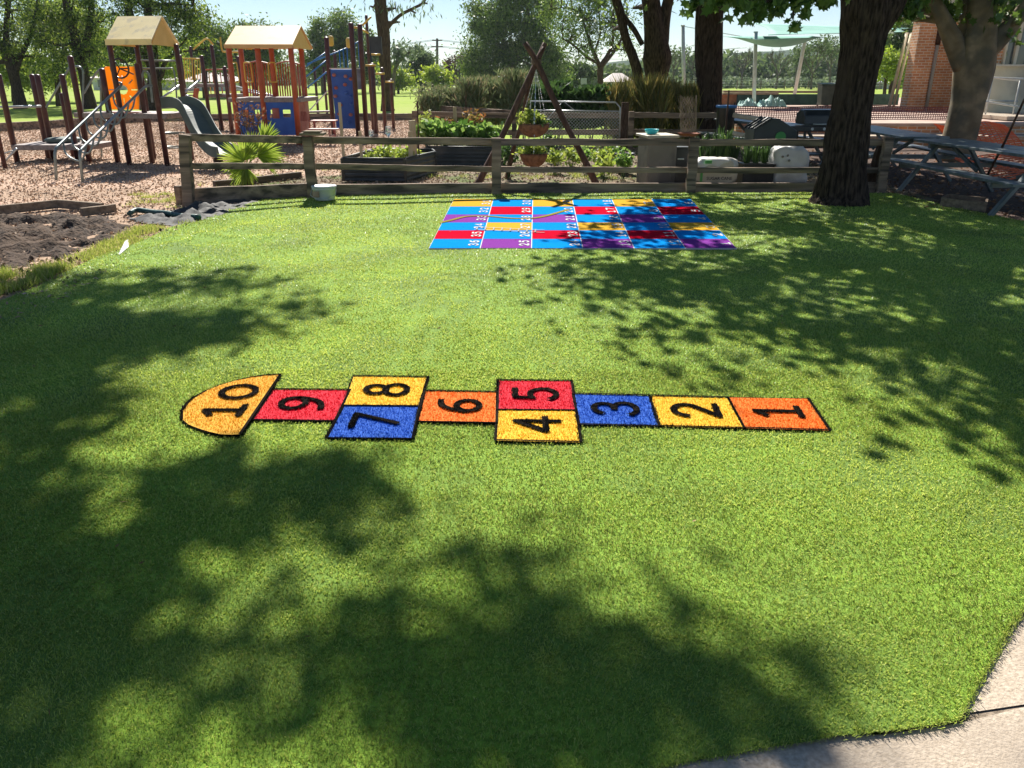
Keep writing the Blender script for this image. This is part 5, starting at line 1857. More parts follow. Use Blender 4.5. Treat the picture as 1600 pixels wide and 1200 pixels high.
# rails on the deck
zt_ = HZ(98, Y4)
for (xa, xb_) in ((xb[0], xb[1]), (xb[1], xb[2])):
    MB().tube(smooth_path([(xa, Y4, zt_ - .06), (xa + .2, Y4, zt_), ((xa + xb_) / 2, Y4, zt_ + .03), (xb_ - .2, Y4, zt_), (xb_, Y4, zt_ - .06)], 4), .02, 7).build("top_rail", "bench_red", L3, smooth=True)
    nb = 12
    for i in range(1, nb):
        x = xa + (xb_ - xa) * i / nb
        MB().tube([(x, Y4, zD), (x, Y4, zt_ - .02)], .02, 6).build("baluster", "orange_post", L3, smooth=True)
for i in range(6):
    yy = Y3 + (Y4 - Y3) * (i + .5) / 6
    MB().tube([(xs3[2] + (xb[2] - xs3[2]) * (i + .5) / 6, yy, zD), (xs3[2] + (xb[2] - xs3[2]) * (i + .5) / 6, yy, zt_ - .1)], .014, 6).build("baluster", "bench_red", L3, smooth=True)
for (x, Yh) in ((364, Y3 - .02), (386, Y4 - .3), (424, Y4 - .3)):
    a = AT(x, 98, Yh); b = AT(x, 128, Yh)
    MB().tube(smooth_path([(a.x - .09, Yh, a.z - .05), (a.x - .07, Yh, a.z), (a.x + .07, Yh, a.z), (a.x + .09, Yh, a.z - .05), (a.x + .1, Yh, b.z + .05), (a.x + .08, Yh, b.z), (a.x - .06, Yh, b.z), (a.x - .09, Yh, b.z + .05), (a.x - .09, Yh, a.z - .05)], 3), .018, 6, caps=False).build("grip", "yellow_tube", L3, smooth=True)
# driftwood branches leaning on the blue panel
root = empty("cut_branch", G(384, 240), "bare cut branches with dry leaves leaning against the blue playhouse panel", "branches")
m = MB()
Cs = []
g = np.random.default_rng(4)
for k in range(10):
    a = AT(386 + k * 2.2, 215, 18.6); b = AT(366 + k * 5.5, 160 + (k * 17 % 32), 18.6 + .02 * k)
    if k == 0: a.z = 0
    pts = limb(m, a, b, .018, .006, 5)
    for p in pts[3:]:
        for _ in range(5): Cs.append(np.array(p) + g.normal(size=3) * .05)
m.tube([(AT(392, 240, 18.6).x, 18.6, 0), AT(392, 212, 18.6)], .02, 6)
m.build("stems", "bark_dead", root)
npobj("foliage", leaf_quads(np.array(Cs), .09, .45, g), 4, MATS["dry_leaf"], root)

# ---------------------------------------------------------------- red slatted bench
Yb1 = 21.0
BN = empty("slatted_bench", G(505, 225), "low red slatted bench table beside the orange playhouse", "bench")
def slats(z_px, x0, x1, n, dy, w_, nm, Y0):
    for i in range(n):
        a, b = AT(x0, z_px, Y0), AT(x1, z_px, Y0)
        MB().bar((a.x, Y0 + i * dy, a.z), (b.x, Y0 + i * dy, a.z), w_, .03).build(nm, "bench_red", BN, bevel=.004)
slats(189, 483, 524, 3, .14, .11, "table_slat", 21.2)
slats(202, 482, 528, 2, .14, .11, "seat_slat", 20.7)
a, b = AT(490, 189, 21.3), AT(521, 189, 21.3)
for x in (a.x, b.x):
    MB().bar((x, 21.35, 0), (x, 21.35, a.z - .02), .05, .05, up=(0, 1, 0)).build("leg", "bench_red", BN)
    MB().bar((x, 20.75, 0), (x, 20.75, HZ(202, 20.7) - .02), .05, .05, up=(0, 1, 0)).build("leg", "bench_red", BN)
    MB().bar((x, 20.75, .2), (x, 21.35, .2), .04, .04).build("stretcher", "bench_red", BN)

# ---------------------------------------------------------------- climbing wall and stepped bars
CW = empty("climbing_wall", G(540, 212), "dark blue climbing wall with small holds set between tall maroon posts", "climbing wall")
Yw = 24.3
p1w = post(CW, 0, 0, 0, .07, at=Vector((AT(513, 100, Yw + .2).x, Yw + .2, 0)), tz=HZ(58, Yw))
p2w = post(CW, 560, 212, 36, .07)
p3w = post(CW, 573, 212, 38, .07)
p4w = post(CW, 520, 190, 57, .05)
p5w = post(CW, 531, 195, 79, .06)
cs = [AT(527, 201, Yw + .1), AT(557, 201, Yw + .1), AT(551, 108, Yw + .1), AT(516, 108, Yw + .1)]
cs[0].x = cs[3].x + .05
MB().prism(cs, (0, .05, 0)).build("wall_panel", "play_blue", CW, bevel=.008)
MB().bar(AT(515, 107, Yw), AT(566, 107, Yw), .1, .03).build("top_strip", "galv", CW)
random.seed(5)
for (x, y) in ((522, 117), (540, 119), (548, 123), (525, 137), (539, 132), (524, 150), (548, 150), (549, 162), (530, 178), (548, 179), (532, 164), (541, 145), (545, 191)):
    c = AT(x, y, Yw + .07)
    MB().lathe(c, [(.02, -.05), (.05, -.03), (.06, 0), (.045, .03), (.01, .045)], 8, sy=.8).build("hold", "play_blue" if random.random() < .6 else "bench_red", CW, smooth=True)
c = MB().box(AT(562, 123, Yw + 1.0), (.22, .05, .6)).build("side_panel", "cabinet_grey", CW)
SB = empty("stepped_bars", G(595, 205), "row of maroon posts with yellow pull-up bars stepping down to the right", "exercise bars")
st = [post(SB, 583, 203, 24, .045), post(SB, 588, 208, 99, .065), post(SB, 602, 203, 106, .06), post(SB, 615, 200, 124, .055)]
for (xa, ya, xb_, yb2, Yq_) in ((553, 43, 566, 43, 24.4), (566, 40, 580, 26, 24.6), (566, 46, 576, 52, 24.6), (571, 102, 587, 102, 25.0), (587, 115, 601, 115, 26.0), (602, 128, 615, 128, 27.0), (580, 85, 594, 85, 27)):
    MB().tube([AT(xa, ya, Yq_), AT(xb_, yb2, Yq_)], .028, 7).build("bar", "yellow_tube", SB, smooth=True)
c = AT(585, 71, 29)
MB().box(c, (.5, .06, .55)).build("backboard", "black_plastic", SB)
MB().tube([c + Vector((-.15, 0, 0)), c + Vector((-.15, 0, -2.9))], .04, 7).build("board_post", "black_plastic", SB, smooth=True)
OL = empty("overhead_ladder", G(490, 200), "light blue overhead ladder sloping up to the climbing wall", "overhead ladder")
for (xa, ya, Ya, xb_, yb2, Yb2) in ((478, 104, 24.8, 512, 80, 25), (478, 120, 24.8, 513, 92, 25), (480, 137, 25.5, 516, 108, 25.4), (480, 100, 27, 545, 74, 27), (545, 74, 27, 562, 64, 27)):
    MB().tube([AT(xa, ya, Ya), AT(xb_, yb2, Yb2)], .022, 7).build("rail", "light_blue", OL, smooth=True)
for x in range(530, 562, 6):
    MB().tube([AT(x, 78 - (x - 530) * .35, 27), AT(x + 2, 106, 27)], .02, 6).build("rung", "light_blue", OL, smooth=True)
for x in (494, 508):
    b = G(x + 4, 187)
    MB().tube([b, (b.x, b.y, HZ(104, b.y))], .05, 9).build("post", "maroon", OL, smooth=True)
MB().bar(AT(482, 175, 28), AT(516, 174, 28), .4, .06).build("step", "deck_grey", OL)
MB().tube([AT(484, 172, 28), AT(512, 142, 27.5)], .02, 6).build("chain", "galv", OL)
for x, y in ((545, 63), (517, 60)):
    c = AT(x, y + 4, 27)
    MB().lathe(c, [(.05, -.15), (.09, -.1), (.09, .1), (.05, .15)], 10).build("finial", "yellow_tube", OL, smooth=True)
# timber border of the mulch
random.seed(3)
BD = empty("playground_border", G(300, 188), "low timber log border between the bark mulch and the sports field", "border")
bpts = [(-60, 208), (60, 201), (160, 194), (250, 189), (340, 188), (430, 187.5), (540, 187), (645, 187)]
for (x0, y0), (x1, y1) in zip(bpts[:-1], bpts[1:]):
    a, b = G(x0, y0), G(x1, y1)
    MB().bar((a.x, a.y, .11), (b.x, b.y, .11), .16, .26, jit=.01, n=4).build("log", "rail_timber", BD, bevel=.02)
# ---------------------------------------------------------------- terrace with brick edge, on the right
TZ = .5
m = MB()
m.prism([(5.7, 21.4, TZ), (60, 21.4, TZ), (60, 48, TZ), (9.5, 48, TZ), (5.7, 30, TZ)][::-1], (0, 0, -.7))
o = m.build("terrace_ground", "terrace")
tag(o, "raised pale terrace floor in front of the brick wall", "ground", None, 'structure')
rw = empty("brick_retaining_wall", (12, 21.3, 0), "low red brick step wall holding up the terrace behind the orange net", "retaining wall")
MB().box((32.9, 21.29, .215), (54.4, .2, .43)).build("riser", "brick", rw)
MB().box((32.9, 21.27, .47), (54.4, .3, .07)).build("coping", "terrace", rw, bevel=.01)
MB().box((32.9, 20.75, .10), (54.4, .7, .20)).build("lower_step", "brick", rw)
MB().box((32.9, 20.72, .225), (54.4, .78, .045)).build("step_tread", "concrete", rw, bevel=.008)

# sandpit with dark green cover
sy = 34.5
a, b = AT(1140, 160, sy), AT(1420, 160, sy)
sp_ = empty("sandpit", (12, sy + 2, TZ), "low sandpit wall draped with dark green shade cloth under the sails", "sandpit")
zt = HZ(147, sy + 1)
MB().box(((AT(1152, 150, sy + 1).x + b.x) / 2, sy + 1, (TZ + zt) / 2), (b.x - AT(1152, 150, sy + 1).x, .12, zt - TZ)).build("cloth_wall", "tarp_green", sp_)
MB().box((AT(1140, 155, sy + 1.4).x, sy + 2.2, (TZ + zt) / 2), (1.0, 2.2, zt - TZ - .02)).build("timber_wall", "brick_plain", sp_)
MB().bar(AT(1128, 146.5, sy + 1), AT(1215, 146.5, sy + 1), .3, .07).build("edge_board", "sleeper", sp_)
MB().bar(AT(1130, 143, sy + 6), AT(1340, 144, sy + 6), .3, .10).build("back_board", "sleeper", sp_)
random.seed(8)
for i, (px, py, w_, lab) in enumerate(((1168, 158, 26, "crumpled pale teal cloth heap left of the sail pole"), (1205, 160, 44, "long crumpled teal and red cloth heap on the terrace right of the sail pole"))):
    c = AT(px, py, sy - 1.2)
    k = pxm(sy, .5)
    m = MB()
    nx, ny = 18, 8
    vs = []
    for i2 in range(nx + 1):
        for j in range(ny + 1):
            u, v = i2 / nx - .5, j / ny - .5
            h = max(0, (.30 + .35 * noise.noise(Vector((u * 9, v * 6, 3.3 + i * 5))))) * max(0, 1 - (2 * v) ** 2) * max(0, 1 - (2 * u) ** 4)
            vs.append((c.x + u * w_ * k, sy - 1.2 + v * .9, TZ + .004 + h * .9))
    fs = [(a_ * (ny + 1) + b_, (a_ + 1) * (ny + 1) + b_, (a_ + 1) * (ny + 1) + b_ + 1, a_ * (ny + 1) + b_ + 1) for a_ in range(nx) for b_ in range(ny)]
    m.add(vs, fs)
    o = m.build("cloth_heap", "crumple_teal", None)
    tag(o, lab, "cloth")

# shade sails
def sail(name, corners, sagm, label, mat_="sail_green"):
    n = 14
    P = [Vector(c) for c in corners]
    vs, fs = [], []
    for i in range(n + 1):
        for j in range(n + 1):
            u, v = i / n, j / n
            if len(P) == 4:
                p = (P[0] * (1 - u) + P[1] * u) * (1 - v) + (P[3] * (1 - u) + P[2] * u) * v
                cenp = (P[0] + P[1] + P[2] + P[3]) / 4
                e = 1 - 4 * (u - .5) ** 2
                f = 1 - 4 * (v - .5) ** 2
                pull = .10 * (e * (1 - f) + f * (1 - e))
                p = p.lerp(cenp, pull)
                p.z -= sagm * e * f
            vs.append(p)
    for i in range(n):
        for j in range(n):
            fs.append((i * (n + 1) + j, (i + 1) * (n + 1) + j, (i + 1) * (n + 1) + j + 1, i * (n + 1) + j + 1))
    o = MB().add(vs, fs).build(name, mat_, None, smooth=True, solid=.006)
    tag(o, label, "shade sail")
    return o
P1 = AT(1181, 50, 34.0); P2 = AT(1258, 62, 37.0); P0 = AT(1068, 42, 36)
sail("shade_sail", [AT(1128, 57, 33), AT(1182, 62, 31.5), AT(1290, 58, 31), AT(1270, 56, 38)], .35, "nearer dark green shade sail stretched low between grey poles")
sail("shade_sail", [AT(1176, 36, 36), AT(1200, 55, 32), AT(1420, 50, 30), AT(1420, 44, 38)], .1, "upper pale green shade sail crossing above the darker one")
def pole(px0, py0, px1, py1, Y0, Y1, r, label, mat_="pole_grey", z0=None):
    a, b = AT(px0, py0, Y0), AT(px1, py1, Y1)
    if z0 is not None: b.z = z0
    o = empty("sail_pole", (b.x, b.y, b.z), label, "pole", "steel poles of the shade sails")
    MB().tube([b, a], r, 12).build("shaft", mat_, o, smooth=True)
    d = (a - b).normalized()
    MB().lathe(a, [(r * 1.15, -.02), (r * 1.15, .02), (.002, .03)], 12).build("end_plate", mat_, o)
    MB().lathe(b, [(r * 1.9, 0), (r * 1.9, .02), (r, .025)], 12).build("base_plate", mat_, o)
pole(1181, 50, 1178, 164, 34.0, 34.0, .075, "upright grey sail pole in the middle of the sandpit", z0=TZ)
pole(1258, 62, 1241, 144, 37, 38.5, .075, "grey sail pole leaning to the right behind the sandpit", z0=TZ)
pole(1067, 40, 1073, 132, 36, 36, .075, "thin grey sail pole left of the two dark trunks", z0=0)
pole(1417, 52, 1390, 162, 33, 31.5, .06, "pale timber coloured pole leaning against the brick pier", "pale_log", z0=TZ)
pole(1424, 52, 1397, 160, 33.2, 31.8, .05, "second pale pole leaning just right of the first", "pale_log", z0=TZ)
for (x0, y0, x1, y1, Ya, Yb_) in ((1067, 41, 1176, 60, 36, 34), (1128, 57, 1070, 75, 33, 36)):
    m = MB().tube([AT(x0, y0, Ya), AT(x1, y1, Yb_)], .012, 5)
    o = m.build("sail_cable", "galv", None)
    tag(o, "thin steel cable from the left sail pole to the sails" if x0 == 1067 else "thin cable running down left from the corner of the dark sail", "cable")

# wheelie bins
def wbin(px, Yb_, label):
    c = AT(px, 164, Yb_)
    r = empty("wheelie_bin", (c.x, Yb_, TZ), label, "bin", "grey wheelie bins on the terrace")
    m = MB()
    h, a, b = .78, .22, .28
    vs = [(c.x - a, Yb_ - a, TZ + .05), (c.x + a, Yb_ - a, TZ + .05), (c.x + a, Yb_ + a, TZ + .05), (c.x - a, Yb_ + a, TZ + .05), (c.x - b, Yb_ - b, TZ + h), (c.x + b, Yb_ - b, TZ + h), (c.x + b, Yb_ + b, TZ + h), (c.x - b, Yb_ + b, TZ + h)]
    m.add(vs, [(3, 2, 1, 0), (4, 5, 6, 7), (0, 1, 5, 4), (1, 2, 6, 5), (2, 3, 7, 6), (3, 0, 4, 7)])
    m.build("body", "bin_grey", r, bevel=.03)
    MB().prism([(c.x - b - .02, Yb_ - b - .03, TZ + h + .005), (c.x - b - .02, Yb_ + b, TZ + h + .005), (c.x - b - .02, Yb_ + b - .02, TZ + h + .10), (c.x - b - .02, Yb_ - b + .05, TZ + h + .06)], (2 * b + .04, 0, 0)).build("lid", "bin_grey", r, bevel=.01)
    for sx in (-.2, .2):
        MB().prism([(c.x + sx - .02, Yb_ + a + .08 * cos(t), TZ + .08 + .08 * sin(t)) for t in [2 * pi * k / 14 for k in range(14)]], (.04, 0, 0)).build("wheel", "black_plastic", r)
wbin(1288, 33.6, "grey green wheelie bin standing on the terrace left of the big trunk")
wbin(1304, 33.9, "wheelie bin mostly hidden behind the big dark trunk")

# ---------------------------------------------------------------- orange safety net (faded) along the terrace
def netting(name, label, P, nu, nv, r, mat_, sag=.03, seed=2):
    """P: function (u,v)->Vector"""
    random.seed(seed)
    m = MB()
    for j in range(nv + 1):
        for i in range(nu):
            m.bar(P(i / nu, j / nv), P((i + 1) / nu, j / nv), r, r * 1.6, up=(0, 0, 1))
    for i in range(nu + 1):
        for j in range(nv):
            m.bar(P(i / nu, j / nv), P(i / nu, (j + 1) / nv), r, r * .8, up=(0, 1, 0))
    o = m.build(name, mat_)
    tag(o, label, "safety net")
def P_net(u, v):
    Y = 20.1 - .3 * sin(u * 6)
    px = 1147 + u * 365
    top, bot = 165.5 + 1.5 * sin(u * 9) + 1.2 * u, 187 + 2 * sin(u * 5 + 1) + 2 * u
    p = AT(px, bot + (top - bot) * v, Y)
    p.y += .04 * sin(v * 7 + u * 40)
    return p
netting("safety_net", "faded plastic safety net strung across in front of the terrace", P_net, 100, 7, .012, "net_faded")
for px in (1148, 1330, 1512):
    a = AT(px, 160, 20.05)
    o = MB().tube([(a.x, 20.05, -.05), (a.x, 20.05, a.z)], .018, 7).build("net_stake", "dark_pole", None)
    tag(o, {1148: "short stake holding the left end of the safety net", 1330: "short stake holding the safety net behind the big trunk", 1512: "short stake holding the right end of the safety net behind the plane tree"}[px], "stake")
def P_n2(u, v):
    c0, c1 = AT(1530, 196, 17.5), AT(1562, 198, 16.8)
    p = Vector((9.0 + u * 1.5 - v * .2, 16.9 + v * .5 + .08 * sin(u * 9), .22 + .46 * v + .05 * sin(u * 7 + v * 3)))
    return p
netting("safety_net", "bright orange safety net slumped on the ground behind the near picnic table", P_n2, 14, 15, .014, "net_orange", seed=4)
def P_n3(u, v):
    return Vector((7.75 + u * 2.2, 12.9 + v * 2.0, .05 + .10 * abs(sin(u * 6 + v * 2)) + .14 * v))
netting("safety_net", "bright orange netting heaped on the dirt under the far bench of the near table", P_n3, 18, 15, .013, "net_orange", seed=5)

# ---------------------------------------------------------------- school building
Yp = 29.0
bd = empty("school_building", (16, 30, TZ), "brick and cream school building with a downpipe and tall windows at the right", "building")
xa, xb2 = AT(1416, 168, Yp).x, AT(1443, 168, Yp).x
ztop = HZ(27, Yp)
MB().box(((xa + xb2) / 2, Yp + .25, (TZ + ztop) / 2), (xb2 - xa, .5, ztop - TZ)).build("brick_pier", "brick", bd)
MB().box(((xa + xb2) / 2, Yp + .25, ztop + .04), (xb2 - xa + .08, .58, .08)).build("pier_cap", "concrete", bd, bevel=.01)
xw = AT(1540, 168, Yp + .6).x
MB().box(((xb2 + xw) / 2, Yp + .72, (TZ + ztop) / 2 - .05), (xw - xb2 + .1, .25, ztop - TZ - .1)).build("brick_wall", "brick", bd)
a, b = AT(1449, 166, Yp + .45), AT(1458, 70, Yp + .45)
MB().tube([(a.x, Yp + .5, TZ), (a.x, Yp + .5, b.z)], .055, 10).build("downpipe", "pole_grey", bd, smooth=True)
MB().tube([(a.x, Yp + .5, b.z), (a.x, Yp + .52, ztop - .3)], .075, 10).build("rain_head", "bark_brown", bd, smooth=True)
# cream wall with windows
Yq2 = 24.8
x0, x1 = AT(1536, 170, Yq2).x, 24.0
zs, zh = HZ(104, Yq2), HZ(14, Yq2)
MB().box(((x0 + x1) / 2, Yq2 + .12, (TZ - .3 + zs) / 2), (x1 - x0, .24, zs - TZ + .3)).build("spandrel", "wall_cream", bd)
MB().box(((x0 + x1) / 2, Yq2 + .02, zs + .03), (x1 - x0, .30, .06)).build("sill", "trim_cream", bd, bevel=.01)
for i, px in enumerate((1549, 1567, 1584, 1606, 1630, 1655, 1680)):
    x = AT(px, 104, Yq2).x
    MB().box((x, Yq2 + .05, (zs + zh) / 2 + .03), (.09 if i % 2 == 0 else .06, .12, zh - zs - .06)).build("mullion", "trim_cream", bd, bevel=.008)
MB().box(((x0 + x1) / 2, Yq2 + .12, (zs + zh) / 2 + .03), (x1 - x0 - .05, .04, zh - zs - .06)).build("window_glass", "glass_dark", bd)
MB().box((x0 + .2, Yq2 + .2, (TZ + zh) / 2), (.35, .22, zh - TZ)).build("brick_wall", "brick", bd)
MB().box(((x0 + x1) / 2 - 1, Yq2 - .1, zh + .16), (x1 - x0 + 3.4, .9, .32)).build("fascia", "wall_cream", bd, bevel=.01)
MB().prism([(AT(1478, 24, Yp).x, Yp - 4.8, zh + .3), (26, Yp - 4.8, zh + .3), (26, Yp + 5, zh + 1.6), (AT(1478, 24, Yp).x, Yp + 5, zh + 1.6)], (0, 0, .1)).build("roof", "house_roof", bd)
MB().box((AT(1545, 40, Yq2 + 4).x + 4, Yp + 2.8, 2.0), (10, .3, 3.2)).build("inner_wall", "wall_cream", bd)
# ramp handrail
Yh = 23.4
hr = empty("ramp_handrail", AT(1560, 175, Yh), "grey tubular handrail in front of the cream wall", "handrail")
hr.location.z = TZ
for pts in ([AT(1538, 121, Yh), AT(1596, 123, Yh), AT(1700, 128, Yh)], [AT(1540, 120, Yh + 1.0), AT(1594, 126, Yh + .1)], [AT(1528, 157, Yh), AT(1600, 168, Yh), AT(1680, 182, Yh)], [AT(1530, 157, Yh + 1), AT(1590, 158, Yh + 1)]):
    MB().tube(pts, .024, 8).build("rail", "pole_grey", hr, smooth=True)
for (x, y) in ((1551, 122), (1594, 126), (1645, 129)):
    t = AT(x, y, Yh)
    MB().tube([(t.x, Yh, TZ - .1), t], .022, 8).build("upright", "pole_grey", hr, smooth=True)
# ramp slabs
MB().prism([(AT(1530, 172, 23.6).x, 22.2, TZ + .02), (24, 22.2, TZ + .02), (24, 24.6, TZ + .02), (AT(1530, 172, 23.6).x, 24.6, TZ + .02)], (0, 0, .10)).build("ramp_slab", "concrete", hr, bevel=.01)

# ---------------------------------------------------------------- picnic tables
def picnic(label, cx, cy, length, rz=0.0):
    """long axis along y"""
    r = empty("picnic_table", (0, 0, 0), label, "picnic table", "blue grey picnic tables")
    h, bh = .70, .42
    for i in range(4):
        MB().box((-.285 + i * .19, 0, h), (.18, length, .035)).build("table_board", "table_blue", r, bevel=.004)
    for sx in (-1, 1):
        MB().box((sx * .68, 0, bh), (.24, length, .035)).build("bench_board", "table_blue", r, bevel=.004)
    for sy_ in (-1, 1):
        y = sy_ * (length / 2 - .45)
        for sx in (-1, 1):
            MB().bar((sx * .22, y, h - .02), (sx * .72, y, -.02), .045, .07, up=(0, 1, 0)).build("leg", "table_blue", r, bevel=.004)
        MB().bar((-.74, y + .05, bh - .05), (.74, y + .05, bh - .05), .04, .07).build("bench_bearer", "table_blue", r)
        MB().bar((-.34, y + .05, h - .05), (.34, y + .05, h - .05), .04, .07).build("top_bearer", "table_blue", r)
        MB().bar((0, y, h - .07), (0, y - sy_ * .7, bh - .05), .035, .05).build("brace", "table_blue", r)
    r.location = (cx, cy, 0)
    r.rotation_euler = (0, 0, rz)
    return r
t1 = picnic("nearest blue grey picnic table at the right edge of the picture", 6.56, 11.05, 3.2, R(2))
def dup(root, label, loc, rz):
    r = root.copy(); COL.objects.link(r)
    r['label'] = label
    r.location = loc; r.rotation_euler = (0, 0, rz)
    for ch in list(root.children):
        c = ch.copy(); COL.objects.link(c); c.parent = r
    return r
dup(t1, "second blue grey picnic table, behind the nearest one and right of the big trunk", (6.62, 14.7, 0), R(-3))
dup(t1, "farthest picnic table with only its blue top seen behind the barbecue", (5.35, 17.6, 0), R(14))
# leaning stick, wooden box on the ground
a, b = AT(1603, 150, 10.4), G(1512, 300)
o = MB().tube([AT(1537, 285, 11.5), AT(1570, 222, 11.0), a], [.018, .016, .013], 7).build("leaning_stick", "dark_pole", None)
tag(o, "long brown stick leaning across the nearest picnic table", "stick")
wb = empty("timber_box", G(1505, 328), "small open timber box frame on the dirt below the nearest table", "box")
q = [G(1470, 322), G(1538, 330), G(1540, 322), G(1480, 316)]
for i in range(4):
    a, b = q[i], q[(i + 1) % 4]
    MB().bar((a.x, a.y, .05), (b.x, b.y, .05), .03, .12, jit=.003, n=2).build("side_board", "sleeper", wb)
MB().poly([(p.x, p.y, -.008) for p in q]).build("bottom", "soil", wb)
# ---------------------------------------------------------------- trees
def TP(px, py, Y, hw):
    p = AT(px, py, Y)
    return (p, hw * pxm(Y, p.z))
def gbase(px, py):
    return G(px, py)

# big dark tree in front (trunk and limbs fork above the frame); its crown shades the right of the turf
Yd = 10.95
SPD = Vector((SUN_DIR.x / SUN_DIR.z, SUN_DIR.y / SUN_DIR.z, 1.0))
def shade_blobs(ells, hrange, g, n_per_m2, cr, leaf_per_clump, keepout=True):
    """clump centres placed along the sun's line above dappled ground areas given in photo pixels"""
    C, L_ = [], []
    for (cx, cy, rx, ry, dens) in ells:
        p0, p1 = G(cx - rx, cy), G(cx + rx, cy)
        q0, q1 = G(cx, cy - ry), G(cx, cy + ry)
        area = pi / 4 * (p1 - p0).length * (q1 - q0).length
        k = max(1, int(area * n_per_m2 * dens))
        for _ in range(k):
            r_, a = sqrt(g.random()), g.random() * 2 * pi
            gp_ = G(cx + rx * r_ * cos(a), cy + ry * r_ * sin(a))
            h = g.uniform(*hrange)
            c = gp_ + SPD * h
            C.append(np.array(c))
            m = max(3, int(leaf_per_clump * g.uniform(.5, 1.5)))
            L_.append(np.array(c) + g.normal(size=(m, 3)) * cr * g.uniform(.6, 1.3) * np.array((1, 1, .6)))
    return np.array(C), np.concatenate(L_)
def out_of_view(L_):
    """drop leaves that would hang below the top of the frame"""
    d = L_ - np.array((0, 0, EYE))
    zc = d[:, 1] * CP - d[:, 2] * SP
    v = (d[:, 1] * SP + d[:, 2] * CP) / np.maximum(zc, .01)
    py = 600 - v * F_PX
    return (py < -12) | (zc < .1)

def canopy_tree(name, label, cat, base, stems, ells, hr_, bark, leafm, seed, lsize, cr, n_m2, lpc, extra=None, hubs_n=9, seg=22, nz=.12, lobed=True, ridge=0.0):
    g = np.random.default_rng(seed)
    random.seed(seed)
    root = empty(name, base, label, cat)
    mb = MB()
    tops = []
    for st in stems:
        P = [Vector(p) for p, r in st]; Rr = [r for p, r in st]
        NS = 30 if ridge else 8
        pp = smooth_path(P, NS)
        rr = [Rr[i] + (Rr[i + 1] - Rr[i]) * k / NS for i in range(len(P) - 1) for k in range(NS)] + [Rr[-1]]
        mb.tube(pp, rr, seg, nz=nz, nf=1.4, ridge=ridge)
        tops.append((pp[-1], rr[-1]))
    CC, LC = shade_blobs(ells, hr_, g, n_m2, cr, lpc)
    if extra is not None:
        CC = np.concatenate([CC, extra[0]]); LC = np.concatenate([LC, extra[1]])
    keep = out_of_view(LC)
    LC = LC[keep]
    CC = CC[out_of_view(CC)]
    # limbs: k-means style hubs
    hub = CC[g.choice(len(CC), size=min(hubs_n, len(CC)), replace=False)]
    for _ in range(5):
        d = ((CC[:, None] - hub[None]) ** 2).sum(2).argmin(1)
        hub = np.array([CC[d == i].mean(0) if (d == i).any() else hub[i] for i in range(len(hub))])
    hp = []
    for h in hub:
        h = Vector(h)
        t, r = min(tops, key=lambda q: (q[0] - h).length)
        pts = limb(mb, t, h - Vector((0, 0, .15)), r * .55, .03, 8, sag=.18, n=8)
        pts = [p for p in pts]
        hp += pts[3:]
    for c in CC:
        c = Vector(c)
        h = min(hp, key=lambda q: (q - c).length)
        limb(mb, h, c, .016, .005, 4, sag=.1, n=3)
    tr = mb.build("trunk", bark, root, smooth=True)
    if lobed: npobj("crown", leaf_lobed(LC, lsize, g), 12, MATS[leafm], root)
    else: npobj("crown", leaf_quads(LC, lsize, .5, g), 4, MATS[leafm], root)
    return root

RIGHT = [(1430, 290, 150, 20, .9), (1620, 300, 130, 25, 1.0), (1170, 272, 150, 22, .7), (1060, 350, 85, 30, .7), (960, 345, 60, 14, .5), (985, 378, 100, 14, .8), (1240, 345, 130, 22, .9), (1450, 380, 200, 40, .75), (1150, 400, 120, 12, .8), (960, 420, 130, 20, .8), (1050, 450, 170, 25, .7), (1300, 430, 260, 35, .7),
         (1600, 440, 250, 60, .7), (1230, 500, 200, 25, .6), (1450, 520, 200, 40, .75), (1650, 560, 220, 70, .8), (1100, 520, 130, 22, .55), (1080, 570, 55, 10, .7), (1180, 590, 60, 10, .55),
         (1330, 575, 130, 18, .55), (1560, 640, 120, 40, .9), (1700, 700, 160, 60, 1.0), (1590, 720, 50, 35, .8), (1400, 610, 70, 14, .5), (1060, 330, 60, 14, .5), (900, 470, 60, 10, .5), (1500, 330, 200, 22, .9),
         (1100, 312, 120, 8, .45), (1200, 475, 150, 10, .6), (1700, 380, 200, 40, 1.0)]
stD = [TP(1309, 330, Yd, 56), TP(1311, 314, Yd, 45), TP(1313, 300, Yd, 39), TP(1318, 260, Yd, 34), TP(1325, 203, Yd, 31), TP(1331, 171, Yd, 29.5), TP(1342, 107, Yd, 29), TP(1349, 67, Yd, 32), TP(1352, 27, Yd, 36), TP(1352, -10, Yd, 36), TP(1345, -120, Yd, 34)]
stD[0][0].z = -.1
forkR = [TP(1362, 40, Yd, 26), TP(1388, 5, Yd, 24), TP(1415, -50, Yd + .1, 22), TP(1450, -170, Yd + .3, 19)]
forkL = [TP(1345, 0, Yd, 26), TP(1310, -90, Yd - .2, 20), TP(1230, -220, Yd - .2, 15)]
g0 = np.random.default_rng(33)
canopy_tree("big_shade_tree", "massive dark trunked shade tree in front of the picnic tables at the right", "tree", G(1312, 312), [stD, forkR, forkL],
            RIGHT, (3.6, 5.2), "bark_dark", "leaf_maple", 33, .13, .21, 17, 23, seg=72, ridge=.09)
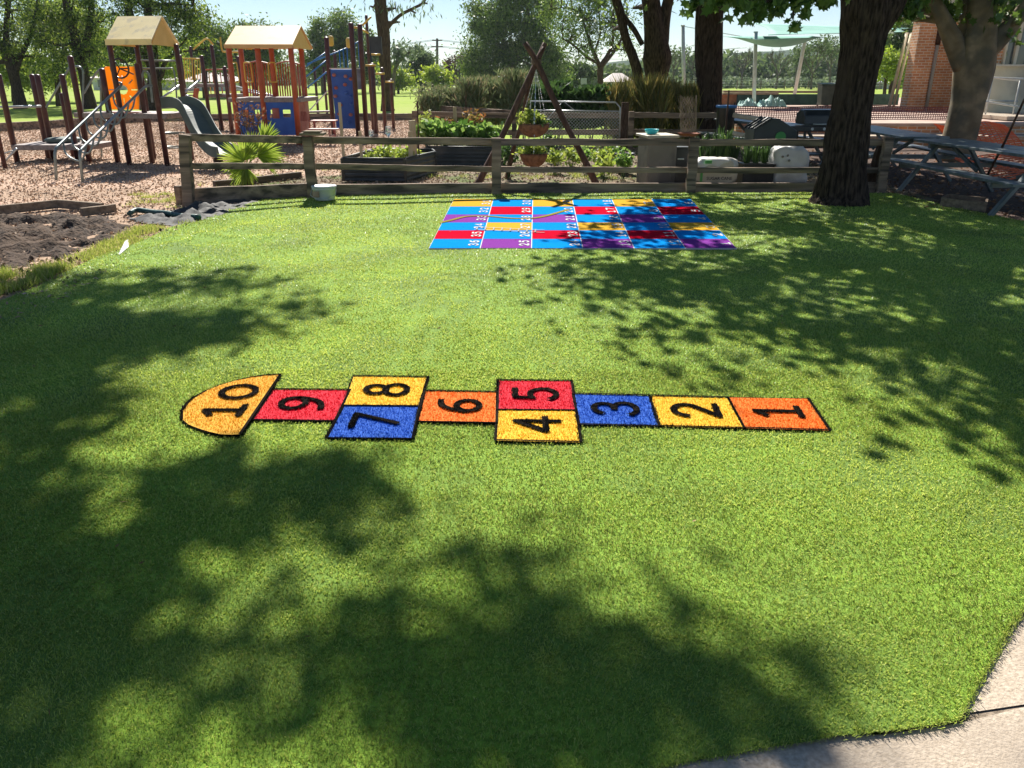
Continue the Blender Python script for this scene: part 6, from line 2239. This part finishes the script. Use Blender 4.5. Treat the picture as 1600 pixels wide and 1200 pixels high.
# hanging leafy bough that shows at the top of the frame
bl = [blob(1110, 2, 9.9, 30, 18), blob(1160, 8, 9.9, 34, 22), blob(1200, 14, 10.0, 34, 20), blob(1245, 14, 10.0, 22, 12), blob(1240, 40, 10.0, 13, 9), blob(1290, 0, 10.0, 40, 14), blob(1130, -14, 9.9, 60, 16), blob(1420, 5, 11.4, 26, 26), blob(1180, 30, 9.9, 14, 10)]
g1 = np.random.default_rng(12)
_, LB = clumps(bl, 60, 620, .05, g1, .25)
big = [o for o in COL.objects if o.name.startswith("big_shade_tree")][0]
npobj("hanging_bough", leaf_lobed(LB, .115, g1), 12, MATS["leaf_maple"], big)
m = MB()
random.seed(4)
pb = smooth_path([TP(1310, -90, Yd - .2, 20)[0], AT(1290, -20, 10.2), AT(1220, 0, 10.0), AT(1150, -2, 9.9), AT(1095, 0, 9.9)], 5)
m.tube(pb, [.05 - .002 * i for i in range(len(pb))], 6)
for b in bl[:7]:
    t = min(pb, key=lambda q: (q - Vector(b[:3])).length)
    limb(m, t, b[:3], .012, .004, 4, n=3)
m.build("bough_branch", "bark_dark", big, smooth=True)

# tall spreading tree left of the frame whose crown shades the left foreground
LEFT = [(10, 500, 150, 45, 1.0), (60, 570, 160, 40, .9), (330, 1000, 110, 40, .6), (150, 1110, 140, 50, .8), (380, 510, 100, 16, .8), (60, 520, 200, 45, 1.0), (230, 520, 150, 28, .9), (400, 490, 90, 18, .7), (300, 440, 130, 16, .7), (150, 450, 120, 20, .6), (-120, 620, 280, 110, 1.0), (50, 620, 100, 45, .9), (170, 695, 60, 20, .6),
        (400, 765, 190, 45, 1.0), (480, 830, 90, 40, .8), (330, 810, 120, 40, .8), (60, 790, 120, 40, .6), (-80, 900, 260, 160, 1.0), (100, 930, 120, 50, .9), (20, 1060, 150, 90, 1.0), (360, 890, 110, 35, .7), (440, 745, 180, 28, 1.0),
        (580, 740, 45, 30, .7), (740, 885, 100, 34, .9), (640, 960, 90, 35, .7), (620, 1060, 100, 60, 1.0), (860, 1030, 230, 80, 1.0), (1060, 1050, 130, 55, .95), (980, 1130, 200, 60, 1.0), (700, 1130, 190, 80, 1.0), (1150, 1100, 70, 40, .7), (900, 1140, 150, 60, .9), (400, 1120, 110, 60, .8), (560, 1200, 260, 50, .9), (120, 1190, 160, 50, .9),
        (430, 470, 50, 10, .6), (60, 440, 60, 12, .6), (1200, 1160, 60, 20, .5), (1130, 985, 60, 22, .5), (430, 1040, 50, 26, .4), (90, 1010, 90, 40, .9), (260, 1175, 160, 35, .9), (40, 1140, 100, 50, .9), (170, 930, 90, 35, .8), (480, 1150, 90, 40, .8)]
bt = Vector((-11.5, 12.0, 0))
canopy_tree("spreading_tree", "tall spreading tree left of the lawn casting the soft leafy shadows of the foreground", "tree", bt,
            [[(bt + Vector((0, 0, -.1)), .42), (bt + Vector((.1, 0, 1.5)), .34), (bt + Vector((.5, .1, 3.6)), .3), (bt + Vector((1.2, 0, 5.6)), .24), (bt + Vector((2.6, -.2, 7.4)), .17)]],
            LEFT, (6.4, 8.2), "bark_grey", "leaf_maple", 55, .15, .135, 27, 26, hubs_n=12, seg=14, lobed=False)

# plane tree with mottled bark
Yp2 = 17.0
st = [TP(1494, 245, Yp2, 27), TP(1500, 215, Yp2, 24), TP(1512, 160, Yp2, 25), TP(1522, 110, Yp2, 27), TP(1528, 75, Yp2, 26), TP(1534, 40, Yp2, 21), TP(1530, 0, Yp2, 19), TP(1526, -60, Yp2, 15)]
st[0][0].z = -.05
stl = [TP(1505, 105, Yp2, 14), TP(1490, 65, Yp2, 13), TP(1474, 30, Yp2, 11), TP(1460, 0, Yp2, 9.5), TP(1440, -60, Yp2, 8)]
stc = [TP(1516, 90, Yp2, 14), TP(1512, 50, Yp2 + .2, 13), TP(1516, 10, Yp2 + .2, 11), TP(1508, -60, Yp2 + .3, 9)]
str_ = [TP(1535, 85, Yp2, 16), TP(1560, 62, Yp2 - .1, 13), TP(1580, 40, Yp2 - .1, 12), TP(1600, 10, Yp2 - .1, 10), TP(1625, -50, Yp2, 8)]
bl = [blob(1470, 10, Yp2 + .3, 38, 16), blob(1420, 12, Yp2 + .5, 30, 22), blob(1490, 22, Yp2 + .6, 24, 12), blob(1560, 5, Yp2, 40, 20), blob(1590, 30, Yp2 - .3, 26, 16), blob(1440, -60, Yp2, 90, 50), blob(1530, -70, Yp2, 100, 60), blob(1640, -40, Yp2, 60, 50), blob(1505, 45, Yp2 + .3, 12, 8), blob(1400, 30, Yp2 + 1, 16, 12)]
tree("plane_tree", "plane tree with mottled tan bark forking beside the brick wall", "tree", G(1494, 247), [st, stl, stc, str_], bl, "bark_plane", "leaf_maple",
     nclump=90, nleaf=3000, lsize=.15, cr=.22, lobed=True, seed=14, seg=18, nz=.3, twigs=.4)

# dark straight trunk, and the many-stemmed dark tree left of it
Y5 = 20.9
st = [TP(1112, 235, Y5, 27), TP(1112, 205, Y5, 21), TP(1110, 160, Y5, 18), TP(1108, 100, Y5, 19.5), TP(1108, 50, Y5, 21), TP(1108, 0, Y5, 22.5), TP(1108, -50, Y5, 20)]
st[0][0].z = -.05
bl = [blob(1108, -120, Y5, 130, 60), blob(1040, -95, Y5, 60, 40), blob(1200, -110, Y5, 60, 40)]
tree("dark_tree", "straight thick dark trunk rising right of the many-stemmed tree", "tree", G(1112, 225), [st], bl, "bark_dark", "leaf_maple", nclump=60, nleaf=2500, lsize=.2, cr=.5, lobed=True, seed=15, seg=16, twigs=.3)
Y6 = 24.5
m1 = [TP(1024, 210, Y6, 22), TP(1025, 150, Y6, 15), TP(1025, 125, Y6, 15), TP(1027, 90, Y6, 21), TP(1023, 50, Y6, 16), TP(1016, 0, Y6, 14), TP(1008, -70, Y6, 11)]
m2 = [TP(1030, 95, Y6, 11), TP(1034, 60, Y6 + .1, 11), TP(1040, 20, Y6 + .1, 9), TP(1048, -20, Y6, 8), TP(1060, -80, Y6, 6)]
m3 = [TP(998, 200, Y6, 14), TP(998, 130, Y6, 7.5), TP(991, 95, Y6, 7), TP(978, 60, Y6, 6.5), TP(969, 20, Y6, 7), TP(960, -10, Y6, 7), TP(950, -70, Y6, 5)]
m4 = [TP(1004, 70, Y6, 3.5), TP(990, 45, Y6, 4), TP(975, 25, Y6, 3.5), TP(966, 5, Y6, 3)]
for q in (m1, m3): q[0][0].z = -.05
bl = [blob(960, -80, Y6, 70, 50), blob(1040, -90, Y6, 80, 50), blob(990, 8, Y6 + 1, 26, 12), blob(960, 40, Y6 + 1, 20, 16)]
tree("dark_tree", "dark many-stemmed tree with a slim leaning stem, behind the tussock grass", "tree", G(1020, 205), [m1, m2, m3, m4], bl, "bark_dark", "leaf_gum", nclump=50, nleaf=2200, lsize=.16, cr=.4, seed=16, seg=12, twigs=.5)

# gum with two stems and a branch to the right
Y7 = 43.0
g1_ = [TP(606, 176, Y7, 11), TP(604, 160, Y7, 7.5), TP(604, 130, Y7, 7), TP(602, 90, Y7, 9), TP(603, 60, Y7, 7), TP(600, 25, Y7, 6.5), TP(597, 0, Y7, 6), TP(592, -80, Y7, 4)]
g2_ = [TP(599, 75, Y7, 6), TP(594, 45, Y7, 5), TP(590, 15, Y7, 4.5), TP(586, -60, Y7, 3.5)]
g3_ = [TP(603, 48, Y7, 3.5), TP(612, 36, Y7, 3), TP(628, 22, Y7, 2.6), TP(648, 12, Y7, 2.2), TP(664, 0, Y7, 1.8), TP(690, -50, Y7, 1.2)]
g1_[0][0].z = -.05
bl = [blob(590, -80, Y7, 60, 40), blob(690, -60, Y7, 50, 40), blob(578, 4, Y7, 12, 14), blob(650, 16, Y7, 24, 12), blob(618, 8, Y7, 18, 12), blob(668, 2, Y7, 16, 10), blob(625, 30, Y7, 10, 12)]
tree("gum_tree", "tall gum tree with two upright stems and one long bare branch to the right", "tree", G(605, 173), [g1_, g2_, g3_], bl, "bark_brown", "leaf_grey", nclump=60, nleaf=1500, lsize=.28, aspect=.22, cr=.4, seed=17, seg=10, droop=1.5, twigs=.6, twr=.02)

# casuarinas at the left
def simple_tree(name, label, cat, px, footpy, Y, stempx, blobs, bark, leafm, nleaf, lsize, cr, ncl=40, seed=1, aspect=.4, group=None, twigs=.6, droop=0.3, twr=.03, shell=.45, seg=9):
    root = AT(px, footpy, Y); root.z = 0
    stems = []
    for s_ in stempx:
        q = [TP(*(list(t[:2]) + [Y + (t[3] if len(t) > 3 else 0)] + [t[2]])) for t in s_]
        stems.append(q)
    stems[0][0][0].z = -.1
    bb = [blob(b[0], b[1], Y + (b[4] if len(b) > 4 else 0), b[2], b[3]) for b in blobs]
    return tree(name, label, cat, root, stems, bb, bark, leafm, nclump=ncl, nleaf=nleaf, lsize=lsize, cr=cr, seed=seed, aspect=aspect, group=group, twigs=twigs, droop=droop, twr=twr, shell=shell, seg=seg)
CAS = "casuarinas behind the playground"
simple_tree("casuarina", "dark casuarina with a forked trunk at the far left", "tree", 32, 168, 46,
            [[(32, 172, 10), (30, 150, 8), (22, 118, 8), (16, 95, 8), (10, 70, 5), (12, 20, 4), (20, -60, 3)], [(24, 112, 5), (34, 85, 4), (50, 50, 3), (60, 0, 2.5)], [(14, 90, 4), (-6, 60, 3), (-20, 10, 2)]],
            [(10, 60, 34, 26), (-30, 30, 40, 50), (50, 80, 30, 24), (30, 0, 50, 40), (70, 40, 24, 26), (-40, 100, 40, 20), (10, -60, 80, 40)], "bark_dark", "leaf_casuarina", 15000, .17, .38, 60, 201, group=CAS)
simple_tree("casuarina", "leaning casuarina trunk behind the orange sun panel's left side", "tree", 138, 168, 46,
            [[(141, 174, 11), (138, 150, 9), (132, 120, 8), (124, 85, 8), (116, 50, 7), (106, 15, 6), (98, -50, 5)], [(126, 90, 5), (136, 60, 5), (143, 20, 5), (142, -50, 4)]],
            [(120, 95, 36, 22), (90, 60, 34, 30), (150, 70, 30, 28), (110, 10, 50, 34), (160, 20, 34, 34), (130, -60, 90, 40)], "bark_dark", "leaf_casuarina", 16000, .17, .36, 60, 202, group=CAS)
simple_tree("casuarina", "casuarina with thick twin trunks behind the yellow roofed tower", "tree", 240, 168, 44,
            [[(240, 176, 12), (240, 150, 10), (240, 120, 9), (238, 70, 8), (232, 20, 6), (228, -50, 5)], [(241, 135, 5), (252, 118, 4), (258, 98, 3.5), (272, 84, 2)], [(240, 110, 7), (215, 60, 7), (200, 10, 6)]],
            [(190, 90, 30, 22), (225, 60, 40, 30), (265, 40, 38, 32), (300, 40, 28, 28), (240, 5, 60, 34), (320, 70, 14, 18), (200, 20, 34, 30), (240, -60, 90, 40), (300, 0, 28, 20), (285, 80, 24, 18)], "bark_dark", "leaf_casuarina", 17000, .17, .36, 70, 203, group=CAS)
simple_tree("casuarina", "slim casuarina between the forked one and the leaning one", "tree", 86, 166, 50,
            [[(92, 168, 4), (90, 130, 4), (86, 80, 3), (80, 10, 3)]],
            [(88, 100, 24, 18), (60, 30, 30, 30), (95, 20, 30, 30), (75, 110, 20, 14)], "bark_dark", "leaf_casuarina", 10000, .16, .5, 40, 204, group=CAS)
# lime green trees lit through behind them
LIM = "lime green trees beyond the casuarinas"
for i, (px, py, rx, ry, lab) in enumerate([(100, 40, 50, 44, "sunlit lime green tree glowing behind the casuarinas at the far left"), (160, 80, 34, 34, "small lime green tree glowing left of the yellow roof"), (20, 100, 50, 30, "low lime green tree at the left edge"), (60, 118, 60, 14, "row of low lime shrubs under the casuarinas"), (250, 100, 30, 20, "low lime green tree seen under the yellow roof")]):
    simple_tree("lime_tree", lab, "tree", px, 150, 60, [[(px, 152, 3), (px, py + ry * .7, 3), (px, py, 2)]], [(px - rx * .4, py + ry * .2, rx * .6, ry * .6), (px + rx * .4, py, rx * .6, ry * .6), (px, py - ry * .3, rx * .6, ry * .6)], "bark_brown", "leaf_lime", 7000, .23, .55, 30, 210 + i, group=LIM)
# round green tree behind the orange roofed playhouse, pair of trees right of it
simple_tree("round_tree", "rounded bushy tree rising behind the tan playhouse roof", "tree", 398, 138, 75, [[(398, 138, 5), (398, 90, 4), (398, 50, 3)]], [(398, 50, 40, 22), (378, 70, 30, 22), (425, 72, 28, 24), (350, 90, 30, 24), (398, 95, 50, 20)], "bark_brown", "leaf_gum", 13000, .29, .6, 45, 220)
simple_tree("round_tree", "dark bushy tree between the two playground roofs", "tree", 320, 138, 70, [[(320, 138, 5), (318, 90, 4), (316, 60, 3)]], [(318, 62, 22, 26), (336, 85, 18, 20), (300, 80, 26, 24), (345, 60, 10, 12)], "bark_brown", "leaf_gum", 9500, .28, .6, 36, 221)
simple_tree("slender_gum", "slender pale green gum between the playhouse and the climbing wall", "tree", 505, 136, 90, [[(505, 136, 4), (503, 80, 3), (505, 45, 2)]], [(508, 48, 20, 20), (492, 65, 18, 16), (520, 75, 20, 20), (488, 100, 18, 16), (510, 100, 26, 18)], "bark_grey", "leaf_gum", 10000, .31, .6, 40, 222)
simple_tree("slender_gum", "taller slender gum behind the climbing wall", "tree", 540, 136, 90, [[(540, 136, 4), (540, 80, 3), (538, 40, 2)]], [(536, 38, 17, 17), (550, 50, 14, 16), (538, 66, 14, 14), (545, 84, 14, 12)], "bark_grey", "leaf_gum", 7500, .31, .6, 30, 223)
simple_tree("round_tree", "small bushy tree half behind the tall gum trunk", "tree", 580, 136, 95, [[(580, 136, 4), (580, 80, 3), (580, 60, 2)]], [(575, 70, 18, 22), (583, 100, 22, 24)], "bark_brown", "leaf_gum", 2600, .45, .6, 24, 224)
simple_tree("sparse_tree", "thin open-crowned tree right of the tall gum trunk", "tree", 617, 138, 80, [[(614, 138, 3), (617, 110, 2.5), (628, 92, 2), (640, 80, 1.4)], [(616, 112, 2), (622, 85, 1.5), (620, 70, 1)]], [(628, 80, 18, 12), (645, 78, 12, 9), (620, 95, 14, 12)], "bark_grey", "leaf_grey", 700, .4, .5, 24, 225)
simple_tree("round_tree", "dense dark upright tree left of the power pole", "tree", 657, 136, 95, [[(657, 136, 4), (657, 100, 3), (657, 85, 2)]], [(657, 86, 13, 10), (652, 105, 18, 16), (665, 108, 14, 16), (655, 122, 16, 10)], "bark_brown", "leaf_far", 7500, .31, .5, 30, 226)
simple_tree("lime_tree", "low light green bush row below the open-crowned tree", "tree", 622, 136, 88, [[(622, 137, 2), (622, 115, 2)]], [(618, 118, 16, 14), (636, 127, 14, 8), (606, 112, 10, 10)], "bark_brown", "leaf_lime", 2400, .4, .5, 20, 227)
simple_tree("lime_tree", "light green shrub right of the dense upright tree", "tree", 676, 136, 85, [[(676, 137, 2), (676, 115, 2)]], [(676, 118, 12, 14), (692, 125, 12, 10)], "bark_brown", "leaf_lime", 1700, .4, .5, 16, 228)
simple_tree("rust_tree", "rusty brown leaved tree right of the power pole", "tree", 722, 136, 100, [[(722, 137, 3), (722, 110, 3), (722, 100, 2)]], [(716, 100, 16, 12), (733, 98, 12, 12), (722, 118, 22, 14)], "bark_brown", "leaf_rust", 3400, .45, .5, 30, 229)
# big gum
simple_tree("big_gum", "large billowing grey green gum tree rising behind the rosemary bushes", "tree", 800, 140, 82,
            [[(800, 142, 8), (800, 110, 7), (792, 75, 5), (778, 50, 3)], [(800, 105, 6), (815, 65, 5), (825, 20, 4)], [(795, 85, 3), (770, 60, 2.5), (752, 45, 2)]],
            [(765, 20, 26, 24), (800, 4, 30, 22), (840, 14, 26, 26), (752, 50, 20, 18), (790, 50, 24, 16), (835, 55, 26, 22), (748, 80, 20, 14), (775, 90, 26, 16), (815, 95, 34, 22), (845, 90, 24, 24), (770, 112, 34, 12), (860, 115, 24, 14), (822, -30, 40, 22), (745, 105, 18, 14)],
            "bark_grey", "leaf_gum", 46000, .28, .75, 130, 230, twigs=.5, droop=.8)
# sparse tree
simple_tree("sparse_tree", "open spreading tree with bare looking limbs right of the tripod", "tree", 938, 145, 58,
            [[(938, 150, 5), (938, 125, 4.6), (939, 105, 4.5), (950, 85, 3), (958, 60, 2), (955, 20, 1.5)], [(938, 106, 3.5), (925, 75, 3), (915, 45, 2), (905, 10, 1.6)], [(940, 104, 3), (960, 80, 2.4), (975, 50, 1.8), (980, 10, 1.2)], [(936, 100, 2.5), (915, 88, 2), (895, 70, 1.6), (878, 60, 1.2)], [(930, 80, 2), (938, 50, 1.6), (935, 10, 1.2)]],
            [(915, 20, 40, 24), (960, 25, 30, 30), (890, 55, 26, 18), (925, 60, 30, 20), (880, 25, 24, 20), (905, 85, 26, 10), (975, 70, 18, 20), (930, -20, 60, 24), (862, 5, 20, 20)],
            "bark_brown", "leaf_gum", 11000, .19, .5, 110, 231, twigs=1.0, twr=.03)
simple_tree("round_tree", "dark shrubby tree low behind the open spreading tree", "tree", 900, 138, 90, [[(900, 138, 4), (900, 118, 3)]], [(885, 112, 26, 16), (915, 118, 26, 14), (862, 108, 24, 16)], "bark_brown", "leaf_far", 4200, .45, .5, 30, 232)

# bare winter-like trees and treeline on the right
def bare_tree(px, foot, Y, top, spread, label, seed, leafy=0):
    random.seed(seed)
    b = AT(px, foot, Y); b.z = 0
    root = empty("bare_tree", b, label, "tree", "bare branched trees along the far side of the field")
    m = MB()
    H_ = HZ(top, Y)
    k = pxm(Y, 3)
    tipl = []
    def grow(p, d, L_, r, dep):
        q = p + d * L_
        mid = (p + q) / 2 + Vector((random.uniform(-1, 1), random.uniform(-1, 1), 0)) * L_ * .07
        m.tube([p, mid, q], [r, r * .82, r * .62], 5, caps=False)
        if dep == 0:
            tipl.append(q); return
        for _ in range(random.choice((2, 3, 3))):
            nd = (d + Vector((random.uniform(-1, 1) * spread, random.uniform(-1, 1) * spread, random.uniform(-.1, .5)))).normalized()
            grow(q, nd, L_ * random.uniform(.62, .85), r * .6, dep - 1)
    grow(b, Vector((random.uniform(-.05, .05), 0, 1)), H_ * .30, .20, 5)
    m.build("trunk", "bark_dead", root, smooth=True)
    if leafy:
        g = np.random.default_rng(seed)
        T = np.array([tuple(t) for t in tipl])
        P = T[g.choice(len(T), leafy)] + g.normal(size=(leafy, 3)) * .4
        npobj("crown", leaf_quads(P, .4, .5, g), 4, MATS["leaf_far"], root)
for i, (px, foot, Y, top, lab, lf) in enumerate([(1051, 133, 120, 72, "bare tree just left of the straight dark trunk", 300), (1158, 132, 120, 72, "bare many-branched tree left of the middle sail pole", 0), (1213, 131, 120, 74, "bare spreading tree between the two sail poles", 0),
                                  (1242, 131, 125, 84, "thin leafy tree behind the leaning sail pole", 700), (1268, 132, 115, 60, "large half bare tree left of the big dark trunk", 900), (1296, 132, 118, 66, "half bare tree touching the big dark trunk", 700), (1086, 133, 130, 80, "bare tree partly behind the straight dark trunk", 100)]):
    bare_tree(px, foot, Y, top, .75, lab, 300 + i, lf)
simple_tree("round_tree", "leafy green tree left of the brick pier", "tree", 1395, 132, 70, [[(1395, 133, 4), (1395, 100, 3), (1395, 70, 2)]], [(1400, 55, 26, 20), (1385, 80, 26, 20), (1415, 85, 26, 22), (1400, 108, 34, 14), (1440, 60, 26, 30)], "bark_brown", "leaf_gum", 14000, .27, .55, 50, 240)
simple_tree("lime_tree", "sunlit yellow green tree below the leafy one by the brick pier", "tree", 1385, 134, 60, [[(1385, 134, 3), (1385, 110, 2)]], [(1388, 98, 18, 12), (1402, 110, 16, 10)], "bark_brown", "leaf_lime", 1800, .32, .5, 18, 241)

# far masses
def mass(name, label, x0, x1, Y, dY, tops, n, lsize, mat_, seed, base=0.0):
    """irregular band of foliage; tops: list of (px, py) skyline"""
    g = np.random.default_rng(seed)
    px = g.uniform(x0, x1, n // 60)
    xs, ys = [t[0] for t in tops], [t[1] for t in tops]
    tp_ = np.interp(px, xs, ys) + g.normal(size=len(px)) * 3.5
    C = []
    for p, t in zip(px, tp_):
        Yq_ = Y + g.uniform(0, dY)
        a = AT(p, t, Yq_)
        h = max(a.z, .8)
        k = 60
        r_ = h * .38 + .5
        d = unit(k, g) * (g.random((k, 1)) ** .4)
        zc = g.uniform(.25, .78) * h
        C.append(np.array((a.x, Yq_, zc)) + d * np.array((r_ * 1.3, r_ * 1.3, min(r_, h - zc, zc + .3))))
    C = np.concatenate(C)
    C[:, 2] = np.maximum(C[:, 2], base)
    o = npobj(name, leaf_quads(C, lsize, .7, g), 4, MATS[mat_])
    tag(o, label, "trees", None, 'stuff')
mass("tree_belt", "hazy belt of scrubby trees along the far right edge of the field", 930, 1560, 150, 60, [(930, 110), (1000, 100), (1050, 88), (1130, 84), (1200, 86), (1260, 92), (1300, 84), (1400, 78), (1560, 70)], 34000, .95, "leaf_far", 401)
mass("tree_belt", "far belt of dark trees behind the houses on the left", -300, 950, 165, 60, [(-300, 90), (0, 100), (250, 104), (420, 100), (600, 108), (700, 112), (780, 108), (950, 106)], 46000, 1.0, "leaf_far", 402)
mass("tree_belt", "low scrub in front of the far trees at the right", 1040, 1500, 125, 12, [(1040, 124), (1200, 122), (1300, 124), (1500, 120)], 9000, .5, "leaf_grey", 403)
# hills
m = MB()
random.seed(6)
n = 160
vs, fs = [], []
for i in range(n + 1):
    x = -1400 + 2800 * i / n
    for j, (yy, hh) in enumerate(((520, 0), (640, .5), (800, 1.0), (1100, .9), (1500, 0))):
        hgt = (17 + 9 * noise.noise(Vector((x * .003, 0.3, 1.7))) + 3.5 * noise.noise(Vector((x * .02, j, 4.4)))) * (1.25 if x > 100 else .75)
        vs.append((x, yy, hgt * hh - .5))
for i in range(n):
    for j in range(4):
        fs.append((i * 5 + j, (i + 1) * 5 + j, (i + 1) * 5 + j + 1, i * 5 + j + 1))
o = m.add(vs, fs).build("hills", "far_hill", None, smooth=True)
tag(o, "low wooded hills on the horizon", "hills", None, 'structure')

# ---------------------------------------------------------------- far houses, pole
def house(px0, px1, eave, ridge, foot, Y, label, wall="house_wall", roofm="house_roof", garage=0):
    a, b = AT(px0, foot, Y), AT(px1, foot, Y)
    ze_, zr_ = HZ(eave, Y), HZ(ridge, Y)
    W = b.x - a.x
    D = max(5, W * .55)
    r = empty("house", ((a.x + b.x) / 2, Y + D / 2, 0), label, "house", "distant houses beyond the field")
    MB().box(((a.x + b.x) / 2, Y + D / 2, ze_ / 2), (W, D, ze_)).build("wall", wall, r)
    o_ = .5
    x0, x1, y0, y1 = a.x - o_, b.x + o_, Y - o_, Y + D + o_
    ym = (y0 + y1) / 2
    in_ = min((x1 - x0) * .35, D * .5)
    m = MB()
    m.add([(x0, y0, ze_ + .01), (x1, y0, ze_ + .01), (x1, y1, ze_ + .01), (x0, y1, ze_ + .01), (x0 + in_, ym, zr_), (x1 - in_, ym, zr_)],
          [(0, 1, 5, 4), (1, 2, 5), (2, 3, 4, 5), (3, 0, 4), (3, 2, 1, 0)])
    m.build("roof", roofm, r)
    nwin = max(1, int(W / 4))
    for i in range(nwin):
        x = a.x + W * (i + .5) / nwin
        f = MB().box((x, Y - .02, ze_ * .55), (1.3, .08, 1.1)).build("window", "house_white", r)
        MB().box((x, Y - .065, ze_ * .55), (1.1, .03, .9)).build("pane", "glass_dark", f)
    return r
house(146, 176, 122, 115, 137, 110, "pale house with a pinkish roof behind the leaning casuarina", "house_white")
house(232, 262, 125, 118, 136, 110, "small pale house with a grey roof between the tower and middle frame")
house(285, 366, 128, 113, 137, 105, "long pale house with a cream hipped roof behind the climbing frame", "house_white")
house(781, 822, 120, 113, 135, 150, "small white roofed house seen through the big gum's lower branches", "house_white", "house_white")
house(948, 986, 128, 114, 134, 130, "little house with a pale hipped roof right of the sparse tree")
house(1020, 1052, 130, 125, 134, 140, "long low white shed beyond the tussock grass", "house_white", "house_white")
house(1350, 1395, 130, 123, 135, 120, "low white building beyond the field, left of the brick pier", "house_white", "house_white")
Yu = 150
t, b = AT(683, 60, Yu), AT(683, 130, Yu)
up_ = empty("power_pole", (b.x, Yu, 0), "tall timber power pole with crossarms and wires on the horizon", "power pole")
MB().tube([(b.x, Yu, 0), t], [.28, .2], 8).build("pole_shaft", "bark_grey", up_, smooth=True)
for py, hw__ in ((63, 8), (73, 9)):
    c = AT(683, py, Yu)
    k = pxm(Yu, c.z)
    MB().bar(c - Vector((hw__ * k, 0, 0)), c + Vector((hw__ * k, 0, 0)), .2, .2).build("crossarm", "bark_grey", up_)
m = MB()
for py, dx in ((62, -6), (62, 6), (72, -7), (72, 7)):
    c = AT(683 + dx, py, Yu)
    for sx in (-1, 1):
        e = c + Vector((sx * 60, 25, -.5))
        pts = [c.lerp(e, i / 8) - Vector((0, 0, 1.6 * 4 * (i / 8) * (1 - i / 8))) for i in range(9)]
        m.tube(pts, .035, 4, caps=False)
m.build("wires", "black_plastic", up_)
# white noticeboard, field fences
c = AT(912, 128, 88)
nb = empty("notice_board", (c.x, 88, 0), "small white board on posts at the edge of the field", "board")
MB().box((c.x, 88, HZ(127, 88)), (.62, .05, .6)).build("panel", "house_white", nb)
for s_ in (-.25, .25):
    MB().bar((c.x + s_, 88.04, 0), (c.x + s_, 88.04, HZ(127, 88)), .05, .05, up=(0, 1, 0)).build("post", "galv", nb)
for (x0, x1, Y, lab) in ((-60, 880, 118, "long low paddock fence along the far left edge of the field"), (1040, 1560, 118, "long low paddock fence along the far right edge of the field")):
    a, b = AT(x0, 135, Y), AT(x1, 135, Y)
    f = empty("paddock_fence", ((a.x + b.x) / 2, Y, 0), lab, "fence")
    n_ = int((b.x - a.x) / 3.2)
    for i in range(n_ + 1):
        x = a.x + (b.x - a.x) * i / n_
        if i < 98: MB().bar((x, Y, 0), (x, Y, 1.15), .12, .12, up=(0, 1, 0)).build("post", "bark_grey", f)
    for z in (.45, .8, 1.1):
        MB().tube([(a.x, Y, z), (b.x, Y, z)], .02, 4).build("wire", "galv", f)
# ---------------------------------------------------------------- air
m = MB()
m.box((0, 772, 21.5), (3100, 1700, 45.1))
hm = bpy.data.materials.new("haze")
hm.use_nodes = True
hm.node_tree.nodes.remove(hm.node_tree.nodes["Principled BSDF"])
pv = hm.node_tree.nodes.new("ShaderNodeVolumePrincipled")
pv.inputs["Color"].default_value = (.82, .9, 1, 1)
pv.inputs["Density"].default_value = .00022
pv.inputs["Anisotropy"].default_value = .2
hm.node_tree.links.new(pv.outputs[0], hm.node_tree.nodes["Material Output"].inputs["Volume"])
MATS["haze"] = hm
o = m.build("haze", "haze")
tag(o, "thin pale blue air softening the distant trees and hills", "haze", None, 'stuff')
